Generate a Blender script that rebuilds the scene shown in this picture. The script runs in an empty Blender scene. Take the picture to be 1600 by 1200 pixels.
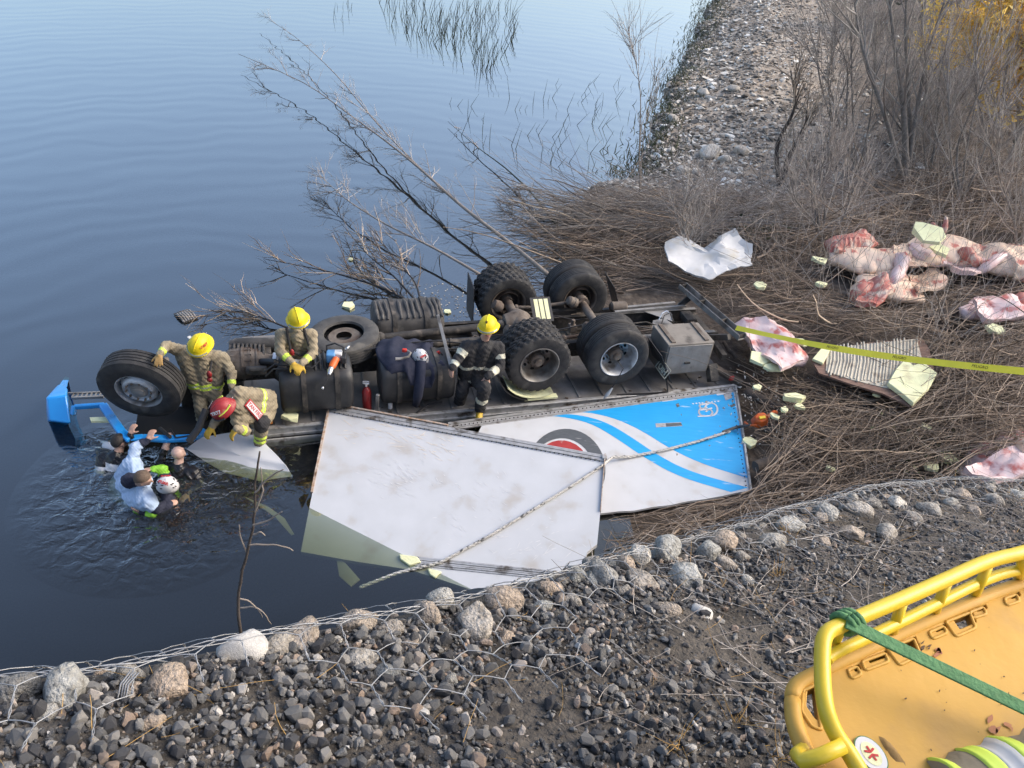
import bpy, bmesh, math, random
import numpy as np
from mathutils import Vector, Matrix, noise as mnoise
R = math.radians
random.seed(7); rng = np.random.default_rng(7)
SC = bpy.context.scene
COL = SC.collection

# ------------------------------------------------------------------ camera
CAM_H, PITCH, ROLL, FPX = 7.55, R(36.0), R(5.2), 1210.0
cam_d = bpy.data.cameras.new('camera'); cam = bpy.data.objects.new('camera', cam_d); COL.objects.link(cam)
cam_d.sensor_width = 36.0; cam_d.lens = 36.0 * FPX / 1600.0
cam_d.clip_start = 0.05; cam_d.clip_end = 3000
cam.matrix_world = Matrix.Translation((0, 0, CAM_H)) @ Matrix.Rotation(math.pi/2 - PITCH, 4, 'X') @ Matrix.Rotation(ROLL, 4, 'Z')
SC.camera = cam

# ------------------------------------------------------------------ light
SUN_EL, SUN_AZ = R(37), R(80)      # azimuth from +Y; veiled sun to the right
W = bpy.data.worlds.new('World'); SC.world = W; W.use_nodes = True
wt = W.node_tree; bg = wt.nodes['Background']
sky = wt.nodes.new('ShaderNodeTexSky'); sky.sky_type = 'NISHITA'; sky.sun_disc = False
sky.sun_elevation = SUN_EL; sky.sun_rotation = SUN_AZ; sky.air_density = 1.0; sky.dust_density = 4.0; sky.ozone_density = 1.0
wt.links.new(sky.outputs[0], bg.inputs[0]); bg.inputs[1].default_value = 0.15
sl = bpy.data.lights.new('sun', 'SUN'); sl.energy = 0.65; sl.angle = R(40); sl.color = (1.0, 0.95, 0.88)
sun = bpy.data.objects.new('sun', sl); COL.objects.link(sun)
sdir = Vector((math.sin(SUN_AZ)*math.cos(SUN_EL), math.cos(SUN_AZ)*math.cos(SUN_EL), math.sin(SUN_EL)))
sun.rotation_euler = (-sdir).to_track_quat('-Z', 'Y').to_euler()
SC.view_settings.view_transform = 'Standard'; SC.view_settings.look = 'None'
SC.view_settings.exposure = 1.05; SC.view_settings.gamma = 1.0
SC.cycles.max_bounces = 6; SC.cycles.diffuse_bounces = 2; SC.cycles.glossy_bounces = 3
SC.cycles.transparent_max_bounces = 10; SC.cycles.transmission_bounces = 4; SC.cycles.volume_bounces = 0
SC.cycles.caustics_reflective = False; SC.cycles.caustics_refractive = False
SC.cycles.use_denoising = True

# ------------------------------------------------------------------ survey helpers: sight line -> point on a real plane
CAMP = np.array([0, 0, CAM_H])
def ray(x, y):
    a, b = x - 800.0, y - 600.0
    c, s = math.cos(ROLL), math.sin(ROLL)
    u, v = (c*a + s*b)/FPX, -(-s*a + c*b)/FPX
    return np.array([u, math.cos(PITCH) + v*math.sin(PITCH), -math.sin(PITCH) + v*math.cos(PITCH)])
def PZ(x, y, z):
    d = ray(x, y); return Vector(CAMP + d*((z - CAM_H)/d[2]))
def PPL(x, y, p0, n):
    d = ray(x, y); p0 = np.array(p0); n = np.array(n)
    return Vector(CAMP + d*(np.dot(p0 - CAMP, n)/np.dot(d, n)))
# truck frame: x to the cab, y to the near side, z up (the lorry lies on its back)
TYAW, TPIT = R(18.2), R(1.2)
TO = np.array([.0156, 11.0037, .8043])
_fx = np.array([-math.cos(TYAW)*math.cos(TPIT), -math.sin(TYAW)*math.cos(TPIT), math.sin(TPIT)])
_ny = np.array([math.sin(TYAW), -math.cos(TYAW), 0.0]); _uz = np.cross(_fx, _ny)
TR = np.stack([_fx, _ny, _uz])
TM = Matrix(((_fx[0], _ny[0], _uz[0], TO[0]), (_fx[1], _ny[1], _uz[1], TO[1]), (_fx[2], _ny[2], _uz[2], TO[2]), (0, 0, 0, 1)))
def TL(p): return TM @ Vector(p)
def LY(x, y, yy):
    d = TR @ ray(x, y); c = TR @ (CAMP - TO); return Vector(c + d*((yy - c[1])/d[1]))
def LZ(x, y, zz):
    d = TR @ ray(x, y); c = TR @ (CAMP - TO); return Vector(c + d*((zz - c[2])/d[2]))
def WY(x, y, yy): return TM @ LY(x, y, yy)
def WZ(x, y, zz): return TM @ LZ(x, y, zz)

# ------------------------------------------------------------------ object helpers
def link(o, parent=None):
    COL.objects.link(o)
    if parent is not None: o.parent = parent
    return o
def tag(o, label=None, cat=None, group=None, kind=None):
    if label: o['label'] = label
    if cat: o['category'] = cat
    if group: o['group'] = group
    if kind: o['kind'] = kind
    return o
def empty(name, loc=(0, 0, 0), label=None, cat=None, group=None, mat=None):
    o = bpy.data.objects.new(name, None); link(o); o.empty_display_size = .1
    if mat is not None: o.matrix_world = mat
    else: o.location = loc
    return tag(o, label, cat, group)
def shade(me, ang=35):
    me.polygons.foreach_set('use_smooth', [True]*len(me.polygons))
    if ang < 170: me.set_sharp_from_angle(angle=R(ang))
def np_mesh(name, V, F, attr=None, ang=None):
    """V (n,3); F list of (m,k) index arrays"""
    me = bpy.data.meshes.new(name)
    V = np.asarray(V, dtype=np.float32)
    F = [np.asarray(f, dtype=np.int32) for f in F if len(f)]
    me.vertices.add(len(V)); me.vertices.foreach_set('co', V.ravel())
    nl = sum(f.size for f in F); npoly = sum(len(f) for f in F)
    me.loops.add(nl); me.loops.foreach_set('vertex_index', np.concatenate([f.ravel() for f in F]))
    st = []; off = 0
    for f in F:
        st.append(off + np.arange(len(f), dtype=np.int32)*f.shape[1]); off += f.size
    me.polygons.add(npoly); me.polygons.foreach_set('loop_start', np.concatenate(st))
    me.update(calc_edges=True); me.validate()
    if attr is not None:
        a = me.attributes.new('rnd', 'FLOAT', 'POINT'); a.data.foreach_set('value', np.asarray(attr, dtype=np.float32))
    if ang: shade(me, ang)
    else: me.polygons.foreach_set('use_smooth', [False]*len(me.polygons))
    return me
def mobj(name, me, mat, parent=None):
    o = bpy.data.objects.new(name, me); link(o, parent)
    if mat is not None:
        for m in (mat if isinstance(mat, (list, tuple)) else [mat]): me.materials.append(m)
    return o
class MB:
    """collects shapes into one mesh"""
    def __init__(s): s.v = []; s.f = []; s.m = []; s.M = Matrix.Identity(4); s.mi = 0
    def add(s, vs, fs):
        o = len(s.v)
        s.v += [tuple(s.M @ Vector(v)) for v in vs]
        s.f += [tuple(i + o for i in f) for f in fs]; s.m += [s.mi]*len(fs)
        return s
    def box(s, c, d, rot=None):
        c = Vector(c); h = Vector(d)/2; q = rot or Matrix.Identity(3)
        vs = [c + q @ Vector((sx*h.x, sy*h.y, sz*h.z)) for sx in (-1, 1) for sy in (-1, 1) for sz in (-1, 1)]
        return s.add(vs, [(0, 1, 3, 2), (4, 6, 7, 5), (0, 4, 5, 1), (2, 3, 7, 6), (0, 2, 6, 4), (1, 5, 7, 3)])
    def bar(s, a, b, w, h, up=(0, 0, 1)):
        a, b = Vector(a), Vector(b); x = (b - a); L = x.length; x.normalize(); y = Vector(up).cross(x)
        if y.length < 1e-4: y = Vector((0, 1, 0)).cross(x)
        y.normalize(); z = x.cross(y)
        return s.box((a + b)/2, (L, w, h), Matrix((x, y, z)).transposed())
    def tube(s, pts, r, n=8, cap=True):
        pts = [Vector(p) for p in pts]; k = len(pts)
        rs = r if isinstance(r, (list, tuple)) else [r]*k
        vs = []; ref = None
        for i, p in enumerate(pts):
            t = (pts[min(i+1, k-1)] - pts[max(i-1, 0)]).normalized()
            if ref is None: ref = t.orthogonal().normalized()
            ref = (ref - t*ref.dot(t)).normalized(); b = t.cross(ref)
            for j in range(n):
                a = 2*math.pi*j/n; vs.append(p + (ref*math.cos(a) + b*math.sin(a))*rs[i])
        fs = [(i*n + j, i*n + (j+1) % n, (i+1)*n + (j+1) % n, (i+1)*n + j) for i in range(k-1) for j in range(n)]
        if cap: fs += [tuple(range(n-1, -1, -1)), tuple((k-1)*n + j for j in range(n))]
        return s.add(vs, fs)
    def lathe(s, prof, axis_o, axis, n=24, fn=None, closed=False):
        """prof: list of (h along axis, radius)"""
        o = Vector(axis_o); ax = Vector(axis).normalized(); u = ax.orthogonal().normalized(); w = ax.cross(u)
        vs = []
        for j in range(n):
            a = 2*math.pi*j/n
            for i, (h, r) in enumerate(prof):
                rr = r + (fn(i, j, h, r) if fn else 0)
                vs.append(o + ax*h + (u*math.cos(a) + w*math.sin(a))*rr)
        k = len(prof); fs = []
        for j in range(n):
            for i in range(k - (0 if closed else 1)):
                i2 = (i+1) % k
                fs.append((j*k + i, j*k + i2, ((j+1) % n)*k + i2, ((j+1) % n)*k + i))
        return s.add(vs, fs)
    def cyl(s, a, b, r, n=16, r2=None):
        return s.tube([a, b], [r, r if r2 is None else r2], n)
    def prism(s, poly, lo, hi):
        """poly list of (x,y) in the xy plane from z lo to hi"""
        n = len(poly)
        vs = [(x, y, lo) for x, y in poly] + [(x, y, hi) for x, y in poly]
        return s.add(vs, [tuple(range(n-1, -1, -1)), tuple(range(n, 2*n))] + [(i, (i+1) % n, n + (i+1) % n, n + i) for i in range(n)])
    def sheet(s, pts, nrm, th):
        """closed polygon of 3D points thickened along nrm"""
        n = len(pts); pts = [Vector(p) for p in pts]; d = Vector(nrm).normalized()*th
        return s.add(pts + [p - d for p in pts], [tuple(range(n)), tuple(range(2*n-1, n-1, -1))] + [(i, n + i, n + (i+1) % n, (i+1) % n) for i in range(n)])
    def ball(s, c, r, n=10, m=7):
        r = Vector(r) if not isinstance(r, (int, float)) else Vector((r, r, r)); c = Vector(c)
        vs = [c + Vector((0, 0, r.z))]
        for i in range(1, m):
            t = math.pi*i/m
            for j in range(n):
                a = 2*math.pi*j/n; vs.append(c + Vector((r.x*math.sin(t)*math.cos(a), r.y*math.sin(t)*math.sin(a), r.z*math.cos(t))))
        vs.append(c - Vector((0, 0, r.z))); L = len(vs) - 1
        fs = [(0, 1 + j, 1 + (j+1) % n) for j in range(n)]
        fs += [(1 + i*n + j, 1 + (i+1)*n + j, 1 + (i+1)*n + (j+1) % n, 1 + i*n + (j+1) % n) for i in range(m-2) for j in range(n)]
        fs += [(1 + (m-2)*n + (j+1) % n, 1 + (m-2)*n + j, L) for j in range(n)]
        return s.add(vs, fs)
    def build(s, name, mat, parent=None, ang=35, bevel=0):
        me = bpy.data.meshes.new(name); me.from_pydata(s.v, [], s.f); me.update()
        bm = bmesh.new(); bm.from_mesh(me); bmesh.ops.recalc_face_normals(bm, faces=bm.faces); bm.to_mesh(me); bm.free()
        o = mobj(name, me, mat, parent)
        if isinstance(mat, (list, tuple)): me.polygons.foreach_set('material_index', s.m)
        if ang: shade(me, ang)
        if bevel:
            b = o.modifiers.new('bevel', 'BEVEL'); b.width = bevel; b.segments = 2; b.limit_method = 'ANGLE'; b.angle_limit = R(40)
        return o
def copy_tree(o, parent=None):
    c = o.copy(); COL.objects.link(c); c.parent = parent if parent is not None else o.parent
    for ch in list(o.children):
        if ch.name != c.name: copy_tree(ch, c)
    return c
def text_obj(name, s, size, M, mat, parent=None, ext=.001, bold=0.0):
    cu = bpy.data.curves.new(name, 'FONT'); cu.body = s; cu.size = size; cu.align_x = 'CENTER'; cu.align_y = 'CENTER'; cu.extrude = ext; cu.offset = bold
    t = bpy.data.objects.new(name, cu); COL.objects.link(t)
    dg = bpy.context.evaluated_depsgraph_get(); me = bpy.data.meshes.new_from_object(t.evaluated_get(dg))
    bpy.data.objects.remove(t); me.materials.clear()
    o = mobj(name, me, mat, parent); o.matrix_local = M
    return o
def frame_M(o, x, z):
    """matrix at o with local x and z axes"""
    z = Vector(z).normalized(); x = Vector(x); x = (x - z*x.dot(z)).normalized(); y = z.cross(x)
    M = Matrix((x, y, z)).transposed().to_4x4(); M.translation = Vector(o); return M

# ------------------------------------------------------------------ materials
MATS = {}
def mk(name, c1, c2=None, scale=6, rough=.6, metal=0, bump=0, bscale=25, c3=None, c3lo=.6, c3hi=.72, c3scale=3, detail=5, spec=.5, rnd=None, distort=0, coords='Object', stretch=None, coat=0, sub=None, transl=0):
    m = bpy.data.materials.new(name); m.use_nodes = True; nt = m.node_tree; N = nt.nodes; Lk = nt.links
    b = N['Principled BSDF']; b.inputs['Roughness'].default_value = rough; b.inputs['Metallic'].default_value = metal
    b.inputs['Specular IOR Level'].default_value = spec; b.inputs['Coat Weight'].default_value = coat
    tc = N.new('ShaderNodeTexCoord'); co = tc.outputs[coords]
    if stretch:
        mp = N.new('ShaderNodeMapping'); mp.inputs['Scale'].default_value = stretch; Lk.new(co, mp.inputs[0]); co = mp.outputs[0]
    def noise(sc, de=detail):
        n = N.new('ShaderNodeTexNoise'); n.inputs['Scale'].default_value = sc; n.inputs['Detail'].default_value = de; n.inputs['Distortion'].default_value = distort
        Lk.new(co, n.inputs['Vector']); return n.outputs['Fac']
    def ramp(f, lo, hi):
        r = N.new('ShaderNodeMapRange'); r.inputs[1].default_value = lo; r.inputs[2].default_value = hi; Lk.new(f, r.inputs[0]); return r.outputs[0]
    def mix(f, a, c):
        x = N.new('ShaderNodeMix'); x.data_type = 'RGBA'
        Lk.new(f, x.inputs[0])
        for k, q in ((6, a), (7, c)):
            if isinstance(q, tuple): x.inputs[k].default_value = (*q, 1)
            else: Lk.new(q, x.inputs[k])
        return x.outputs[2]
    col = c1
    if rnd:      # colours by the piece's own random number
        if rnd == 'object':
            f = N.new('ShaderNodeObjectInfo').outputs['Random']
        else:
            a = N.new('ShaderNodeAttribute'); a.attribute_name = 'rnd'; f = a.outputs['Fac']
        cr = N.new('ShaderNodeValToRGB'); els = c1; e = cr.color_ramp.elements
        while len(e) < len(els): e.new(.5)
        for i, (p, c) in enumerate(els): e[i].position = p; e[i].color = (*c, 1)
        Lk.new(f, cr.inputs[0]); col = cr.outputs[0]
        if c2 is not None:
            mm = N.new('ShaderNodeMix'); mm.data_type = 'RGBA'; mm.blend_type = 'MULTIPLY'; mm.inputs[0].default_value = 1
            Lk.new(col, mm.inputs[6]); g = mix(ramp(noise(scale), .3, .7), (1, 1, 1), c2); Lk.new(g, mm.inputs[7]); col = mm.outputs[2]
    elif c2 is not None:
        col = mix(ramp(noise(scale), .32, .68), c1, c2)
    if c3 is not None:
        col = mix(ramp(noise(c3scale, 8), c3lo, c3hi), col, c3)
    if isinstance(col, tuple): b.inputs['Base Color'].default_value = (*col, 1)
    else: Lk.new(col, b.inputs['Base Color'])
    if bump:
        bp = N.new('ShaderNodeBump'); bp.inputs['Strength'].default_value = min(1, bump); bp.inputs['Distance'].default_value = .02
        Lk.new(noise(bscale, 6), bp.inputs['Height']); Lk.new(bp.outputs[0], b.inputs['Normal'])
    if c2 is not None and rough < .9:
        rr = N.new('ShaderNodeMapRange'); rr.inputs[3].default_value = max(.05, rough - .12); rr.inputs[4].default_value = min(1, rough + .15)
        Lk.new(noise(scale*2.3), rr.inputs[0]); Lk.new(rr.outputs[0], b.inputs['Roughness'])
    if transl:
        t = N.new('ShaderNodeBsdfTranslucent'); t.inputs[0].default_value = (*(c1 if isinstance(c1, tuple) else c1[1][1]), 1)
        ms = N.new('ShaderNodeMixShader'); ms.inputs[0].default_value = transl
        Lk.new(b.outputs[0], ms.inputs[1]); Lk.new(t.outputs[0], ms.inputs[2]); Lk.new(ms.outputs[0], N['Material Output'].inputs[0])
    MATS[name] = m; return m
M_ = MATS
mk('rubber', (.022, .022, .024), (.045, .044, .043), 9, .75, bump=.25, bscale=60, c3=(.10, .095, .085), c3lo=.58, c3hi=.75, c3scale=4)
mk('rubber_worn', (.05, .05, .05), (.09, .088, .084), 7, .8, bump=.2, bscale=50, c3=(.15, .14, .12), c3scale=4)
mk('steel_rim', (.30, .29, .275), (.17, .15, .125), 6, .5, .35, bump=.1, c3=(.10, .085, .07), c3lo=.5, c3hi=.7)
mk('alu_rim', (.58, .60, .63), (.40, .41, .42), 6, .5, .5, c3=(.16, .145, .125), c3lo=.50, c3hi=.70, c3scale=5)
mk('rusty_iron', (.13, .105, .085), (.22, .19, .16), 8, .8, .2, bump=.3, c3=(.08, .05, .035), c3lo=.5, c3hi=.7)
mk('chassis', (.025, .024, .024), (.075, .068, .06), 7, .7, .1, bump=.35, bscale=30, c3=(.19, .16, .13), c3lo=.54, c3hi=.72, c3scale=5)
mk('hole_shade', (.006, .006, .006), rough=.9)  # near-black standing in for the shade inside openings
mk('grey_steel', (.33, .32, .305), (.22, .21, .195), 5, .6, .3, bump=.15, c3=(.07, .06, .05), c3lo=.55, c3hi=.7)
mk('tank_plastic', (.016, .017, .019), (.035, .036, .038), 4, .5, bump=.15, bscale=14, c3=(.09, .085, .078), c3lo=.6, c3hi=.8)
mk('tank_dusty', (.045, .043, .041), (.085, .08, .075), 5, .7, bump=.2, bscale=14, c3=(.2, .19, .17), c3lo=.58, c3hi=.75)
mk('floor_under', (.12, .114, .108), (.20, .19, .18), 3, .6, bump=.4, bscale=8, c3=(.26, .25, .24), c3lo=.55, c3hi=.7, c3scale=2)
mk('toolbox', (.20, .18, .155), (.27, .245, .21), 4, .7, .1, bump=.12, c3=(.08, .07, .06), c3lo=.56, c3hi=.68)
mk('cab_blue', (.015, .27, .72), (.02, .31, .78), 4, .3, coat=.4, c3=(.05, .18, .38), c3lo=.62, c3hi=.8)
mk('white_panel', (.585, .60, .62), (.53, .545, .56), 2.5, .6, spec=.25, bump=.06, bscale=1.2, c3=(.44, .40, .35), c3lo=.56, c3hi=.80, c3scale=2.4)
mk('white_gel', (.60, .61, .62), (.52, .53, .53), 4, .6, c3=(.5, .48, .42), c3lo=.55, c3hi=.7, c3scale=3)
mk('alu_trim', (.52, .52, .52), (.38, .375, .365), 12, .5, .5, c3=(.12, .10, .08), c3lo=.55, c3hi=.68, c3scale=6)
mk('rust_edge', (.30, .17, .09), (.5, .45, .4), 20, .8, bump=.3, c3=(.12, .07, .04))
mk('sky_blue', (.015, .33, .72), (.02, .37, .76), 3, .38, c3=(.35, .55, .75), c3lo=.64, c3hi=.7, c3scale=2, stretch=(1, 6, 1))
mk('print_white', (.64, .65, .67), rough=.5)
mk('print_dark', (.07, .08, .09), (.11, .12, .13), 10, .5, c3=(.4, .4, .4), c3lo=.62, c3hi=.68, stretch=(1, 9, 1))
mk('print_red', (.42, .045, .04), (.32, .03, .03), 8, .45, c3=(.5, .4, .35), c3lo=.66, c3hi=.72)
mk('foam', (.84, .86, .54), (.76, .76, .46), 9, .9, bump=.35, bscale=40, c3=(.50, .43, .27), c3lo=.62, c3hi=.78)
mk('plywood', (.16, .09, .065), (.26, .17, .13), 5, .8, bump=.2, stretch=(1, 8, 1))
mk('corrugated', (.50, .46, .38), (.60, .55, .44), 5, .8, 0, c3=(.25, .20, .15), c3lo=.55, c3hi=.7)
mk('lime_refl', (.62, .80, .10), (.55, .72, .09), 20, .55)
mk('silver_refl', (.55, .56, .56), (.45, .46, .46), 20, .45)
mk('cream_refl', (.66, .65, .52), (.55, .54, .43), 20, .6)
mk('tan_cloth', (.34, .29, .20), (.25, .21, .145), 6, .95, bump=.45, bscale=16, c3=(.18, .15, .105), c3lo=.56, c3hi=.72)
mk('black_cloth', (.022, .022, .025), (.04, .04, .042), 8, .9, bump=.45, bscale=16, c3=(.09, .085, .08), c3lo=.62, c3hi=.8)
mk('navy_cloth', (.012, .016, .035), (.022, .026, .05), 8, .85, bump=.4, bscale=14)
mk('wet_black', (.008, .008, .01), (.016, .016, .018), 8, .28, bump=.4, bscale=12)
mk('shirt_blue', (.48, .60, .78), (.40, .52, .70), 5, .85, bump=.6, bscale=10)
mk('lime_vest', (.28, .62, .05), (.22, .52, .04), 6, .6, bump=.3, bscale=10)
mk('skin', (.52, .33, .25), (.46, .28, .21), 12, .55)
mk('skin_pale', (.62, .43, .35), (.56, .37, .30), 12, .5)
mk('hair', (.012, .01, .009), (.03, .024, .02), 40, .6, bump=.4, bscale=90)
mk('hair_brown', (.09, .06, .042), (.14, .10, .07), 40, .7, bump=.4, bscale=90)
mk('glove_tan', (.38, .24, .09), (.28, .17, .06), 10, .85, bump=.3, bscale=25)
mk('glove_yellow', (.58, .38, .05), (.45, .29, .04), 10, .8, bump=.3, bscale=25)
mk('boot', (.10, .065, .04), (.16, .10, .06), 10, .7)
mk('boot_yellow', (.62, .42, .05), (.45, .30, .04), 10, .6)
mk('helmet_yellow', (.86, .66, .01), (.80, .60, .01), 4, .5, c3=(.45, .34, .03), c3lo=.58, c3hi=.75, c3scale=7, bump=.08, bscale=12)
mk('helmet_red', (.34, .025, .03), (.28, .02, .025), 5, .5, c3=(.42, .18, .15), c3lo=.58, c3hi=.75, c3scale=7)
mk('helmet_white', (.66, .66, .67), (.56, .56, .57), 5, .4, coat=.2)
mk('visor', (.25, .27, .22), rough=.15, coat=.6)
mk('print_letter_red', (.5, .03, .03), rough=.6)
mk('print_letter_black', (.015, .015, .015), rough=.6)
mk('black_plastic', (.018, .018, .02), (.03, .03, .032), 8, .5)
mk('orange_plastic', (.72, .14, .025), (.6, .11, .02), 8, .45, c3=(.2, .06, .03), c3lo=.62, c3hi=.75)
mk('red_paint', (.25, .015, .018), (.18, .014, .014), 8, .4, c3=(.15, .03, .03), c3lo=.6, c3hi=.75)
mk('red_cloth', (.62, .045, .03), (.5, .03, .025), 8, .8)
mk('amber', (.55, .18, .03), rough=.3)
mk('lens_red', (.55, .03, .03), rough=.3)
mk('tool_blue', (.10, .28, .55), rough=.4)
mk('chrome', (.7, .7, .7), rough=.25, metal=.9)
mk('rope', (.62, .61, .58), (.42, .41, .38), 60, .9, bump=.5, bscale=90, c3=(.10, .10, .10), c3lo=.56, c3hi=.64, c3scale=14)
mk('rope_dark', (.05, .05, .05), (.12, .12, .12), 50, .9)
mk('tape_yellow', (.80, .76, .06), (.72, .68, .05), 6, .4, transl=.25)
mk('litter_yellow', (.80, .58, .03), (.70, .49, .03), 5, .42, coat=.15, bump=.05, bscale=40, c3=(.50, .36, .06), c3lo=.60, c3hi=.74, c3scale=7)
mk('board_yellow', (.62, .36, .065), (.55, .31, .055), 3, .6, bump=.08, bscale=30, c3=(.42, .25, .08), c3lo=.54, c3hi=.74, c3scale=5)
mk('board_stain', (.30, .10, .06), (.45, .2, .09), 20, .7)
mk('mud', (.12, .075, .04), rough=.9)
mk('strap_green', (.10, .25, .10), (.08, .20, .08), 40, .8, bump=.3, bscale=120)
mk('fat', (.90, .72, .56), (.84, .60, .45), 4, .5, bump=.5, bscale=8, c3=(.55, .17, .13), c3lo=.58, c3hi=.66, c3scale=4)
mk('meat', (.42, .09, .075), (.55, .28, .22), 6, .45, bump=.5, bscale=12, c3=(.68, .55, .45), c3lo=.52, c3hi=.64, c3scale=5)
mk('meat_pale', (.80, .66, .64), (.72, .48, .46), 5, .45, bump=.5, bscale=9, c3=(.50, .14, .12), c3lo=.56, c3hi=.66, c3scale=4)
mk('wire', (.46, .47, .475), (.30, .30, .30), 30, .55, .5)
mk('cobble', [(0, (.28, .28, .27)), (.2, (.58, .53, .46)), (.4, (.30, .32, .32)), (.6, (.60, .48, .37)), (.8, (.42, .43, .41)), (1, (.74, .71, .64))], (.48, .46, .43), 3, .9, bump=.8, bscale=7, rnd='object', c3=(.10, .095, .085), c3lo=.56, c3hi=.72, c3scale=4)
mk('pale_cobble', (.66, .64, .60), (.50, .48, .44), 12, .85, bump=.4, bscale=30)
GR = [(0, (.05, .05, .054)), (.30, (.085, .085, .088)), (.52, (.14, .14, .137)), (.70, (.24, .235, .225)), (.86, (.33, .31, .28)), (.93, (.30, .21, .15)), (1, (.62, .60, .56))]
mk('crushed_stone', GR, (.6, .6, .6), 45, .85, bump=.4, bscale=120, rnd='object')
mk('crushed_mass', GR, (.6, .6, .6), 45, .85, bump=.4, bscale=120, rnd='attr')
mk('grit', (.06, .053, .046), (.12, .105, .088), 30, .95, bump=.9, bscale=70, c3=(.045, .038, .03), c3lo=.5, c3hi=.65, c3scale=4)
mk('soil', (.045, .034, .026), (.085, .065, .048), 3, .95, bump=.9, bscale=9, c3=(.14, .115, .09), c3lo=.55, c3hi=.7)
mk('boulder', [(0, (.46, .43, .38)), (.5, (.58, .53, .46)), (1, (.68, .64, .57))], (.65, .65, .65), 6, .9, bump=.6, bscale=9, rnd='object')
mk('shore_pebble', [(0, (.10, .088, .075)), (.45, (.22, .195, .165)), (.72, (.38, .345, .30)), (.9, (.66, .63, .57)), (1, (.84, .82, .77))], rough=.9, rnd='attr')
mk('twigs', [(0, (.06, .046, .036)), (.25, (.17, .13, .10)), (.55, (.33, .26, .20)), (.8, (.50, .40, .31)), (1, (.70, .58, .43))], rough=.9, rnd='attr')
mk('twigs_grey', [(0, (.18, .155, .14)), (.5, (.36, .32, .285)), (1, (.56, .51, .455))], rough=.9, rnd='attr')
mk('bark_grey', (.30, .275, .25), (.18, .16, .14), 14, .9, bump=.5, bscale=30)
mk('bark_dark', (.055, .045, .04), (.10, .08, .065), 10, .9, bump=.6, bscale=22)
mk('bark_pale', (.34, .29, .24), (.24, .20, .165), 10, .9, bump=.4, bscale=22)
mk('bark_wet', (.016, .015, .016), (.03, .028, .026), 10, .7)
mk('wood_split', (.50, .33, .16), (.38, .24, .11), 10, .9, bump=.4, stretch=(1, 8, 1))
mk('golden_sunlit_leaf', [(0, (.85, .50, .08)), (.5, (.95, .70, .18)), (1, (.97, .84, .40))], rough=.8, rnd='attr', transl=.5)  # gold leaf tone brightened to paint sunlight into the foliage
mk('leaf_green', [(0, (.03, .036, .02)), (.6, (.055, .07, .03)), (1, (.11, .12, .055))], rough=.7, rnd='attr')
mk('reed', [(0, (.015, .02, .012)), (.7, (.04, .05, .025)), (1, (.10, .11, .05))], rough=.8, rnd='attr')
mk('dry_grass', [(0, (.30, .19, .07)), (1, (.58, .36, .12))], rough=.9, rnd='attr')
mk('algae', (.32, .38, .16), (.22, .28, .12), 3, .9, c3=(.40, .42, .22), c3scale=2)
# ------------------------------------------------------------------ terrain
SHORE = [(-6, -30.), (-2, 0.), (.1, 4.), (.75, 6.), (.5, 8.), (.35, 10.), (.8, 12.5), (1.0, 15.), (1.25, 17.4), (1.2, 19.0), (2.5, 20.), (3.3, 23.), (4.3, 28.), (6.2, 36.), (9.4, 49.6), (16, 75.), (40, 160.), (90, 400.)]
_sy = np.array([q[1] for q in SHORE]); _sx = np.array([q[0] for q in SHORE])
def fbm(x, y, s, seed=0.0):
    return (np.sin(x*s*1.7 + y*s*.9 + 1.3 + seed) + np.sin(-x*s*1.1 + y*s*2.1 + .4 + seed*2) + np.sin(x*s*3.1 - y*s*2.7 + 2.2 + seed)*.5 + np.sin(x*s*4.7 + y*s*5.3 + seed*3)*.3)/2.8
def ground_z(x, y):
    x = np.asarray(x, float); y = np.asarray(y, float)
    d = x - np.interp(y, _sy, _sx)
    d = d + fbm(x, y, .9)*.35
    bed = -np.clip(-d*.55, 0, 2.4) - .12
    land = np.clip(d*.5, 0, .22) - .04 + np.clip(d - 1.5, 0, 6)*.05
    land = land + np.clip(d - 7.5, 0, 60)*(.13 + .10*np.clip((y - 18)/20, 0, 1)) + np.clip(y - 20, 0, 10)*.03*np.clip(d, 0, 3)
    land = land - .34*np.clip((13.2 - y)/2.0, 0, 1)*np.clip(d, 0, 1)*np.clip(1 - (x - 4.0)/3.0, 0, 1)
    land = land + fbm(x, y, .5, 1.)*.10*np.clip(d, 0, 1)
    k = np.clip(d/.4 + .5, 0, 1)
    return bed*(1 - k) + land*k
def axis_pts(lo, hi, a, b, st, far):
    inner = np.arange(a, b + 1e-6, st); out = [inner]
    l = []; q = a; s = st
    while q > lo: s *= far; q -= s; l.append(q)
    h = []; q = b; s = st
    while q < hi: s *= far; q += s; h.append(q)
    return np.concatenate([np.array(l[::-1]), inner, np.array(h)])
gx = axis_pts(-400, 500, -8, 22, .22, 1.25); gy = axis_pts(-60, 900, 2, 52, .25, 1.25)
XX, YY = np.meshgrid(gx, gy, indexing='ij'); ZZ = ground_z(XX, YY)
nx, ny_ = len(gx), len(gy)
idx = np.arange(nx*ny_).reshape(nx, ny_)
gF = np.stack([idx[:-1, :-1], idx[1:, :-1], idx[1:, 1:], idx[:-1, 1:]], -1).reshape(-1, 4)
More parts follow.
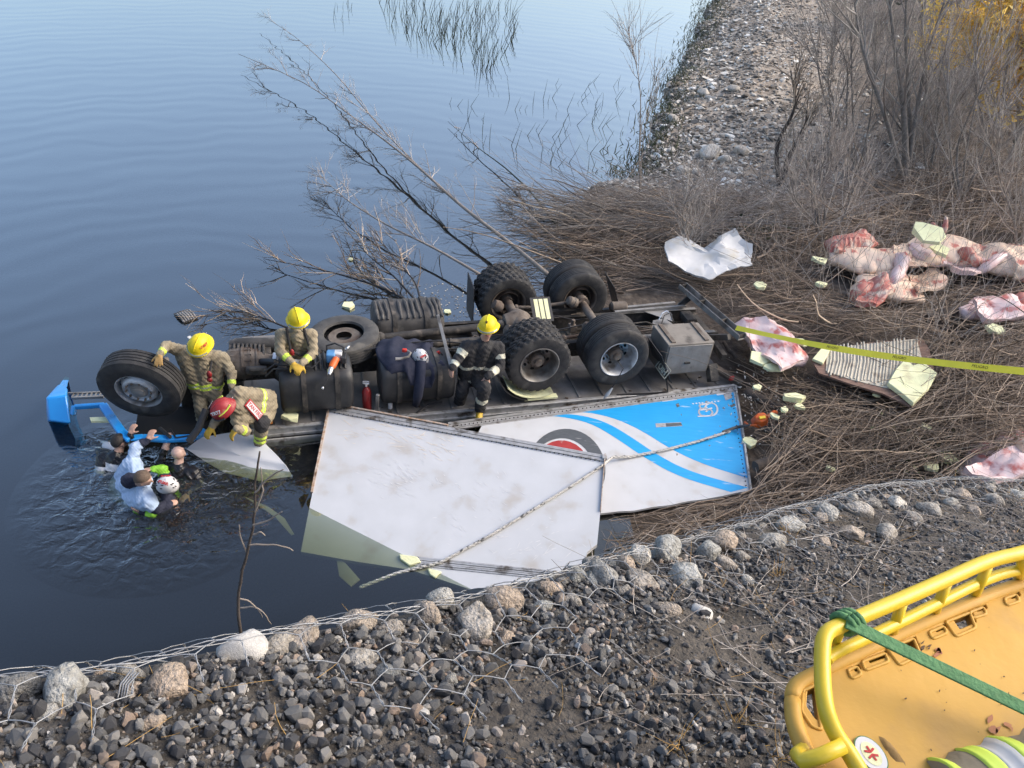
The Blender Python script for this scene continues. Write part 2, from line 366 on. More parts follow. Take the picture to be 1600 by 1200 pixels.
# ground material: dark litter soil near, pale gravel bar beyond
gm = bpy.data.materials.new('ground_mix'); gm.use_nodes = True; nt = gm.node_tree; N = nt.nodes; Lk = nt.links; bs = N['Principled BSDF']; bs.inputs['Roughness'].default_value = .95
tc = N.new('ShaderNodeTexCoord')
def _noise(sc, de=6):
    n = N.new('ShaderNodeTexNoise'); n.inputs['Scale'].default_value = sc; n.inputs['Detail'].default_value = de; Lk.new(tc.outputs['Object'], n.inputs['Vector']); return n.outputs['Fac']
def _ramp(f, els):
    r = N.new('ShaderNodeValToRGB'); e = r.color_ramp.elements
    while len(e) < len(els): e.new(.5)
    for i, (p, c) in enumerate(els): e[i].position = p; e[i].color = (*c, 1)
    Lk.new(f, r.inputs[0]); return r.outputs[0]
def _mix(f, a, b):
    x = N.new('ShaderNodeMix'); x.data_type = 'RGBA'; Lk.new(f, x.inputs[0]); Lk.new(a, x.inputs[6]); Lk.new(b, x.inputs[7]); return x.outputs[2]
soil = _ramp(_noise(5), [(.3, (.05, .039, .031)), (.55, (.11, .088, .07)), (.75, (.21, .175, .14))])
vor = N.new('ShaderNodeTexVoronoi'); vor.inputs['Scale'].default_value = 7; Lk.new(tc.outputs['Object'], vor.inputs['Vector'])
grav = _ramp(vor.outputs['Color'], [(.15, (.15, .125, .10)), (.5, (.29, .245, .20)), (.85, (.50, .45, .38))])
sand = _ramp(_noise(1.6), [(.35, (.27, .22, .17)), (.65, (.44, .365, .285))])
sep = N.new('ShaderNodeSeparateXYZ'); Lk.new(tc.outputs['Object'], sep.inputs[0])
ad = N.new('ShaderNodeMath'); ad.operation = 'MULTIPLY_ADD'; Lk.new(_noise(.5), ad.inputs[0]); ad.inputs[1].default_value = 6; Lk.new(sep.outputs['Y'], ad.inputs[2])
mr = N.new('ShaderNodeMapRange'); mr.inputs[1].default_value = 20.5; mr.inputs[2].default_value = 23.5; Lk.new(ad.outputs[0], mr.inputs[0])
mr2 = N.new('ShaderNodeMapRange'); mr2.inputs[1].default_value = .42; mr2.inputs[2].default_value = .6; Lk.new(_noise(.9), mr2.inputs[0])
bx_ = N.new('ShaderNodeMath'); bx_.operation = 'MULTIPLY_ADD'; Lk.new(sep.outputs['Y'], bx_.inputs[0]); bx_.inputs[1].default_value = -.234; Lk.new(sep.outputs['X'], bx_.inputs[2])
by_ = N.new('ShaderNodeMath'); by_.operation = 'MULTIPLY_ADD'; Lk.new(_noise(.6), by_.inputs[0]); by_.inputs[1].default_value = 3.0; Lk.new(bx_.outputs[0], by_.inputs[2])
bz_ = N.new('ShaderNodeMapRange'); bz_.inputs[1].default_value = 4.6; bz_.inputs[2].default_value = 6.8; bz_.inputs[3].default_value = 1; bz_.inputs[4].default_value = 0; Lk.new(by_.outputs[0], bz_.inputs[0])
bw_ = N.new('ShaderNodeMath'); bw_.operation = 'MULTIPLY'; Lk.new(mr.outputs[0], bw_.inputs[0]); Lk.new(bz_.outputs[0], bw_.inputs[1])
Lk.new(_mix(bw_.outputs[0], soil, _mix(mr2.outputs[0], grav, sand)), bs.inputs['Base Color'])
bp = N.new('ShaderNodeBump'); bp.inputs['Distance'].default_value = .05; Lk.new(_noise(9), bp.inputs['Height']); Lk.new(bp.outputs[0], bs.inputs['Normal'])
ground = mobj('ground', np_mesh('ground', np.stack([XX, YY, ZZ], -1).reshape(-1, 3), [gF], ang=180), gm); tag(ground, 'dark litter covered river bank rising into a pale gravel bar', 'ground', kind='structure')

# ------------------------------------------------------------------ water: a closed body with murk
wm = bpy.data.materials.new('river_water'); wm.use_nodes = True; nt = wm.node_tree; N = nt.nodes; Lk = nt.links; N.clear()
out = N.new('ShaderNodeOutputMaterial'); tr = N.new('ShaderNodeBsdfTransparent'); tr.inputs[0].default_value = (.88, .92, .80, 1)
df = N.new('ShaderNodeBsdfDiffuse'); df.inputs[0].default_value = (.045, .050, .054, 1)
gl = N.new('ShaderNodeBsdfGlossy'); gl.inputs['Roughness'].default_value = .03; gl.inputs[0].default_value = (.95, .985, 1, 1)
fr = N.new('ShaderNodeLayerWeight'); fr.inputs[0].default_value = .5
fp = N.new('ShaderNodeMath'); fp.operation = 'POWER'; fp.inputs[1].default_value = 1.82; Lk.new(fr.outputs['Facing'], fp.inputs[0])
fm = N.new('ShaderNodeMath'); fm.operation = 'MULTIPLY_ADD'; fm.inputs[1].default_value = 1.02; fm.inputs[2].default_value = .018; fm.use_clamp = True; Lk.new(fp.outputs[0], fm.inputs[0])
m1 = N.new('ShaderNodeMixShader'); m1.inputs[0].default_value = .20; m2 = N.new('ShaderNodeMixShader')
Lk.new(tr.outputs[0], m1.inputs[1]); Lk.new(df.outputs[0], m1.inputs[2]); Lk.new(fm.outputs[0], m2.inputs[0]); Lk.new(m1.outputs[0], m2.inputs[1]); Lk.new(gl.outputs[0], m2.inputs[2]); Lk.new(m2.outputs[0], out.inputs[0])
va = N.new('ShaderNodeVolumeAbsorption'); va.inputs[0].default_value = (.66, .66, .40, 1); va.inputs[1].default_value = 8.0; Lk.new(va.outputs[0], out.inputs[1])
tc = N.new('ShaderNodeTexCoord')
def wnoise(sc, stretch, de=2, dist=0):
    mp = N.new('ShaderNodeMapping'); mp.inputs['Scale'].default_value = stretch; mp.inputs['Rotation'].default_value = (0, 0, R(-28)); Lk.new(tc.outputs['Object'], mp.inputs[0])
    n = N.new('ShaderNodeTexNoise'); n.inputs['Scale'].default_value = sc; n.inputs['Detail'].default_value = de; n.inputs['Distortion'].default_value = dist; Lk.new(mp.outputs[0], n.inputs['Vector']); return n.outputs['Fac']
# ring ripples spreading from the wreck plus a local chop round the swimmers
geo = N.new('ShaderNodeNewGeometry')
def ring(cx, cy, lam):
    v = N.new('ShaderNodeVectorMath'); v.operation = 'DISTANCE'; Lk.new(geo.outputs['Position'], v.inputs[0]); v.inputs[1].default_value = (cx, cy, 0)
    nz = N.new('ShaderNodeMath'); nz.operation = 'MULTIPLY_ADD'; Lk.new(wnoise(.35, (1, 1, 1)), nz.inputs[0]); nz.inputs[1].default_value = lam*2.2; Lk.new(v.outputs['Value'], nz.inputs[2])
    s = N.new('ShaderNodeMath'); s.operation = 'MULTIPLY'; Lk.new(nz.outputs[0], s.inputs[0]); s.inputs[1].default_value = 2*math.pi/lam
    q = N.new('ShaderNodeMath'); q.operation = 'SINE'; Lk.new(s.outputs[0], q.inputs[0]); return q.outputs[0], v.outputs['Value']
r1, _ = ring(-4.5, 8.5, .85)
_, dist = ring(-4.5, 7.4, 1.0)
near = N.new('ShaderNodeMapRange'); near.inputs[1].default_value = .4; near.inputs[2].default_value = 1.9; near.inputs[3].default_value = 1; near.inputs[4].default_value = 0; Lk.new(dist, near.inputs[0])
chop = N.new('ShaderNodeMath'); chop.operation = 'MULTIPLY'; Lk.new(wnoise(4.2, (1, 1.3, 1), 3, .6), chop.inputs[0]); Lk.new(near.outputs[0], chop.inputs[1])
def madd(a, k, b):
    m = N.new('ShaderNodeMath'); m.operation = 'MULTIPLY_ADD'; Lk.new(a, m.inputs[0]); m.inputs[1].default_value = k
    if b is None: m.inputs[2].default_value = 0
    else: Lk.new(b, m.inputs[2])
    return m.outputs[0]
hgt = madd(r1, .0010, madd(wnoise(1.1, (.35, 1, 1), 2), .0025, madd(wnoise(.2, (1, 1, 1), 3), .02, madd(chop.outputs[0], .10, None))))
bp = N.new('ShaderNodeBump'); bp.inputs['Strength'].default_value = 1.0; bp.inputs['Distance'].default_value = 1.0; Lk.new(hgt, bp.inputs['Height'])
Lk.new(bp.outputs[0], gl.inputs['Normal']); Lk.new(bp.outputs[0], fr.inputs['Normal'])
wp = [(-400, -60), (-4.5, -60)] + [(x + 1.2, y) for x, y in SHORE if y > -20 and y < 300] + [(100, 420), (100, 900), (-400, 900)]
o = MB().prism(wp, -3.2, 0.0).build('river', wm, ang=0); tag(o, 'still slate blue river water with faint ripples', 'water', kind='structure')

# ------------------------------------------------------------------ gravel bank in front, held by a gabion
GP0 = np.array([0, 0, CAM_H - 1.19]); GN = np.array([.122, .41, 1.0])
def bank_z(x, y): return GP0[2] - .122*x - .41*y
EDGE_PX = [(0, 1062), (150, 1052), (330, 1020), (480, 990), (600, 965), (760, 930), (900, 893), (1050, 850), (1200, 808), (1350, 770), (1480, 752), (1600, 758)]
EP = [PPL(x, y, GP0, GN) for x, y in EDGE_PX]
d0 = (EP[0] - EP[1]); d0.normalize(); d1 = (EP[-1] - EP[-3]); d1.normalize()
EP = [EP[0] + d0*3.5, EP[0] + d0*1.2] + EP + [EP[-1] + d1*1.5, EP[-1] + d1*5]
ea = np.array([(p.x, p.y) for p in EP]); es = np.concatenate([[0], np.cumsum(np.linalg.norm(np.diff(ea, axis=0), axis=1))])
SMAX = es[-1]
def edge_xy(s): return np.stack([np.interp(s, es, ea[:, 0]), np.interp(s, es, ea[:, 1])], -1)
def inward(s):
    a = edge_xy(np.asarray(s) - .4); b = edge_xy(np.asarray(s) + .4); t = b - a; t = t/np.maximum(1e-6, np.linalg.norm(t, axis=-1, keepdims=True))
    return np.stack([t[..., 1], -t[..., 0]], -1)
def bank_pt(s, w, dz=0.0):
    s = np.asarray(s, float); w = np.asarray(w, float)
    q = edge_xy(s); n = inward(s); wi = np.maximum(w, -.10)
    xy = q + n*wi[..., None]
    z = bank_z(xy[..., 0], xy[..., 1])
    z = z + fbm(xy[..., 0], xy[..., 1], 3.2)*.022 + fbm(xy[..., 0], xy[..., 1], 9)*.010*np.clip(w/.1, 0, 1)
    z = z - .10*np.clip((.10 - w)/.2, 0, 1)**2          # rounded shoulder
    z = np.where(w < -.10, z - (-.10 - w)*1.0, z) + dz       # wall below the shoulder
    return np.concatenate([xy, z[..., None]], -1)
sg = np.arange(0, SMAX, .045); wg = np.concatenate([[-7, -5, -3, -2, -1.2, -.8, -.5, -.35, -.2], np.arange(-.10, 1.0, .035), np.arange(1.0, 3.2, .08)])
S2, W2 = np.meshgrid(sg, wg, indexing='ij'); BV = bank_pt(S2, W2).reshape(-1, 3); BV[:, 2] = np.maximum(BV[:, 2], -1.5)
idx = np.arange(S2.size).reshape(S2.shape); BF = np.stack([idx[:-1, :-1], idx[1:, :-1], idx[1:, 1:], idx[:-1, 1:]], -1).reshape(-1, 4)
bank = mobj('gravel_bank', np_mesh('gravel_bank', BV, [BF], ang=180), M_['grit']); tag(bank, 'dark crushed gravel slope in the foreground above the river', 'gravel', kind='structure')

# rock shapes: convex hulls of random points
def hull(n, seed, squash=(1, .8, .6), round_=0.45):
    r = random.Random(seed); bm = bmesh.new()
    for _ in range(n):
        v = Vector((r.gauss(0, 1), r.gauss(0, 1), r.gauss(0, 1))).normalized()*(1 - (1 - round_)*.35*r.random())
        bm.verts.new((v.x*squash[0], v.y*squash[1], v.z*squash[2]))
    res = bmesh.ops.convex_hull(bm, input=bm.verts)
    junk = list({e for e in res.get('geom_interior', []) + res.get('geom_unused', []) if isinstance(e, bmesh.types.BMVert)})
    if junk: bmesh.ops.delete(bm, geom=junk, context='VERTS')
    bmesh.ops.recalc_face_normals(bm, faces=bm.faces)
    bm.verts.ensure_lookup_table(); bm.verts.index_update()
    V = np.array([v.co[:] for v in bm.verts]); F = np.array([[v.index for v in f.verts] for f in bm.faces if len(f.verts) == 3])
    bm.free(); return V, F
def rot_rand(n, tilt=3.14):
    a = rng.uniform(0, 6.283, n); b = rng.uniform(-tilt, tilt, n); c = rng.uniform(-tilt, tilt, n)
    ca, sa, cb, sb, cc, sc_ = np.cos(a), np.sin(a), np.cos(b), np.sin(b), np.cos(c), np.sin(c); z = np.zeros(n); o = np.ones(n)
    Rz = np.stack([ca, -sa, z, sa, ca, z, z, z, o], -1).reshape(n, 3, 3); Rx = np.stack([o, z, z, z, cb, -sb, z, sb, cb], -1).reshape(n, 3, 3); Ry = np.stack([cc, z, sc_, z, o, z, -sc_, z, cc], -1).reshape(n, 3, 3)
    return Rz @ Rx @ Ry
def scatter(name, shapes, pos, size, rnd, mat, parent, tilt=3.14, ang=None):
    k = len(shapes); pick = rng.integers(0, k, len(pos)); Rm = rot_rand(len(pos), tilt); Vs = []; Fs = []; As = []; off = 0
    for q in range(k):
        sel = np.where(pick == q)[0]
        if not len(sel): continue
        V, F = shapes[q]; n = len(sel)
        P = np.einsum('nij,vj->nvi', Rm[sel], V)*size[sel][:, None, None] + pos[sel][:, None, :]
        Vs.append(P.reshape(-1, 3)); Fs.append((F[None] + (np.arange(n)*len(V))[:, None, None] + off).reshape(-1, 3)); As.append(np.repeat(rnd[sel], len(V))); off += n*len(V)
    o = mobj(name, np_mesh(name, np.concatenate(Vs), [np.concatenate(Fs)], np.concatenate(As), ang), mat, parent); tag(o, kind='stuff'); return o
SHARD = [hull(17, 100 + i, (1, random.uniform(.65, .95), random.uniform(.45, .8))) for i in range(18)]
def cam_depth(p): return p[..., 1]*math.cos(PITCH) - (p[..., 2] - CAM_H)*math.sin(PITCH)
ss0, ss1 = es[2] - .5, es[-3] + .6
def bank_sample(n, wlo, whi):
    s = rng.uniform(ss0, ss1, n); w = wlo + (whi - wlo)*rng.random(n); return s, w
def proj_np(p):
    q = p - CAMP; z = q[:, 1]*math.cos(PITCH) - q[:, 2]*math.sin(PITCH); y = q[:, 1]*math.sin(PITCH) + q[:, 2]*math.cos(PITCH)
    px, py = FPX*q[:, 0]/z, -FPX*y/z; c, s = math.cos(ROLL), math.sin(ROLL)
    return np.stack([800 + c*px - s*py, 600 + s*px + c*py, z], -1)
s, w = bank_sample(160000, .0, 2.9); pb = bank_pt(s, w); pj = proj_np(pb)
keep = (pj[:, 0] > -80) & (pj[:, 0] < 1680) & (pj[:, 1] < 1290) & (pj[:, 2] > .2)
# the right-hand part of the slope is finer, earthier, with fewer loose stones
keep &= rng.random(len(pb)) < np.clip(1.15 - (pj[:, 0] - 750)/900, .34, 1)
keep &= ~((fbm(pb[:, 0], pb[:, 1], 4.5, 2.) > .30) & (pj[:, 0] > 760) & (rng.random(len(pb)) < .8))
pb = pb[keep]; pj = pj[keep]
size = np.clip(rng.lognormal(math.log(.0072), .50, len(pb)), .0035, .022)*np.clip(1.1 - (pj[:, 0] - 900)/2600, .75, 1.1)
pb[:, 2] += size*rng.uniform(.15, .6, len(pb))
rnd = rng.random(len(pb))
order = np.argsort(-(size/pj[:, 2])*((pj[:, 0] > 0) & (pj[:, 0] < 1600) & (pj[:, 1] < 1200)))
top = order[:300]; rest = order[300:]
SH_ME = []
for i in range(10):
    V, F = hull(24, 300 + i, (1, random.uniform(.7, .95), random.uniform(.5, .8)))
    me = np_mesh('stone', V, [F]); me.materials.append(M_['crushed_stone']); SH_ME.append(me)
for i in top:
    o = bpy.data.objects.new('stone', SH_ME[i % 10]); link(o, bank); o.location = pb[i]; o.scale = (size[i],)*3; o.rotation_euler = rng.uniform(0, 6.28, 3)
scatter('loose_gravel', SHARD, pb[rest], size[rest], rnd[rest], M_['crushed_mass'], bank)
# fine chips
s, w = bank_sample(30000, -.05, 2.9); pf = bank_pt(s, w); pj = proj_np(pf); keep = (pj[:, 0] > -80) & (pj[:, 0] < 1680) & (pj[:, 1] < 1290) & (pj[:, 2] > .2)
pf = pf[keep]; scatter('fine_grit', [hull(7, 900 + i) for i in range(6)], pf, rng.uniform(.0025, .0065, len(pf)), np.clip(rng.random(len(pf))**.8, 0, 1), M_['crushed_mass'], bank)

# gabion: basket wire with cobbles
gab = empty('gabion', EP[4], 'wire mesh gabion full of cobbles along the brink of the bank', 'gabion')
inv = Matrix.Translation(-EP[4])
def cobble_mesh(seed):
    bm = bmesh.new(); bmesh.ops.create_icosphere(bm, subdivisions=3, radius=1); r = random.Random(seed); sq = (1, r.uniform(.68, .9), r.uniform(.5, .72)); o = Vector((r.uniform(0, 50), r.uniform(0, 50), 0))
    pl = [(Vector((r.gauss(0, 1), r.gauss(0, 1), r.gauss(0, 1))).normalized(), r.uniform(.55, .9)) for _ in range(11)]
    for v in bm.verts:
        for n, d in pl:
            e = v.co.dot(n) - d
            if e > 0: v.co -= n*e*.85
        v.co += v.co.normalized()*(mnoise.noise(v.co*1.6 + o)*.12 + mnoise.noise(v.co*5 + o)*.02); v.co = Vector((v.co.x*sq[0], v.co.y*sq[1], v.co.z*sq[2]))
    me = bpy.data.meshes.new('cobble'); bm.to_mesh(me); bm.free(); shade(me, 180); me.materials.append(M_['cobble']); return me
CME = [cobble_mesh(i) for i in range(12)]
cob = [(375, 1022, 44, 'pale'), (105, 1085, 58, 0), (270, 1075, 40, 0), (470, 1000, 40, 0), (560, 975, 34, 0), (740, 975, 38, 0), (785, 940, 34, 0), (560, 1040, 34, 0), (705, 1068, 18, 0), (940, 905, 34, 0), (1000, 915, 32, 0), (1070, 905, 34, 0), (1040, 862, 30, 0), (1105, 865, 28, 0), (1130, 850, 26, 0), (1135, 882, 18, 0), (1205, 848, 26, 0), (1235, 825, 26, 0), (1095, 962, 20, 'pale'), (1010, 960, 14, 0), (665, 962, 30, 0), (860, 925, 24, 0), (640, 1010, 18, 0), (1000, 868, 22, 0), (30, 1075, 36, 0), (200, 1055, 26, 0), (1290, 805, 22, 0), (1340, 800, 24, 0), (1330, 835, 22, 0), (1400, 790, 20, 0), (1450, 800, 20, 0), (1500, 775, 18, 0), (1550, 785, 18, 0), (1385, 835, 22, 0), (1585, 775, 18, 0), (1520, 800, 14, 0), (980, 885, 20, 0), (900, 900, 22, 0), (690, 940, 26, 0), (610, 985, 22, 0), (430, 1010, 24, 0)]
for k, (x, y, rp, kind) in enumerate(cob):
    p = PPL(x, y, GP0, GN); dep = float(cam_depth(np.array(p))); r = rp*dep/FPX
    me = CME[k % 12]
    if kind == 'pale': me = me.copy(); me.materials.clear(); me.materials.append(M_['pale_cobble'])
    o = bpy.data.objects.new('cobble', me); link(o, gab); o.matrix_local = inv @ (Matrix.Translation(p + Vector((0, 0, r*.12))) @ Matrix.Rotation(random.uniform(0, 6.28), 4, 'Z') @ Matrix.Rotation(random.uniform(-.4, .4), 4, 'X') @ Matrix.Diagonal((r, r, r, 1)))
for k in range(150):       # fill along the brink and down the face
    s = random.uniform(es[2] - .2, es[-3] + .3); w = random.choice([random.uniform(-.05, .12), random.uniform(0, .3), random.uniform(-.25, 0)]); p = Vector(bank_pt(np.array([s]), np.array([w]))[0]); r = random.choice([random.uniform(.016, .028), random.uniform(.024, .05)])
    o = bpy.data.objects.new('cobble', CME[random.randrange(12)]); link(o, gab); o.matrix_local = inv @ (Matrix.Translation(p) @ Matrix.Rotation(random.uniform(0, 6.28), 4, 'Z') @ Matrix.Rotation(random.uniform(-.5, .5), 4, 'X') @ Matrix.Diagonal((r, r, r, 1)))
# hexagonal netting draped over the brink
hw, hh = .105, .125; nets = MB()
def hexnode(i, j):
    # brick-wall honeycomb: rows of zigzag along s
    return i, j
def hp(sv, wv):
    jx = mnoise.noise(Vector((sv*6, wv*6, 3)))*.035; jy = mnoise.noise(Vector((sv*6, wv*6, 9)))*.035
    lift = .016 + .028*max(0, mnoise.noise(Vector((sv*4, wv*5, 1))) + .25) + (.03 if wv < .1 else 0)
    p = bank_pt(np.array([sv + jx]), np.array([wv + jy]), lift)[0]; return Vector(p)
rows = 6; i0 = int((es[2] - .4)/hw); i1 = int((es[-3] + .5)/hw)
for r_ in range(rows):
    for i in range(i0, i1):
        s0 = i*hw + (hw/2 if r_ % 2 else 0); w0 = -.16 + r_*hh*.75
        if r_ >= 3 and mnoise.noise(Vector((s0*1.3, r_*.2, 5))) < -.02 + (r_ - 3)*.12: continue
        A, B, C_, D = hp(s0, w0), hp(s0 + hw/2, w0 + hh*.25), hp(s0 + hw, w0), hp(s0 + hw/2, w0 + hh*.75)
        if D.y < -.2: continue
        nets.tube([A, (A + B)/2 + Vector((0, 0, .004)), B], .0013, 4, False); nets.tube([B, (B + C_)/2 + Vector((0, 0, .004)), C_], .0013, 4, False)
        # double twist
        for ph in (0, math.pi):
            tw = []
            for q in range(5):
                t = q/4; p = B.lerp(D, t); a = ph + t*2.5*math.pi; tw.append(p + Vector((math.cos(a), math.sin(a)*.6, math.sin(a)*.6))*.0022)
            nets.tube(tw, .0011, 4, False)
for ph in (0, 2.1, 4.2):       # twisted selvedge wires
    tw = []
    for sv in np.arange(es[2] - .5, es[-3] + .6, .03):
        p = Vector(bank_pt(np.array([sv]), np.array([.01 + .03*mnoise.noise(Vector((sv*2, 0, 0)))]), .05 + .02*mnoise.noise(Vector((sv*3, 4, 0))))[0]); a = ph + sv*32
        tw.append(p + Vector((0, math.cos(a), math.sin(a)))*.006)
    nets.tube(tw, .0014, 4, False)
for x, y, k in ((203, 1085, .022),):      # lacing ties
    p = PPL(x, y, GP0, GN)
    for q in range(4):
        nets.tube([p + Vector((.006*q - .01, -k + random.uniform(-.01, .01), .02)), p + Vector((.005*q - .01, 0, .035)), p + Vector((.006*q, k, .05 - .3*k))], .0018, 4, False)
nets.M = inv; nets.v = [tuple(inv @ Vector(v)) for v in nets.v]; nets.build('wire_netting', M_['wire'], gab, ang=180)
# ------------------------------------------------------------------ the overturned lorry
truck = empty('truck', mat=TM, label='overturned lorry lying on its back with its wheels in the air', cat='truck')
def tyre_mesh(lug, Rr=.52, wd=.29, seg=54):
    h = wd/2
    prof = [(-h*.70, .300), (-h*.93, .315), (-h*1.0, .36), (-h*1.04, .42), (-h*.99, .475), (-h*.90, .502), (-h*.80, Rr - .006)]
    rib = []
    for i in range(5):
        a = -h*.78 + i*(h*1.56/5); b = a + h*1.56/5
        rib += [(a, Rr), (b - .014, Rr)] + ([(b - .012, Rr - .016), (b - .002, Rr - .016)] if i < 4 else [])
    prof += rib + [(h*.80, Rr - .006), (h*.90, .502), (h*.99, .475), (h*1.04, .42), (h*1.0, .36), (h*.93, .315), (h*.70, .300)]
    def fn(i, j, hh, r):
        d = 0
        if lug and r > .49:
            side = 1 if hh > 0 else -1
            ph = (j + (0 if abs(hh) < h*.3 else (2 if side > 0 else 0)) + int(abs(hh)*30)) % 4
            d -= .024 if ph < 2 and abs(hh) > h*.2 else (.018 if ph == 1 else 0)
        elif r > .515 and j % 3 == 0 and abs(hh) > h*.6: d -= .003
        if abs(r - .42) < .01: d += .0
        return d
    m = MB(); m.lathe(prof, (0, 0, 0), (0, 1, 0), seg*2 if lug else seg, fn)
    return m
def tyre(parent, y, lug=False, mat='rubber', wd=.29, Rr=.52):
    m = tyre_mesh(lug, Rr, wd); m.v = [(a, b + y, c) for a, b, c in m.v]; return m.build('tyre', M_[mat], parent, ang=28 if lug else 32)
def rim(parent, y, s, mat, deep):
    """s=+1 outer face towards +y. deep dish for outer duals, proud for the steer wheel"""
    m = MB()
    if deep: prof = [(-.13, .305), (.12, .31), (.145, .318), (.148, .305), (.12, .285), (.03, .275), (-.045, .262), (-.075, .235), (-.085, .15), (-.085, .0)]
    else: prof = [(-.13, .305), (.12, .312), (.148, .318), (.15, .302), (.11, .29), (.05, .275), (.045, .262), (.075, .25), (.135, .215), (.15, .19), (.15, .175), (.128, .16), (.12, .0)]
    m.lathe([(q*s + y, r) for q, r in prof], (0, 0, 0), (0, 1, 0), 40); r0 = m.build('rim', M_[mat], parent, ang=40)
    hm = MB(); nb = 10
    for k in range(8):      # hand holes: black discs painted for the dark inside
        a = 2*math.pi*k/8 + .2; rad = .20 if deep else .236
        c = Vector((math.cos(a)*rad, y + s*(-.079 if deep else .088), math.sin(a)*rad)); n = Vector((math.cos(a)*(0 if deep else .45), s, math.sin(a)*(0 if deep else .45))).normalized()
        t = n.orthogonal().normalized(); t = Vector((-math.sin(a), 0, math.cos(a))); b = n.cross(t)
        hm.add([c + n*.004 + t*math.cos(q*.5236)*.034 + b*math.sin(q*.5236)*.024 for q in range(12)] + [c - n*.01], [tuple(range(12))] + [(q, (q+1) % 12, 12) for q in range(12)])
    hm.build('vent_hole_shade', M_['hole_shade'], r0)
    bm_ = MB()
    for k in range(nb):
        a = 2*math.pi*k/nb; rad = .142 if deep else .167; y0 = -.085 if deep else .12
        c = Vector((math.cos(a)*rad, y + s*y0, math.sin(a)*rad)); bm_.cyl(c, c + Vector((0, s*.035, 0)), .0165, 6); bm_.cyl(c + Vector((0, s*.035, 0)), c + Vector((0, s*.05, 0)), .010, 6)
    bm_.build('wheel_nut', M_['rusty_iron'], r0)
    hb = MB()
    if deep: hb.lathe([(y - s*.085, .118), (y + s*.02, .112), (y + s*.035, .095), (y + s*.04, .07), (y + s*.075, .062), (y + s*.085, .05), (y + s*.085, 0)], (0, 0, 0), (0, 1, 0), 20)
    else: hb.lathe([(y + s*.12, .125), (y + s*.14, .118), (y + s*.145, .09), (y + s*.17, .085), (y + s*.178, .07), (y + s*.178, 0)], (0, 0, 0), (0, 1, 0), 20)
    hb.build('hub', M_['rusty_iron' if deep else 'grey_steel'], r0)
    return r0
def wheel(name, loc, rot=(0, 0, 0)):
    e = bpy.data.objects.new(name, None); link(e, truck); e.location = loc; e.rotation_euler = rot; e.empty_display_size = .1; return e
AX = [0.0, -1.32]
for i, ax in enumerate(AX):
    lug = i == 0
    for s in (1, -1):
        w = wheel('dual_wheel', (ax, s*.93, .0))
        tyre(w, s*.165, lug, 'rubber'); tyre(w, -s*.165, lug, 'rubber')
        rim(w, s*.165, s, 'steel_rim' if i == 0 or s < 0 else 'alu_rim', True)
        im = MB()       # dished back of the inner wheel seen from between the wheels
        y = -s*.165
        im.lathe([(y - s*.14, .31), (y - s*.12, .285), (y - s*.02, .272), (y + s*.03, .25), (y + s*.05, .2), (y + s*.05, .10)], (0, 0, 0), (0, 1, 0), 36); im.build('rim', M_['rusty_iron'], w)
        dm = MB(); dm.lathe([(y - s*.10, .205), (y + s*.05, .21), (y + s*.05, .1), (y - s*.10, .1)], (0, 0, 0), (0, 1, 0), 28); dm.build('brake_drum', M_['rusty_iron'], w)
# steer wheel, knocked askew
fwd = LY(222, 602, .95)
w = wheel('front_wheel', (fwd.x, .92, fwd.z), (R(-12), R(0), R(-16)))
tyre(w, 0, False, 'rubber', .33, .555); rim(w, .0, 1, 'alu_rim', False)
# axles
def part(name, mat, fn, ang=35, bevel=0, parent=None):
    m = MB(); fn(m); return m.build(name, M_[mat], parent or truck, ang, bevel)
part('axle', 'rusty_iron', lambda m: (m.tube([(0, -.85, 0), (0, -.35, 0), (0, -.2, .02), (0, 0, .03), (0, .2, .02), (0, .35, 0), (0, .85, 0)], [.075, .08, .15, .22, .15, .08, .075], 18), m.lathe([(-.26, .04), (-.24, .16), (-.02, .21), (.05, .2)], (0, 0, .03), (-1, 0, .1), 20)))
part('axle', 'rusty_iron', lambda m: (m.tube([(-1.32, -.85, 0), (-1.32, -.6, 0), (-1.32, .6, 0), (-1.32, .85, 0)], [.11, .07, .07, .11], 16), m.cyl((-1.32, -.62, 0), (-1.32, -.5, 0), .12, 16), m.cyl((-1.32, .5, 0), (-1.32, .62, 0), .12, 16)))
FE = {1: 4.9, -1: 3.3}
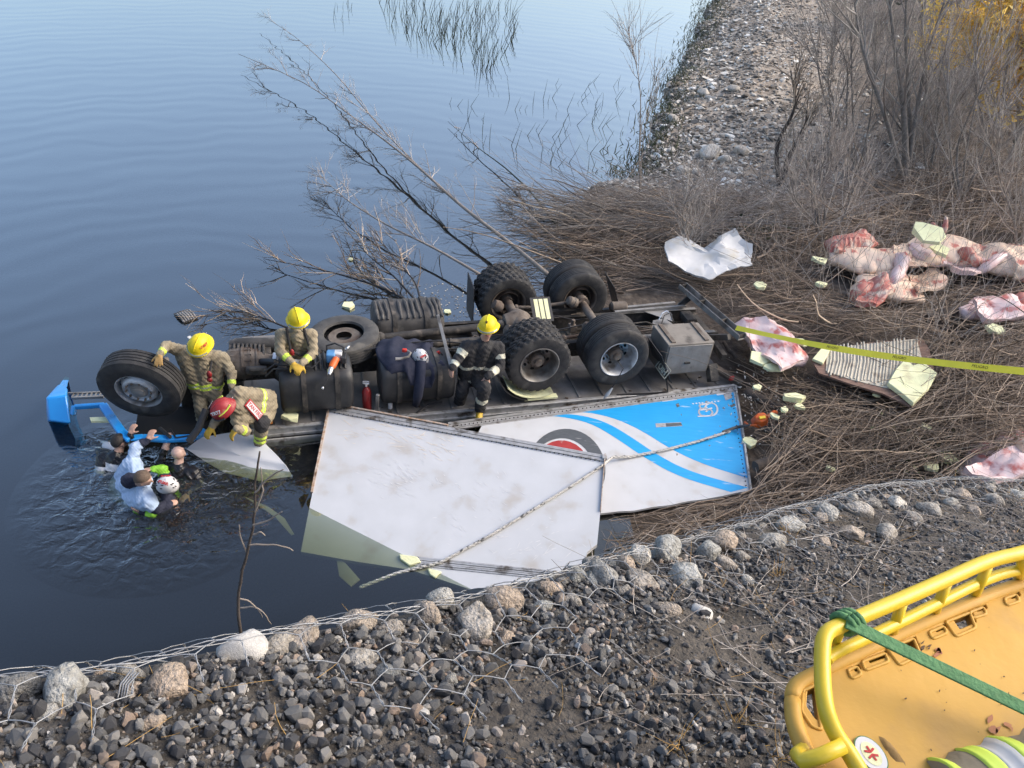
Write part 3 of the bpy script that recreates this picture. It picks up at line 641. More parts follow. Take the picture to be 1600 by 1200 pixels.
for s in (1, -1):
    part('brake_chamber', 'rusty_iron', lambda m: (m.lathe([(0, .0), (.0, .08), (.05, .088), (.06, .1), (.075, .1), (.085, .088), (.16, .082), (.19, .05), (.19, 0)], (-1.15, s*.42, .06), (.75, 0, .45), 18), m.cyl((-1.32, s*.45, .14), (-1.15, s*.42, .06), .02, 8)))
    part('brake_chamber', 'rusty_iron', lambda m: m.lathe([(0, .0), (.0, .08), (.06, .1), (.075, .1), (.16, .082), (.19, 0)], (.2, s*.4, .08), (.75, 0, .45), 18))
    part('leaf_spring', 'chassis', lambda m: [m.box((-.66, s*.5, -.10 - q*.025), (1.5 - q*.2, .09, .018)) for q in range(6)])
    part('torque_rod', 'rusty_iron', lambda m: (m.cyl((-1.2, s*.52, .05), (-.62, s*.52, .0), .03, 10), m.ball((-1.2, s*.52, .05), .055), m.ball((-.62, s*.52, .0), .055)))
    part('torque_rod', 'rusty_iron', lambda m: (m.cyl((-.1, s*.52, .0), (-.60, s*.52, -.04), .03, 10), m.ball((-.1, s*.52, .0), .05)))
    # frame rail: C channel
    part('frame_rail', 'chassis', lambda m: (m.bar((FE[s], s*.43, -.30), (-3.55, s*.43, -.30), .012, .26), m.bar((FE[s], s*.395, -.165), (-3.55, s*.395, -.165), .075, .012), m.bar((FE[s], s*.395, -.435), (-3.55, s*.395, -.435), .075, .012)), bevel=.003)
    part('frame_flange', 'grey_steel', lambda m: m.bar((-1.95, s*.39, -.156), (-3.5, s*.39, -.156), .07, .006))
for x in (2.2, .7, -.66, -2.0, -2.75, -3.45):
    part('cross_member', 'chassis', lambda m: (m.box((x, 0, -.24), (.10, .80, .03)), m.box((x - .04, 0, -.32), (.015, .80, .16))))
part('gusset', 'grey_steel', lambda m: (m.sheet([(-2.3, .37, -.14), (-2.9, .37, -.14), (-2.75, -.1, -.14), (-2.5, -.05, -.14)], (0, 0, 1), .01), m.sheet([(-2.45, -.38, -.14), (-2.95, -.38, -.14), (-2.85, .02, -.14)], (0, 0, 1), .01)))
part('air_tank', 'rusty_iron', lambda m: (m.lathe([(0, 0), (.01, .07), (.04, .105), (.38, .105), (.41, .07), (.42, 0)], (-1.75, .62, -.12), (-1, .0, -.05), 20), m.cyl((-2.0, .62, -.03), (-2.0, .62, .0), .035, 10)))
part('air_tank', 'rusty_iron', lambda m: m.lathe([(0, 0), (.01, .06), (.04, .09), (.3, .09), (.33, .06), (.34, 0)], (-1.9, -.62, -.16), (-1, .0, 0), 18))
for pts in ([(-2.5, .25, -.1), (-2.6, .12, .06), (-2.75, .05, .06), (-2.8, .15, -.08)], [(-1.3, .3, .1), (-1.8, .25, .02), (-2.4, .3, -.1)], [(-.4, .2, -.05), (.3, .3, .0), (.9, .2, -.1)], [(1.0, .62, .08), (1.5, .5, .1), (2.2, .55, .12), (2.7, .6, .05)], [(.5, .3, -.1), (.0, .28, .1), (-.6, .3, .02), (-1.2, .3, .12)]): part('air_line', 'black_plastic', lambda m: m.tube(pts, .012, 6))
part('air_line', 'chrome', lambda m: m.tube([(-2.55, .05, -.08), (-2.62, .0, .03), (-2.72, -.04, .05), (-2.8, .02, .0), (-2.78, .08, -.08)], .01, 6))
# propeller shaft and exhaust
part('propeller_shaft', 'chassis', lambda m: (m.tube([(4.0, .12, -.10), (2.3, .08, -.06), (.30, .04, .02)], .065, 16), m.ball((2.3, .08, -.06), .1), m.ball((.3, .04, .02), .09), m.ball((4.0, .12, -.10), .1)))
part('side_pipe', 'chassis', lambda m: m.tube([(3.3, .48, .02), (2.4, .45, .0), (.75, .40, -.02)], .06, 14))
part('strap', 'chassis', lambda m: (m.tube([(2.45, .45, .0), (2.41, .45, .0)], .072, 14), m.tube([(1.25, .42, -.01), (1.21, .42, -.01)], .072, 14)))
part('exhaust_pipe', 'tank_dusty', lambda m: m.tube([(4.55, .02, -.05), (4.45, .02, -.05), (3.75, .15, -.02), (3.3, .2, -.1)], [.06, .10, .11, .11], 18))
# engine, gearbox, bellhousing
gb = part('gearbox', 'rusty_iron', lambda m: m.tube([(4.62, .45, -.12), (4.52, .47, -.10), (4.34, .5, -.08), (4.20, .5, -.08), (4.08, .5, -.09), (3.9, .5, -.12)], [.15, .22, .235, .21, .15, .12], 20))
for q in range(3): part('flange_ring', 'rusty_iron', lambda m: m.tube([(4.36 - q*.1, .5, -.08), (4.335 - q*.1, .5, -.08)], [.248 - q*.02, .248 - q*.02], 24), parent=gb)
for q in range(9):
    a = R(20 + q*24); part('housing_rib', 'rusty_iron', lambda m: m.bar((4.52, .48 + .215*math.cos(a), -.10 + .215*math.sin(a)), (4.22, .5 + .225*math.cos(a), -.08 + .225*math.sin(a)), .016, .03, (0, math.cos(a), math.sin(a))), parent=gb)
part('starter', 'chassis', lambda m: (m.cyl((4.3, .78, -.02), (4.02, .78, -.04), .07, 14), m.cyl((4.25, .85, .05), (4.05, .85, .03), .04, 10)), parent=gb)
part('oil_pan', 'chassis', lambda m: [m.bar((4.05 + q*.06, .05, -.02), (4.05 + q*.06, .5, .02), .035, .08) for q in range(8)] + [m.box((4.25, .27, -.12), (.6, .5, .22))], bevel=.008)
part('clamp', 'chrome', lambda m: m.tube([(3.92, .55, .0), (3.87, .56, -.005)], .1, 18))
part('clutch_hose', 'black_plastic', lambda m: (m.tube([(4.1, .6, 0), (3.9, .75, .08), (3.7, .8, -.05), (3.6, .85, -.3)], .05, 10), m.tube([(4.6, .7, -.1), (4.5, 1.0, -.2), (4.35, 1.2, -.45), (4.5, 1.25, -.7)], .035, 8)))
part('engine', 'chassis', lambda m: (m.box((4.85, .1, -.85), (.9, .7, .8)), m.box((4.9, .2, -.45), (.5, .5, .2)), m.cyl((4.9, .3, -.4), (4.9, .3, -.3), .12, 14)), bevel=.03)
part('steering_arm', 'rusty_iron', lambda m: (m.tube([(5.6, .75, -.15), (5.6, .2, -.5), (5.6, -.75, -.75)], .05, 10), m.tube([(5.3, .7, -.02), (4.7, .6, -.1)], .03, 8)))
part('bracket', 'white_gel', lambda m: (m.bar((5.15, -.35, -.1), (4.95, -.15, -.18), .05, .03), m.bar((5.2, .25, -.14), (4.95, .22, -.2), .06, .05)))
# fuel tanks
def rtank(name, x0, x1, y0, y1, z0, z1, mat, ribs, top_grooves):
    cx, cy, cz = (x0+x1)/2, (y0+y1)/2, (z0+z1)/2; hy, hz = (y1-y0)/2, (z1-z0)/2; n = 28; vs = []; xs = [x0, x0 + .02, x0 + .06] + list(np.linspace(x0 + .1, x1 - .1, 13)) + [x1 - .06, x1 - .02, x1]
    sc = [.80, .93, .985] + [1]*13 + [.985, .93, .80]
    m = MB()
    for x, k in zip(xs, sc):
        for j in range(n):
            a = 2*math.pi*j/n; c, s_ = math.cos(a), math.sin(a); e = 4.5
            q = (abs(c)**e + abs(s_)**e)**(-1/e)
            g = 1 - (.045 if top_grooves and int(x*18) % 3 == 0 and 1 < k + .1 else 0)*(s_ > .3)
            vs.append((x, cy + hy*k*q*c, cz + hz*k*q*s_*g))
    K = len(xs); fs = [(i*n + j, i*n + (j+1) % n, (i+1)*n + (j+1) % n, (i+1)*n + j) for i in range(K-1) for j in range(n)] + [tuple(range(n-1, -1, -1)), tuple((K-1)*n + j for j in range(n))]
    m.add(vs, fs); t = m.build(name, M_[mat], truck, ang=50)
    for x in ribs:
        b = MB(); ring = []
        for j in range(n):
            a = 2*math.pi*j/n; c, s_ = math.cos(a), math.sin(a); q = (abs(c)**4.5 + abs(s_)**4.5)**(-1/4.5); ring.append((cy + (hy + .014)*q*c, cz + (hz + .014)*q*s_))
        vs = [(x + dx, *r) for dx in (-.035, .035) for r in ring]; b.add(vs, [(j, (j+1) % n, n + (j+1) % n, n + j) for j in range(n)] + [tuple(range(n)), tuple(range(n, 2*n))]); b.build('tank_strap', M_['chassis'], t, ang=40)
    return t
t1 = rtank('fuel_tank', 2.82, 3.86, .52, 1.22, -.60, .10, 'tank_plastic', (3.05, 3.52), False)
t2 = rtank('fuel_tank', 1.30, 2.42, .52, 1.22, -.58, .06, 'tank_plastic', (1.55, 2.15), False)
t3 = rtank('fuel_tank', 1.20, 2.34, -.92, -.16, -.55, .14, 'tank_dusty', (1.50, 2.02), True)
for x in (1.25, 1.32, 1.39, 1.60, 1.70, 1.80, 1.91, 2.13, 2.21, 2.28):
    part('tank_rib', 'tank_dusty', lambda m: m.tube([(x, -.80, .10), (x + random.uniform(-.02, .02), -.6, .145), (x + random.uniform(-.02, .02), -.3 - random.uniform(0, .2), .14), (x, -.2, .10)], [.02, .035, .03, .015], 8), parent=t3)
for x in np.arange(2.92, 3.36, .07):
    part('tank_rib', 'tank_plastic', lambda m: m.tube([(x, .58, .08), (x, .7, .115), (x, .98, .115), (x, 1.06, .09)], [.015, .025, .025, .015], 8), parent=t1)
# spare tyre lying flat
sp = wheel('spare_wheel', LZ(537, 522, .02), (R(90), R(4), 0)); sp.location = (2.85, .12, -.02)
tyre(sp, 0, False, 'rubber_worn', .30, .54)
im = MB(); im.lathe([(-.14, .30), (-.1, .285), (.03, .275), (.07, .24), (.07, .12)], (0, 0, 0), (0, 1, 0), 36); im.build('rim', M_['rusty_iron'], sp)
# toolbox at the tail
tb = part('toolbox', 'toolbox', lambda m: m.box((-2.62, .82, -.17), (.84, .62, .60)), bevel=.012)
part('toolbox_door', 'grey_steel', lambda m: (m.box((-2.62, 1.137, -.17), (.78, .014, .54)),), parent=tb, bevel=.006)
part('door_latch', 'chassis', lambda m: m.box((-2.62, 1.152, -.24), (.10, .02, .03)), parent=tb)
for x in (-2.32, -2.92): part('mounting_strap', 'rusty_iron', lambda m: m.box((x, .80, .142), (.07, .56, .02)), parent=tb)
# underrun beam, bent up across the tail
a, b = LZ(1066, 446, .18), LZ(1160, 527, .02)
ub_n = (b - a).normalized(); ub_s = Vector((0, 0, 1)).cross(ub_n).normalized(); ub_u = ub_n.cross(ub_s)
ub = part('underrun_beam', 'grey_steel', lambda m: [m.bar(a - ub_u*.05, b - ub_u*.05, .16, .012)] + [m.bar(a + ub_s*q*.08, b + ub_s*q*.08, .012, .10) for q in (1, -1)], bevel=.003)
for t in (.02, .34, .70, .98): part('stiffener', 'chassis', lambda m: m.bar(a.lerp(b, t) - ub_s*.075, a.lerp(b, t) + ub_s*.075, .014, .085), parent=ub)
part('tail_bracket', 'chassis', lambda m: (m.bar((-3.3, .5, -.2), (-3.45, .9, .05), .08, .1), m.bar((-3.4, .3, -.25), (-3.4, 1.0, -.3), .1, .12), m.bar((-3.2, -.5, -.2), (-3.35, -.4, .1), .08, .1), m.box((-3.25, -.15, -.2), (.2, .3, .12)), m.bar((-3.15, 1.05, -.38), (-3.15, 1.25, -.6), .16, .14)), bevel=.008)
part('rear_rail', 'grey_steel', lambda m: (m.bar((-1.7, -.95, -.45), (-3.4, -.95, -.38), .06, .08), m.bar((-1.9, -.38, -.13), (-3.3, -.40, -.10), .05, .04)))
part('tail_post', 'rusty_iron', lambda m: m.bar((-3.3, .9, -.55), (-3.68, 1.3, -.66), .10, .10))
part('marker_lamp', 'lens_red', lambda m: m.box(LY(1143, 591, 1.30), (.08, .03, .08)), bevel=.006)
part('chevron_plate', 'foam', lambda m: [m.sheet([(-.36 - q*.09, -.42, .20), (-.43 - q*.09, -.42, .20), (-.43 - q*.09, -.12, -.02), (-.36 - q*.09, -.12, -.02)], (0, .6, .8), .006) for q in range(3)])
part('chevron_backing', 'black_plastic', lambda m: m.sheet([(-.30, -.45, .215), (-.66, -.45, .215), (-.66, -.09, -.05), (-.30, -.09, -.05)], (0, .6, .8), -.004))
# mudguards / flaps
mf = part('mudflap', 'black_plastic', lambda m: m.sheet([(-2.02, .72, .05), (-2.02, 1.28, .05), (-2.32, 1.30, -.52), (-2.28, .70, -.52)], (1, 0, .4), .02))
_n = Vector((-1, 0, .47)).normalized()
part('mudflap', 'black_plastic', lambda m: m.sheet([(.62, -1.2, .35), (.62, -.7, .30), (.60, -.7, -.4), (.60, -1.2, -.4)], (1, 0, 0), .015))
part('mudflap', 'black_plastic', lambda m: m.sheet([(-1.95, -1.2, .25), (-1.95, -.7, .2), (-2.25, -.7, -.5), (-2.25, -1.2, -.5)], (1, 0, .4), .015))
def arch(m, x, y0, y1, a0, a1, r, th=.012):
    n = 10; vs = []
    for rr in (r, r + th):
        for y in (y0, y1):
            for q in range(n):
                a = a0 + (a1 - a0)*q/(n-1); vs.append((x + math.cos(a)*rr, y, math.sin(a)*rr))
    for q in range(n-1):
        m.add([vs[q], vs[q+1], vs[n+q+1], vs[n+q], vs[2*n+q], vs[2*n+q+1], vs[3*n+q+1], vs[3*n+q]], [(0, 1, 2, 3), (7, 6, 5, 4), (0, 4, 5, 1), (3, 2, 6, 7), (0, 3, 7, 4), (1, 5, 6, 2)])
part('mudguard', 'foam', lambda m: (arch(m, 0, .9, 1.26, R(-38), R(-118), .60), m.box((-.10, 1.2, -.645), (.55, .10, .03))))
part('mudguard', 'black_plastic', lambda m: arch(m, .02, .85, 1.27, R(-10), R(-80), .64))
# box floor seen from below
FZ = -.72
part('box_floor', 'floor_under', lambda m: m.box((.45, .0, FZ - .06), (8.0, 2.50, .12)), bevel=.01)
for x in np.arange(-3.3, 4.3, .42):
    part('floor_bearer', 'floor_under', lambda m: m.box((x, 0, FZ + .008), (.05, 2.42, .018)), bevel=.006)
part('floor_edge_rail', 'alu_trim', lambda m: (m.box((.4, 1.275, FZ - .05), (8.05, .05, .15)), m.box((.4, 1.31, FZ - .11), (8.05, .03, .05)), m.box((.4, 1.305, FZ + .01), (8.05, .02, .03))), bevel=.005)
for x in (4.12, .92):
    part('side_lamp', 'amber', lambda m: (m.box((x - .06, 1.22, FZ + .10), (.12, .05, .10)),), bevel=.008)
part('side_lamp_box', 'chassis', lambda m: m.box((4.07, 1.15, FZ + .1), (.2, .10, .2)))
part('front_sill', 'alu_trim', lambda m: m.box((3.7, 1.38, FZ - .18), (.85, .03, .12)))
for pts in ([(4.3, 1.3, FZ), (4.32, 1.45, FZ - .3), (4.1, 1.6, FZ - .45), (3.9, 1.6, FZ - .6)], [(-1.4, 1.25, FZ + .02), (-1.9, 1.32, FZ + .05), (-2.3, 1.3, FZ + .02), (-2.35, 1.1, FZ + .15)], [(1.9, 1.25, FZ + .02), (1.7, 1.15, FZ + .08), (1.5, 1.22, FZ + .16)]): part('floor_cable', 'black_plastic', lambda m: m.tube(pts, .018, 6))
part('valve_cable', 'black_plastic', lambda m: m.tube([(-1.32, 1.22, -.05), (-1.38, 1.32, -.12), (-1.30, 1.34, -.35), (-1.2, 1.36, -.52)], .008, 5))
part('loose_strip', 'white_gel', lambda m: m.tube([(-1.24, 1.36, -.46), (-1.17, 1.37, -.58), (-1.12, 1.37, -.66)], [.012, .035, .012], 6))
for q in range(14):      # mud lumps and splinters on the floor underside
    x, y = random.uniform(-3.2, 2.6), random.uniform(.95, 1.22)
    V, F = hull(9, 4000 + q); s = random.uniform(.02, .05)
    part('mud_lump', 'soil', lambda m: m.add([(x + v[0]*s, y + v[1]*s, FZ + .01 + v[2]*s*.5) for v in V], [tuple(f) for f in F]))
# cab wreck: blue corner, wheel arch trim, step grille, dark body under the water
cb = part('cab', 'black_plastic', lambda m: (m.box((6.05, -.15, -2.0), (1.5, 2.2, 1.4)), m.box((5.15, .0, -2.0), (.9, 2.0, 1.3))), bevel=.08)
def pz(x, y, z): return LZ(x, y, z)
zc = -.56
part('bumper_corner', 'cab_blue', lambda m: m.add(
    [pz(72, 622, zc + .10), pz(104, 617, zc + .12), pz(111, 662, zc - .16), pz(76, 658, zc - .16), pz(92, 600, zc), pz(106, 607, zc), pz(100, 668, -1.3), pz(72, 660, -1.3), pz(84, 608, -1.2), pz(106, 610, -1.2)],
    [(0, 1, 2, 3), (0, 4, 5, 1), (2, 3, 7, 6), (3, 0, 8, 7), (0, 4, 8), (1, 5, 9), (1, 2, 6, 9), (4, 5, 9, 8)]), parent=cb, bevel=.025)
part('deflector', 'cab_blue', lambda m: m.sheet([pz(90, 606, zc - .1), pz(104, 605, zc - .1), pz(108, 590, zc - .5), pz(102, 588, zc - .55)], (0, 0, 1), .01), parent=cb)
part('step_grille', 'grey_steel', lambda m: (m.bar(pz(106, 615, zc), pz(160, 613, zc), .02, .03), m.bar(pz(112, 622, zc), pz(162, 620, zc), .03, .04), [m.bar(pz(112 + q*7, 621, zc), pz(116 + q*7, 614, zc), .012, .02) for q in range(7)]), parent=cb)
def trim(pts, zz, w):
    m = MB(); P3 = [pz(x, y, z) for (x, y), z in zip(pts, zz)]
    for q in range(len(P3) - 1): m.bar(P3[q], P3[q+1] + (P3[q+1] - P3[q]).normalized()*.02, w, .07)
    return m
trim([(114, 648), (116, 636), (161, 633)], [zc - .1, zc, zc], .06).build('arch_trim', M_['cab_blue'], cb, bevel=.015)
trim([(161, 633), (176, 655), (190, 675), (203, 686)], [zc]*4, .12).build('arch_trim', M_['cab_blue'], cb, bevel=.02)
trim([(203, 686), (222, 684), (262, 686), (303, 684), (320, 674)], [zc - .02]*5, .11).build('arch_trim', M_['cab_blue'], cb, bevel=.02)
part('sill_plate', 'foam', lambda m: m.sheet([pz(140, 652, zc - .08), pz(172, 651, zc - .08), pz(174, 658, zc - .1), pz(142, 658, zc - .1)], (0, 0, 1), .03), parent=cb)
part('wheel_well_shade', 'hole_shade', lambda m: m.box((5.35, .75, -1.08), (1.1, .66, .5)), parent=cb)  # black box stands in for the shadow inside the arch
part('cab_hose', 'black_plastic', lambda m: (m.tube([pz(322, 640, -.2), pz(310, 670, -.35), pz(295, 690, -.5)], .05, 10), m.tube([pz(266, 670, zc), pz(275, 684, zc + .03), pz(300, 680, zc + .02), pz(312, 655, -.3)], .012, 6), m.tube([pz(250, 669, zc), pz(266, 683, zc + .06)], .025, 6)), parent=cb)
# maker's box on the mudflap: plate with the letters visible in the photo
pm = frame_M((-2.145, 1.08, -.20), (0, -1, 0), (1, 0, .5))
pm = frame_M(Vector((-2.20, 1.19, -.30)) + Vector((.02, 0, .01)), (0, -1, 0), (.95, 0, .5))
text_obj('lettering', 'HIO', .15, pm @ Matrix.Translation((0, 0, .014)), M_['cream_refl'], mf, .002, .003)
for sx, sy, w_, h_ in ((0, .085, .36, .012), (0, -.085, .36, .012), (.18, 0, .012, .18), (-.18, 0, .012, .18)):
    m = MB(); m.M = pm; m.box((sx, sy, .012), (w_, h_, .006)); m.build('plate_border', M_['cream_refl'], mf)

# plumbing and grime across the chassis
for q in range(16):
    x = random.uniform(-2.6, 3.2); y = random.choice((.3, .36, -.3, .5)); L = random.uniform(.5, 1.4)
    part('brake_hose', random.choice(('black_plastic', 'chassis', 'rusty_iron')), lambda m: m.tube([(x, y, -.14), (x - L*.3, y + random.uniform(-.12, .12), -.10 + random.uniform(0, .12)), (x - L*.7, y + random.uniform(-.15, .15), -.12 + random.uniform(0, .1)), (x - L, y + random.uniform(-.1, .1), -.15)], random.uniform(.008, .018), 6))
for q in range(10):
    x = random.uniform(-3.2, 3.0); s_ = random.choice((1, -1)); part('chassis_bracket', 'chassis', lambda m: (m.box((x, s_*.47, -.22), (random.uniform(.06, .16), .09, random.uniform(.08, .2))),), bevel=.006)
for x in (-.35, -.95, -1.6):
    part('valve_block', 'rusty_iron', lambda m: (m.box((x, .05, -.12), (.12, .14, .12)), m.cyl((x, .05, -.06), (x, .05, .04), .035, 10)), bevel=.008)
def ngon_mesh(m, pts, n, th): m.sheet(pts, n, th)
def plane_of(a, b, c):
    n = (b - a).cross(c - a).normalized()
    return (a, n if n.z > 0 else -n)
# --- side wall with the blue print, lying out from the floor edge
pA, pB, pC = PZ(1148, 603, .10), PZ(760, 657, .12), PZ(1172, 765, .06)
p0, pn = plane_of(pA, pB, pC)
def BP(x, y, lift=0): return PPL(x, y, p0, pn) + pn*lift
side = empty('side_panel', BP(960, 700), 'white lorry side wall with sky blue swoosh print and G S monogram', 'panel')
def spart(name, mat, root, fn, ang=30, bevel=0):
    m = MB(); fn(m); inv = root.matrix_world.inverted() if False else Matrix.Translation(-root.location); m.v = [tuple(inv @ Vector(v)) for v in m.v]; return m.build(name, M_[mat], root, ang, bevel)
def outline(pts, f): return [f(x, y) for x, y in pts]
bot = [(1172, 766), (1150, 770), (1128, 775), (1100, 780), (1075, 783), (1048, 789), (1020, 792), (990, 798), (965, 799), (940, 802), (900, 812)]
spart('skin', 'white_panel', side, lambda m: m.sheet(outline([(757, 657), (900, 640), (1030, 620), (1148, 603), (1160, 680)] + bot + [(800, 760), (740, 690)], BP), pn, .035))
spart('edge_rail', 'alu_trim', side, lambda m: (m.sheet(outline([(700, 660), (1147, 600), (1149, 612), (702, 672)], lambda x, y: BP(x, y, .006)), pn, .02), m.bar(BP(700, 664, .018), BP(1148, 604, .018), .02, .018), m.bar(BP(702, 670, .012), BP(1149, 611, .012), .012, .014)))
spart('corner_post', 'alu_trim', side, lambda m: (m.bar(BP(1149, 603, .0), BP(1161, 680, 0), .03, .05), m.bar(BP(1161, 680, 0), BP(1173, 767, 0), .03, .05)))
def bez(p, n=14):
    out = []; a, b, c, d = [np.array(q, float) for q in p]
    for i in range(n + 1):
        t = i/n; out.append(tuple(a*(1-t)**3 + 3*b*t*(1-t)**2 + 3*c*t*t*(1-t) + d*t**3))
    return out
top_c = bez([(893, 642), (985, 655), (1030, 700), (1171, 747)])       # lower limit of the upper blue field
blue1 = [(872, 646), (1000, 628), (1143, 611), (1160, 690), (1169, 742)]
whiteband_lo = bez([(880, 645), (960, 655), (1040, 712), (1172, 758)])
# upper blue field
def smooth2(pts, it=3):
    for _ in range(it):
        q = [pts[0]]
        for a_, b_ in zip(pts[:-1], pts[1:]): q += [(a_[0]*.75 + b_[0]*.25, a_[1]*.75 + b_[1]*.25), (a_[0]*.25 + b_[0]*.75, a_[1]*.25 + b_[1]*.75)]
        pts = q + [pts[-1]]
    return pts
c1 = smooth2([(890, 643), (925, 645), (965, 655), (1005, 674), (1050, 703), (1100, 726), (1168, 747)])
spart('blue_print', 'sky_blue', side, lambda m: m.sheet(outline([(1000, 629), (1146, 613), (1159, 683)] + c1[::-1], lambda x, y: BP(x, y, .0025)), pn, .002))
# lower blue stripe
s1 = smooth2([(872, 646), (910, 649), (948, 660), (985, 682), (1030, 713), (1080, 738), (1169, 762)]); s2 = smooth2([(846, 649), (885, 652), (925, 662), (962, 684), (1005, 714), (1060, 745), (1142, 769)])
spart('blue_print', 'sky_blue', side, lambda m: m.add([BP(x, y, .0025) for x, y in s1 + s2], [(i, i+1, len(s1)+i+1, len(s1)+i) for i in range(len(s1)-1)]))
# round emblem: dark arc and red centre
e_out = [(884 + 62*math.cos(R(a)), 735 + 65*math.sin(R(a))) for a in range(-180, 91, 8)]; e_in = [(878 + 50*math.cos(R(a)), 738 + 53*math.sin(R(a))) for a in range(-180, 91, 8)]
spart('dark_arc', 'print_dark', side, lambda m: m.add([BP(x, y, .0025) for x, y in e_out + e_in], [(i, i+1, len(e_out)+i+1, len(e_out)+i) for i in range(len(e_out)-1)]))
r_out = [(877 + 46*math.cos(R(a)), 738 + 50*math.sin(R(a))) for a in range(0, 360, 12)]
spart('red_disc', 'print_red', side, lambda m: m.sheet(outline(r_out, lambda x, y: BP(x, y, .0025)), pn, .002))
for x0, y0 in ((853, 645), (945, 634), (1034, 624), (1119, 614)):
    spart('white_tag', 'print_white', side, lambda m: m.sheet(outline([(x0, y0), (x0 + 23, y0 - 3), (x0 + 24, y0 + 1), (x0 + 1, y0 + 4)], lambda x, y: BP(x, y, .005)), pn, .004))
for lp in ([(1024, 662), (1064, 660), (1066, 666), (1025, 668)], [(1130, 616), (1142, 613), (1144, 622), (1134, 626)]): spart('scraped_patch', 'alu_trim', side, lambda m: m.sheet(outline(lp, lambda x, y: BP(x, y, .005)), pn, .002))
for lp in ([(1040, 662), (1064, 661), (1066, 665), (1041, 667)], [(1056, 632), (1060, 630), (1062, 635), (1058, 637)], [(1140, 634), (1148, 631), (1149, 634), (1143, 637)]): spart('scraped_hole', 'print_dark', side, lambda m: m.sheet(outline(lp, lambda x, y: BP(x, y, .0065)), pn, .002))
ex = (BP(1130, 640) - BP(1060, 650)).normalized()
spart('dotted_line', 'print_white', side, lambda m: [m.sheet([BP(1083 + q*4.9, 631 - q*.45, .005) + ex*dx + pn.cross(ex)*dy for dx, dy in ((-.014, -.014), (.014, -.014), (.014, .014), (-.014, .014))], pn, .002) for q in range(9)])
# upside-down monogram drawn with strokes
def strokes(m, pxs, w):
    for pl in pxs:
        P3 = [BP(x, y, .005) for x, y in pl]
        for q in range(len(P3) - 1): m.bar(P3[q] - (P3[q+1] - P3[q]).normalized()*w*.3, P3[q+1] + (P3[q+1] - P3[q]).normalized()*w*.3, w, .004, pn)
def arcp(cx, cy, rx, ry, a0, a1, n=10): return [(cx + rx*math.cos(R(a0 + (a1-a0)*i/n)), cy + ry*math.sin(R(a0 + (a1-a0)*i/n))) for i in range(n+1)]
spart('monogram', 'print_white', side, lambda m: strokes(m, [arcp(1111, 640, 10, 10, 190, 450), arcp(1108, 645, 5, 4.5, 200, 420), [(1111, 650), (1091, 651)], arcp(1099, 635, 6, 3.5, 30, 260), arcp(1099, 644, 7, 6, 250, 80), [(1093, 641), (1105, 640), (1112, 638)], [(1095, 633), (1108, 630)]], .028))
# --- big white roof sheet, its low corner in the water
qA, qB, qC = PZ(487, 795, .0), PZ(945, 712, .45), PZ(640, 872, .0)
q0, qn = plane_of(qA, qB, qC)
def RP(x, y, lift=0): return PPL(x, y, q0, qn) + qn*lift
roofp = empty('roof_panel', RP(730, 770), 'large scuffed white insulated sheet slid down into the water', 'panel')
ro = [(515, 633), (730, 673), (945, 712), (943, 745), (938, 800), (933, 850), (918, 862), (912, 880), (880, 888), (862, 906), (800, 912), (735, 921), (690, 906), (640, 890), (560, 878), (470, 862), (490, 760)]
spart('skin', 'white_panel', roofp, lambda m: m.sheet(outline(ro, RP), qn, .07))
spart('edge_profile', 'alu_trim', roofp, lambda m: [m.sheet(outline([(516 + 0, 634 + k), (945, 712 + k), (945, 714 + k), (516, 636.5 + k)], lambda x, y: RP(x, y, .012 + .006*(j % 2))), qn, .02) for j, k in enumerate((0, 2.6, 5.2, 7.8))])
spart('rusted_edge', 'rust_edge', roofp, lambda m: (m.bar(RP(516, 632, .0), RP(700, 666, .0), .03, .06), m.bar(RP(515, 632, -.02), RP(487, 770, -.02), .03, .09), m.bar(RP(945, 711, 0), RP(938, 800, -.01), .012, .08)))
spart('end_cap', 'alu_trim', roofp, lambda m: m.box(RP(944, 716, .01), (.07, .09, .06)), bevel=.01)
spart('lower_profile', 'alu_trim', roofp, lambda m: [m.sheet(outline([(632, 868 + k*1.0), (872, 893 + k), (872, 895 + k), (632, 870.5 + k)], lambda x, y: RP(x, y, .010 + .005*(j % 2))), qn, .02) for j, k in enumerate((0, 3, 6, 9, 12))])
spart('torn_foam', 'foam', roofp, lambda m: (m.sheet(outline([(624, 868), (652, 872), (658, 880), (640, 886), (626, 876)], lambda x, y: RP(x, y, .04)), qn, .05), m.sheet(outline([(668, 890), (690, 895), (680, 905), (672, 900)], lambda x, y: RP(x, y, .04)), qn, .04)), bevel=.01)
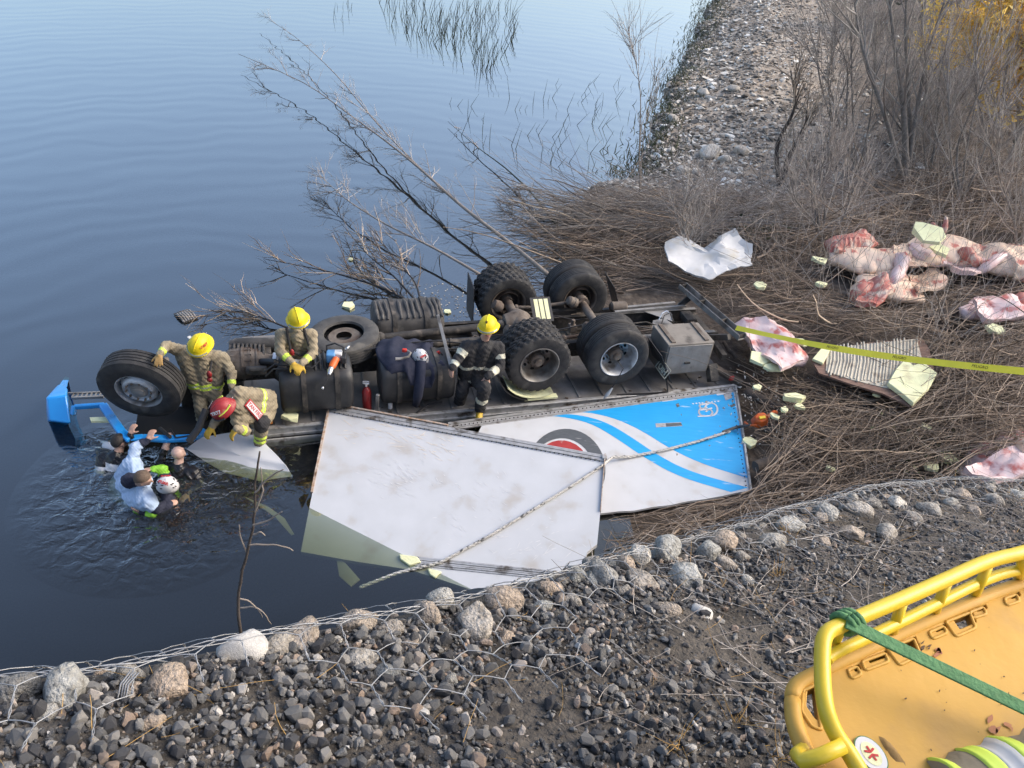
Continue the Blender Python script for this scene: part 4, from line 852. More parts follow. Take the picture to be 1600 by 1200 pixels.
# scuffs: thin smears of dirt lying on the sheet
def smear(n, cx, cy, sx, sy, mat, lmin, lmax, ang):
    def fn(m):
        for _ in range(n):
            x, y = random.gauss(cx, sx), random.gauss(cy, sy); a = ang + random.gauss(0, .25); L = random.uniform(lmin, lmax); w = random.uniform(.3, 1.0)
            ca, sa = math.cos(a), math.sin(a)
            m.add([RP(x + dx*ca - dy*sa, y + dx*sa + dy*ca, .0022) for dx, dy in ((-L, 0), (-L*.2, -w), (L, -w*.3), (L*.4, w*.7))], [(0, 1, 2, 3)])
    spart('scuff', mat, roofp, fn)
mk('scuff_brown', (.66, .59, .50), (.74, .70, .64), 30, .7); mk('scuff_grey', (.62, .62, .62), (.70, .70, .70), 30, .7)
smear(60, 625, 745, 22, 14, 'scuff_grey', 2, 8, .5); smear(40, 600, 675, 40, 12, 'scuff_brown', 4, 15, .3); smear(30, 690, 700, 25, 10, 'scuff_brown', 3, 10, .3); smear(70, 760, 790, 60, 40, 'scuff_grey', 2, 7, .6); smear(40, 830, 860, 40, 15, 'scuff_grey', 2, 9, -.4)
# --- torn white sheet in the water beside the red helmet
def polyT(name, label, cat, pts, mat, th=.02, group=None, edge=None, par=None, crumple=0):
    c = sum(pts, Vector())/len(pts); n = Vector((0, 0, 0))
    for i in range(len(pts)): n += (pts[i] - c).cross(pts[(i+1) % len(pts)] - c)
    n.normalize(); n = n if n.z > 0 else -n
    m = MB(); vs = [p - c for p in pts]
    # fan from the centre so that buckled sheets keep their folds
    k = len(vs); m.add([Vector((0, 0, .0))] + vs + [v - n*th for v in vs] + [-n*th], [(0, 1 + i, 1 + (i+1) % k) for i in range(k)] + [(2*k + 1, 1 + k + (i+1) % k, 1 + k + i) for i in range(k)] + [(1 + i, 1 + k + i, 1 + k + (i+1) % k, 1 + (i+1) % k) for i in range(k)])
    o = m.build(name, M_[mat], par, ang=20); o.location = c
    if crumple:
        bm = bmesh.new(); bm.from_mesh(o.data); bmesh.ops.subdivide_edges(bm, edges=bm.edges[:], cuts=5, use_grid_fill=True)
        for v in bm.verts: v.co += n*crumple*(mnoise.noise(v.co*1.9) + .5*abs(mnoise.noise(v.co*4.5 + Vector((3, 0, 0))))) + Vector((mnoise.noise(v.co*7), mnoise.noise(v.co*7 + Vector((9, 0, 0))), 0))*crumple*.25
        bm.to_mesh(o.data); bm.free(); shade(o.data, 25)
    tag(o, label, cat, group); return o
polyT('torn_sheet', 'torn white body sheet half sunk beside the red helmeted firefighter', 'panel', [PZ(292, 702, .02), PZ(314, 684, .18), PZ(360, 676, .22), PZ(398, 680, .20), PZ(424, 702, .14), PZ(446, 726, .07), PZ(456, 744, -.03), PZ(405, 752, -.10), PZ(350, 738, -.08), PZ(322, 722, -.02)], 'print_white', .03, crumple=.03)
polyT('cab_panel', 'pale curved body piece glimmering just under the water', 'panel', [PZ(525, 870, -.12), PZ(540, 880, -.10), PZ(562, 905, -.10), PZ(548, 916, -.12), PZ(530, 900, -.15)], 'white_gel', .02)
polyT('sunken_strip', 'thin pale strip curving under the water near the twig', 'strip', [PZ(380, 775, -.10), PZ(420, 792, -.10), PZ(445, 810, -.12), PZ(460, 835, -.15), PZ(455, 836, -.16), PZ(440, 815, -.13), PZ(415, 797, -.11)], 'white_gel', .01)
polyT('torn_sheet', 'crumpled white torn body sheet lying on the brush', 'panel', [PZ(1037, 382, .95), PZ(1060, 372, 1.05), PZ(1082, 378, .85), PZ(1100, 388, .78), PZ(1130, 368, 1.1), PZ(1147, 360, 1.2), PZ(1176, 382, 1.05), PZ(1176, 410, .85), PZ(1140, 424, .72), PZ(1108, 438, .65), PZ(1085, 428, .72), PZ(1045, 410, .85)], 'white_gel', .03, crumple=.13)
# corrugated liner with foam still stuck to it
kA, kB, kC = PZ(1270, 560, .50), PZ(1420, 630, .75), PZ(1290, 600, .45)
k0, kn = plane_of(PZ(1270, 565, .62), PZ(1455, 580, .74), PZ(1420, 636, .78))
def KP(x, y, lift=0): return PPL(x, y, k0, kn) + kn*lift
cor = empty('corrugated_liner', KP(1360, 580), 'corrugated liner sheet with yellow foam lying on the brush', 'panel')
spart('backing_board', 'plywood', cor, lambda m: m.sheet(outline([(1268, 562), (1300, 545), (1360, 535), (1440, 528), (1452, 545), (1462, 590), (1425, 636), (1380, 615), (1330, 600), (1280, 583)], KP), kn, .03))
spart('liner_sheet', 'corrugated', cor, lambda m: m.sheet(outline([(1292, 550), (1330, 541), (1432, 530), (1440, 560), (1415, 612), (1380, 606), (1330, 594), (1290, 580)], lambda x, y: KP(x, y, .012)), kn, .01))
for q in range(27):
    x0 = 1298 + q*5.2
    spart('flute', 'corrugated', cor, lambda m: m.tube([KP(x0 + random.uniform(-1, 1), 543 - q*.5 + random.uniform(-3, 3), .015), KP(x0 + random.uniform(-1, 1), 565 + q*.15, .02), KP(x0 - 6 + q*.1 + random.uniform(-1, 1), 586 + q*1.0 + random.uniform(-3, 3), .015)], .016, 6))
for lp, th in (([(1398, 583), (1412, 568), (1425, 578), (1440, 572), (1462, 590), (1450, 612), (1425, 637), (1405, 620), (1385, 605)], .08), ([(1268, 565), (1285, 545), (1300, 543), (1285, 572)], .05)):
    spart('foam_slab', 'foam', cor, lambda m: m.sheet(outline(lp, lambda x, y: KP(x, y, th + .01)), kn, th), bevel=.012)
# --- foam lumps
FO = [(1280, 407, .75, 14, 'small pale foam lump next to the ribbed carcass'), (1283, 445, .6, 10, 'square pale foam lump below the carcasses'), (1187, 446, .55, 11, 'pale foam shard right of the crumpled white sheet'), (1452, 364, 1.55, 30, 'large pale foam slab resting on the upper carcass'), (1470, 392, 1.0, 18, 'white foam slab wedged between two carcasses'), (1190, 560, .4, 20, 'pale foam slab beside the carcass near the lorry tail'), (1208, 575, .4, 18, 'long thin foam strip below the carcass near the lorry tail'), (1250, 535, .5, 12, 'pale foam chip just below the yellow tape'), (1183, 606, .3, 8, 'round foam crumb behind the blue panel corner'), (1240, 620, .35, 20, 'long foam slab behind the orange hoist'), (1250, 635, .3, 9, 'foam lump uphill of the orange hoist'), (1210, 650, .2, 10, 'foam crumb touching the orange hoist'), (1170, 690, .1, 12, 'foam chunk below the orange hoist'), (1555, 515, .7, 14, 'tan foam board in the brush at the right'), (1447, 667, .4, 9, 'small foam lump in the brush below the liner'), (1370, 617, .4, 7, 'foam crumb under the corrugated liner'), (1297, 732, .2, 8, 'white scrap among the brush below the panel'), (545, 478, .02, 11, 'pale foam board floating behind the spare wheel'), (699, 487, .02, 6, 'tiny foam scrap floating by the far tank'), (548, 405, .02, 4, 'foam crumb floating in the open water branches'), (1225, 640, .3, 7, 'foam crumb left of the fallen log'), (455, 650, .30, 15, 'pale foam slab under the fuel tank'), (1480, 715, .3, 16, 'foam scrap beside the wrapped carcass above the gabion'), (1455, 730, .3, 12, 'foam scrap in the ivy above the gabion')]
for k, (x, y, z, rp, lab) in enumerate(FO):
    z = z + .22 if z > .15 and z < 1.2 and k != 21 else z
    c = PZ(x, y, z); dep = float(cam_depth(np.array(c))); r = rp*dep/FPX; rr = random.Random(k + 50); n = rr.randint(5, 7); long_ = 2.2 if 'long' in lab else 1.25
    po = [(math.cos(6.283*i/n + rr.uniform(-.25, .25))*r*rr.uniform(.75, 1.1), math.sin(6.283*i/n + rr.uniform(-.25, .25))*r*rr.uniform(.7, 1.1)/long_*1.3) for i in range(n)]
    m = MB(); m.prism(po, -.5*min(.06, r*.5), .5*min(.06, r*.5)); m.v = [(a, b, cc + rr.uniform(-.15, .15)*r) for a, b, cc in m.v]
    o = m.build('foam_piece', M_['foam'], None, ang=25, bevel=.006); o.matrix_world = Matrix.Translation(c) @ Matrix.Rotation(rr.uniform(-.4, .4) - .2, 4, 'Z') @ Matrix.Rotation(0 if z < .05 else rr.uniform(-.25, .15), 4, 'X'); tag(o, lab, 'foam', 'insulation foam pieces')
# tiny floating crumbs by the wreck (nobody could count them)
nC = 420; u = rng.random(nC); xx = rng.uniform(640, 760, nC); yy = rng.uniform(440, 540, nC)
cp = np.array([PZ(a, b, .006) for a, b in zip(xx, yy)])
o = scatter('floating_crumbs', [hull(7, 70 + i, (1, .8, .35)) for i in range(5)], cp, rng.uniform(.008, .03, nC), np.clip(rng.random(nC)*.5 + .5, 0, 1), M_['shore_pebble'], None, .3); tag(o, 'white crumbs of foam floating against the far side of the wreck', 'debris', kind='stuff')
xx = np.concatenate([rng.normal(1215, 45, 260), rng.normal(1340, 90, 160)]); yy = np.concatenate([rng.normal(625, 40, 260), rng.normal(640, 70, 160)])
cp = np.array([PZ(a, b, .22) for a, b in zip(xx, yy)])
o = scatter('foam_crumbs', [hull(7, 80 + i, (1, .8, .5)) for i in range(5)], cp, rng.uniform(.01, .045, len(cp)), np.clip(rng.random(len(cp))*.4 + .6, 0, 1), M_['shore_pebble'], None); tag(o, 'pale foam crumbs strewn over the brush by the lorry tail', 'debris', kind='stuff')
# ridged grey fender strip floating
fc = PZ(290, 493, .03); fend = empty('fender_strip', fc, 'grey ridged plastic fender piece floating behind the front wheel', 'fender')
for q in range(6):
    m = MB(); yo = (q - 2.5)*.045; m.tube([(-.17, yo, -.03), (-.08, yo, .03), (.06, yo, .03), (.18, yo, -.02)], .02, 6); o = m.build('ridge', M_['grey_steel'], fend)
m = MB(); m.sheet([(-.19, -.13, .0), (.19, -.13, .0), (.19, .13, .0), (-.19, .13, .0)], (0, 0, 1), .015); m.build('backing', M_['chassis'], fend); fend.rotation_euler = (0, 0, R(-42))
# ------------------------------------------------------------------ carcasses
def carcass(label, spine, rad, mat, bits=(), ribs=None, z=.55):
    """a side of meat: flattened tapering body, flank flap, leg stumps"""
    P3 = [PZ(x, y, zz) for x, y, zz in spine]; c = P3[len(P3)//2].copy(); root = empty('carcass', c, label, 'carcass', 'spilled meat carcasses')
    pts = []; rs = []
    for i in range(len(P3) - 1):
        for t in np.linspace(0, 1, 13)[:-1]: pts.append(P3[i].lerp(P3[i+1], t) - c); rs.append(rad[i]*(1-t) + rad[i+1]*t)
    pts.append(P3[-1] - c); rs.append(rad[-1])
    for _ in range(2): pts = [pts[0]] + [(pts[i-1] + pts[i]*2 + pts[i+1])/4 for i in range(1, len(pts)-1)] + [pts[-1]]
    m = MB(); m.tube(pts, rs, 26); o3 = Vector((random.uniform(0, 99), 0, 0)); vv = []
    for i, v in enumerate(m.v):
        v = Vector(v); b = pts[min(i//26, len(pts)-1)]; d = v - b; d.z *= .56; d.y *= 1.35; k = 1.38 + .30*mnoise.noise(v*2.0 + o3) + .16*mnoise.noise(v*5 + o3) - .22*max(0, .22 - abs(mnoise.noise(v*3.1 + o3*2)))/.22 + .07*mnoise.noise(v*13 + o3); vv.append(tuple(b + d*k))
    m.v = vv; m.build('body', M_[mat], root, ang=180)
    for (bx, by, bz, br, bm) in bits:
        a = PZ(*bx) - c; b = PZ(*by) - c; m = MB(); mid = (a + b)/2 + Vector((0, 0, bz)); m.tube([a, a.lerp(mid, .35), a.lerp(mid, .7), mid, mid.lerp(b, .35), mid.lerp(b, .7), b], [br*.6, br*1.05, br*1.15, br, br*.85, br*.75, br*.45], 16)
        m.v = [tuple(Vector(v) + Vector((1, 1, 1))*.10*br*4*mnoise.noise(Vector(v)*8)) for v in m.v]; m.build('limb', M_[bm], root, ang=180)
    if ribs:       # open rib cage: a hollow flank of ridged red meat
        m = MB(); nu, nv = 40, 12; vs = []; a = PZ(ribs[0], ribs[1] + 10, ribs[5]) - c; b = PZ(ribs[2], ribs[3] + 10, ribs[5]) - c; d = b - a
        for i in range(nu):
            for j in range(nv):
                u, v = i/(nu-1), j/(nv-1); ridge = .018*math.sin(u*2*math.pi*9); edge = math.sin(math.pi*min(1, max(0, u)))**.4
                vs.append(a + d*u + Vector((0, .02 + .26*v, (.04 + .22*math.sin(v*2.2) + ridge)*edge)))
        m.add(vs, [(i*nv + j, (i+1)*nv + j, (i+1)*nv + j + 1, i*nv + j + 1) for i in range(nu-1) for j in range(nv-1)]); o = m.build('rib_cage', M_['meat'], root, ang=180); so = o.modifiers.new('s', 'SOLIDIFY'); so.thickness = .03
carcass('pale carcass with open red rib cage at the head of the heap', [(1295, 400, .75), (1330, 405, .8), (1380, 410, .8), (1425, 395, .85)], [.16, .26, .27, .18], 'fat', [((1290, 382, .9), (1370, 380, .9), .1, .12, 'meat'), ((1400, 400, .9), (1410, 425, .75), .05, .13, 'meat_pale')], (1296, 388, 1360, 384, 9, .85))
carcass('folded carcass quarter with raw red end lowest in the heap', [(1335, 465, .55), (1362, 445, .65), (1395, 452, .65), (1435, 462, .55)], [.12, .22, .24, .14], 'fat', [((1332, 468, .6), (1368, 445, .75), .05, .15, 'meat'), ((1395, 445, .8), (1412, 402, .9), .08, .10, 'meat_pale')])
carcass('long pale carcass lying under the large foam slab', [(1430, 400, .9), (1470, 392, 1.0), (1500, 385, 1.0), (1540, 398, .95)], [.20, .26, .24, .16], 'fat', [((1470, 372, 1.2), (1455, 350, 1.35), .05, .07, 'meat'), ((1475, 365, 1.2), (1478, 338, 1.45), .04, .05, 'meat'), ((1500, 390, 1.15), (1530, 415, 1.0), .05, .12, 'meat')])
carcass('flat slab of red and white flank meat between the heap carcasses', [(1420, 388, .95), (1450, 398, .95), (1490, 410, .9)], [.14, .22, .12], 'meat_pale')
carcass('bent pale haunch at the foot of the long carcass', [(1365, 425, .7), (1400, 430, .75), (1418, 455, .65)], [.15, .18, .12], 'fat', [((1410, 400, .95), (1402, 440, .8), .1, .13, 'meat_pale')])
carcass('big pale carcass cut off by the right edge of the view', [(1525, 412, .9), (1565, 405, 1.0), (1600, 412, 1.0), (1660, 420, 1.0)], [.16, .34, .40, .3], 'fat', [((1530, 425, .95), (1580, 395, 1.2), .08, .10, 'meat_pale')])
carcass('whitish carcass with red flank caught behind the lorry tail', [(1158, 508, .45), (1190, 520, .5), (1225, 545, .5), (1258, 565, .4)], [.14, .28, .26, .10], 'meat_pale', [((1205, 540, .65), (1250, 560, .5), .04, .14, 'meat')])
carcass('whitish carcass half hidden in the brush at the right margin', [(1500, 490, .7), (1545, 482, .75), (1585, 480, .8), (1625, 475, .8)], [.10, .20, .22, .2], 'meat_pale', [((1580, 475, .9), (1615, 470, .95), .05, .14, 'meat')])
carcass('plastic pale carcass lying just above the gabion', [(1500, 745, .3), (1540, 725, .5), (1590, 715, .6), (1650, 712, .6)], [.10, .22, .27, .25], 'meat_pale', [((1585, 708, .8), (1640, 715, .8), .05, .2, 'fat')])

# rivet rows along the panel rails
def rivets(root, f, a, b, n):
    def fn(m):
        for i in range(n):
            t = (i + .5)/n; c = f(a[0] + (b[0]-a[0])*t, a[1] + (b[1]-a[1])*t); m.ball(c, .011, 6, 4)
    tag(spart('rivet_row', 'chassis', root, fn, 180), kind='stuff')
rivets(side, lambda x, y: BP(x, y, .012), (705, 667), (1147, 607), 70); rivets(roofp, lambda x, y: RP(x, y, .016), (520, 645), (940, 722), 60); rivets(side, lambda x, y: BP(x, y, .004), (1143, 615), (1166, 762), 22)

# flat torn slabs among the heap
for k, (pts, z, mt, lab) in enumerate((([(1395, 385), (1440, 375), (1465, 392), (1450, 415), (1405, 412)], .95, 'fat', 'flat cream flank slab in the middle of the meat heap'), ([(1300, 372), (1345, 362), (1375, 378), (1350, 395), (1310, 392)], .95, 'meat', 'raw red flap curling over the rib cage carcass'), ([(1480, 395), (1530, 385), (1560, 410), (1525, 432), (1490, 420)], 1.0, 'meat_pale', 'pinkish torn slab left of the biggest carcass'), ([(1345, 445), (1385, 432), (1400, 455), (1365, 478), (1335, 472)], .8, 'meat', 'dark red cut face lowest in the meat heap'), ([(1420, 430), (1470, 425), (1480, 445), (1440, 455)], .75, 'fat', 'thin cream strip of fat below the long carcass'), ([(1150, 505), (1195, 498), (1235, 535), (1260, 560), (1225, 575), (1185, 545)], .72, 'meat_pale', 'ragged pink sheet of meat under the start of the tape'), ([(1520, 470), (1570, 462), (1610, 470), (1600, 495), (1540, 500)], 1.0, 'meat_pale', 'pale torn meat sheet at the right margin under the heap'), ([(1510, 730), (1560, 705), (1610, 700), (1615, 735), (1550, 752)], .85, 'meat_pale', 'pale pink wrapped slab nearest the gabion'))):
    polyT('meat_cut', lab, 'meat', [PZ(x + random.uniform(-3, 3), y, z + random.uniform(-.08, .1)) for x, y in pts], mt, .07, 'torn meat slabs', crumple=.16)
# ------------------------------------------------------------------ people: one continuous skin grown over a posed skeleton
class Body:
    def __init__(s): s.p = []
    def cap(s, a, b, ra, rb, mat, stripes=()):
        s.p.append((Vector(a), Vector(b), ra, rb, mat, stripes)); return s
    def mesh(s, base, mats, voxel=.011, wrinkle=.006, skinmats=('skin', 'skin_pale')):
        m = MB()
        for a, b, ra, rb, _, _ in s.p:
            d = (b - a); L = d.length; d = d/L if L > 1e-5 else Vector((0, 0, 1)); pts = []; rs = []
            for q in range(5): t = math.pi/2*q/4; pts.append(a - d*ra*math.cos(t)*.98); rs.append(max(.002, ra*math.sin(t)))
            pts.append(a.lerp(b, .5)); rs.append((ra + rb)/2)
            for q in range(5): t = math.pi/2*q/4; pts.append(b + d*rb*math.sin(t)*.98); rs.append(max(.002, rb*math.cos(t)))
            m.tube(pts, rs, 14)
        me = bpy.data.meshes.new('tmp'); me.from_pydata(m.v, [], m.f); o = bpy.data.objects.new('tmp', me); COL.objects.link(o)
        r = o.modifiers.new('r', 'REMESH'); r.mode = 'VOXEL'; r.voxel_size = voxel
        dg = bpy.context.evaluated_depsgraph_get(); res = bpy.data.meshes.new_from_object(o.evaluated_get(dg)); bpy.data.objects.remove(o)
        n = len(res.vertices); V = np.empty(n*3, np.float32); res.vertices.foreach_get('co', V); V = V.reshape(-1, 3).astype(float)
        E_ = np.empty(len(res.edges)*2, np.int32); res.edges.foreach_get('vertices', E_); E_ = E_.reshape(-1, 2)
        deg = np.bincount(E_.ravel(), minlength=n)[:, None]
        def assign(C):
            best = np.full(len(C), 9.); bi = np.zeros(len(C), int); bt = np.zeros(len(C))
            for k, (a, b, ra, rb, mt, st) in enumerate(s.p):
                a = np.array(a); d = np.array(b) - a; t = np.clip((C - a) @ d/max(1e-9, d @ d), 0, 1); dd = np.linalg.norm(C - a - t[:, None]*d, axis=1) - (ra + (rb - ra)*t)
                w = dd < best; best[w] = dd[w]; bi[w] = k; bt[w] = t[w]
            return bi, bt
        for _ in range(3):
            A = np.zeros_like(V); np.add.at(A, E_[:, 0], V[E_[:, 1]]); np.add.at(A, E_[:, 1], V[E_[:, 0]]); V = V*.45 + .55*A/np.maximum(deg, 1)
        bi, bt = assign(V); cloth = np.array([0. if mats[p[4]] in skinmats or 'glove' in mats[p[4]] else 1. for p in s.p])[bi]
        # folds run round the limbs
        nr = np.empty(n*3, np.float32); res.vertices.foreach_get('normal', nr); nr = nr.reshape(-1, 3)
        f = np.sin(V[:, 0]*61 + 3*np.sin(V[:, 2]*23) + V[:, 1]*27)*.5 + np.sin(V[:, 2]*74 + 2.5*np.sin(V[:, 0]*31) + V[:, 1]*19)*.6 + np.sin((V[:, 0] + V[:, 1])*143 + V[:, 2]*88)*.3
        V = V + nr*(f*wrinkle*cloth)[:, None]; V = V - np.array(base)
        res.vertices.foreach_set('co', V.astype(np.float32).ravel()); res.update()
        F = len(res.polygons); C = np.empty(F*3, np.float32); res.polygons.foreach_get('center', C); C = C.reshape(-1, 3) + np.array(base)
        bi, bt = assign(C); mi = np.array([p[4] for p in s.p])[bi]
        for k, p in enumerate(s.p):
            for t0, t1, mt in p[5]: mi[(bi == k) & (bt >= t0) & (bt <= t1)] = mt
        for mn in mats: res.materials.append(M_[mn])
        res.polygons.foreach_set('material_index', mi.astype(np.int32)); shade(res, 180); return res
def hand(B, wrist, d, pn, mat, curl=.6, side=1, k=1.0, spread=.0):
    """palm, four unequal bent fingers and a thumb off the side of the palm. d: finger direction, pn: palm faces this way"""
    d = Vector(d).normalized(); pn = Vector(pn); pn = (pn - d*pn.dot(d)).normalized(); l = d.cross(pn)*side; w = Vector(wrist)
    B.cap(w, w + d*.03*k, .030*k, .034*k, mat)
    for i, q in enumerate((-1.5, -.5, .5, 1.5)):
        B.cap(w + d*.02*k + l*q*.012*k, w + d*.085*k + l*q*.021*k, .018*k, .0145*k, mat)
        L = (.066, .078, .074, .058)[i]*k; p = w + d*.088*k + l*q*.0225*k; dd = (d + l*q*spread).normalized()
        for j in range(3):
            dd = (dd*math.cos(curl*(.45 + .25*j)) + pn*math.sin(curl*(.45 + .25*j))).normalized(); e = p + dd*L*(.45, .32, .26)[j]; B.cap(p, e, (.0125 - .001*j)*k, (.0118 - .001*j)*k, mat); p = e
    p = w + d*.03*k - l*.03*k; dd = (d*.6 - l*.75 + pn*.25).normalized()
    for j in range(2): e = p + dd*.042*k; B.cap(p, e, .015*k, .0125*k, mat); p = e; dd = (dd*.8 + d*.3 + pn*.45*curl).normalized()
def torso(B, pel, neck, sl, sr, mat, r=.12, stripes=(), hip=.10):
    pel, neck, sl, sr = map(Vector, (pel, neck, sl, sr)); lat = (sl - sr).normalized(); up = (neck - pel).normalized()
    mid = (sl + sr)/2
    B.cap(pel + lat*hip, sl - lat*.05 - up*.06, r, r*.92, mat, stripes); B.cap(pel - lat*hip, sr + lat*.05 - up*.06, r, r*.92, mat, stripes)
    B.cap(pel, mid, r*1.12, r*1.02, mat, stripes); B.cap(sl - lat*.02, sr + lat*.02, r*.66, r*.66, mat); B.cap(mid, neck, r*.75, .075, mat)
def limb(B, a, b, c, ra, rb, rc, mat, s1=(), s2=()):
    B.cap(a, b, ra, rb, mat, s1); B.cap(b, c, rb, rc, mat, s2)
def headp(B, c, up, fw, mat):
    c, up, fw = Vector(c), Vector(up).normalized(), Vector(fw); fw = (fw - up*fw.dot(up)).normalized(); l = up.cross(fw)
    B.cap(c + up*.03 - fw*.015, c - up*.02 + fw*.012, .088, .082, mat); B.cap(c - up*.03 + fw*.02, c - up*.085 + fw*.045, .066, .038, mat)     # skull, jaw
    B.cap(c - up*.015 + fw*.095, c - up*.045 + fw*.110, .010, .015, mat)      # nose
    for s in (1, -1): B.cap(c + l*s*.088 + up*.01, c + l*s*.09 - up*.03, .013, .010, mat); B.cap(c + l*s*.03 + fw*.088 + up*.012, c + l*s*.05 + fw*.08 + up*.012, .010, .010, mat)
def face(parent, base, c, up, fw):
    c, up, fw = Vector(c) - Vector(base), Vector(up).normalized(), Vector(fw); fw = (fw - up*fw.dot(up)).normalized(); l = up.cross(fw)
    for s in (1, -1):
        m = MB(); m.ball(c + l*s*.034 - up*.004 + fw*.090, (.014, .010, .009), 8, 6); m.build('eye', M_['print_letter_black'], parent, ang=180)
        m = MB(); m.tube([c + l*s*.018 + up*.016 + fw*.100, c + l*s*.055 + up*.018 + fw*.088], .006, 6); m.build('eyebrow', M_['hair'], parent, ang=180)
    m = MB(); m.tube([c - l*.024 - up*.068 + fw*.094, c - up*.066 + fw*.102, c + l*.024 - up*.068 + fw*.094], .006, 6); m.build('mouth', M_['print_red'], parent, ang=180)
def helmet(parent, base, c, up, fw, kind, text=()):
    M = frame_M(Vector(c) - Vector(base), Vector(fw), Vector(up))      # local x front, z up
    mat = {'yellow': 'helmet_yellow', 'red': 'helmet_red', 'white': 'helmet_white'}[kind]
    e = bpy.data.objects.new('helmet', None); link(e, parent); e.matrix_local = M; e.empty_display_size = .1
    n = 36; rings = 9; vs = []
    ax, ay, az = (.162, .134, .148) if kind != 'white' else (.135, .112, .135)
    for i in range(rings):
        t = math.pi/2*i/(rings-1)
        for j in range(n):
            a = 2*math.pi*j/n; k = 1.0
            if kind != 'white': k += .022*math.sin(t)*max(0, math.cos(a*6))**2*(1 - (i == rings-1)*1)
            x, y, z = ax*math.sin(t)*math.cos(a)*k, ay*math.sin(t)*math.sin(a)*k, az*math.cos(t)*k
            vs.append((x, y, z))
    for i in range(3 if kind != 'white' else 1):          # brim, longer behind
        for j in range(n):
            a = 2*math.pi*j/n; back = max(0, -math.cos(a)); out = (.028 + .03*back)*(i + 1)/3*(1 if kind == 'yellow' else .45)
            vs.append(((ax + out)*math.cos(a), (ay + out)*math.sin(a), -.012 - .012*i - .02*back*(i+1)/3 if kind != 'white' else -.035))
    R_ = rings + (3 if kind != 'white' else 1)
    fs = [(i*n + j, (i+1)*n + j, (i+1)*n + (j+1) % n, i*n + (j+1) % n) for i in range(R_-1) for j in range(n)]
    m = MB(); m.add(vs, fs); sh = m.build('shell', M_[mat], e, ang=40); so = sh.modifiers.new('solid', 'SOLIDIFY'); so.thickness = .006; so.offset = -1
    if kind != 'white':
        m = MB(); m.tube([(ax*math.sin(t)*1.01, 0, az*math.cos(t)*1.01) for t in np.linspace(-1.35, 1.35, 13)], [.004] + [.009]*11 + [.004], 8); m.build('comb', M_[mat], e)
        m = MB(); m.tube([(.02*0 + (ax + .012)*math.cos(a), (ay + .012)*math.sin(a), -.02) for a in np.linspace(-1.2, 1.2, 12)], .014, 6); m.build('goggle_band', M_['visor' if kind == 'yellow' else 'black_plastic'], e)
        m = MB(); m.tube([((ax + .03) + .012*math.cos(a) - 2*ax - .06, 0, .0 + .012*math.sin(a)) for a in np.linspace(0, 6.2, 10)], .003, 5); m.build('ring_hook', M_['chrome'], e)
        if kind == 'red':
            for s in (1, -1):
                m = MB(); m.tube([(ax*.35*q - .02, s*ay*.93*math.cos(q*.35), az*.35) for q in (-1.8, -.6, .6, 1.8)], .011, 6); m.build('yellow_stripe', M_['lime_refl'], e)
    else:
        for a in (-.62, -.35, .35, .62, 2.5, 2.78, -2.5, -2.78, 1.25, -1.25):
            for t in (.75, 1.15):
                q = Vector((ax*math.sin(t)*math.cos(a), ay*math.sin(t)*math.sin(a), az*math.cos(t))); m = MB(); m.ball(q*1.0, (.020, .007, .010), 8, 6); m.build('vent', M_['black_plastic'], e, ang=180)
    for (s_, size, azim, t, mt) in text:
        q = Vector((ax*math.sin(t)*math.cos(azim), ay*math.sin(t)*math.sin(azim), az*math.cos(t)))*1.02; nr = Vector((q.x/ax**2, q.y/ay**2, q.z/az**2)).normalized()
        text_obj('lettering', s_, size, frame_M(q + nr*.006, Vector((0, 0, 1)).cross(nr) if abs(nr.z) < .95 else Vector((0, 1, 0)), nr), M_[mt], e, .002, .002)
    return e
def person(label, base, B, mats, voxel=.011, wrinkle=.006, group=None):
    base = Vector(base); me = B.mesh(base, mats, voxel, wrinkle); o = bpy.data.objects.new('person', me); link(o); o.location = base; return tag(o, label, 'person', group)
def hair_cap(parent, base, c, up, fw, mat, bald=False):
    M = frame_M(Vector(c) - Vector(base), Vector(fw), Vector(up)); m = MB(); n = 20; vs = []; o3 = Vector(c)*7
    for i in range(9):
        for j in range(n):
            a = 2*math.pi*j/n; lim = 1.25 + .75*max(0, -math.cos(a)); t = lim*i/8
            k = 1 + .03*mnoise.noise(Vector((a*3, t*5, 0)) + o3)
            vs.append((.108*math.sin(t)*math.cos(a)*k - .008, .101*math.sin(t)*math.sin(a)*k, .02 + .108*math.cos(t)*k))
    m.add(vs, [(i*n + j, (i+1)*n + j, (i+1)*n + (j+1) % n, i*n + (j+1) % n) for i in range(8) for j in range(n)]); h = m.build('hair', M_[mat], parent, ang=180); h.matrix_local = M; return h
UP = Vector((0, 0, 1)); TOCAM = lambda p: (Vector(CAMP) - Vector(p)).normalized()
mids = ['tan_cloth', 'glove_tan', 'lime_refl', 'black_cloth', 'skin', 'boot', 'silver_refl']
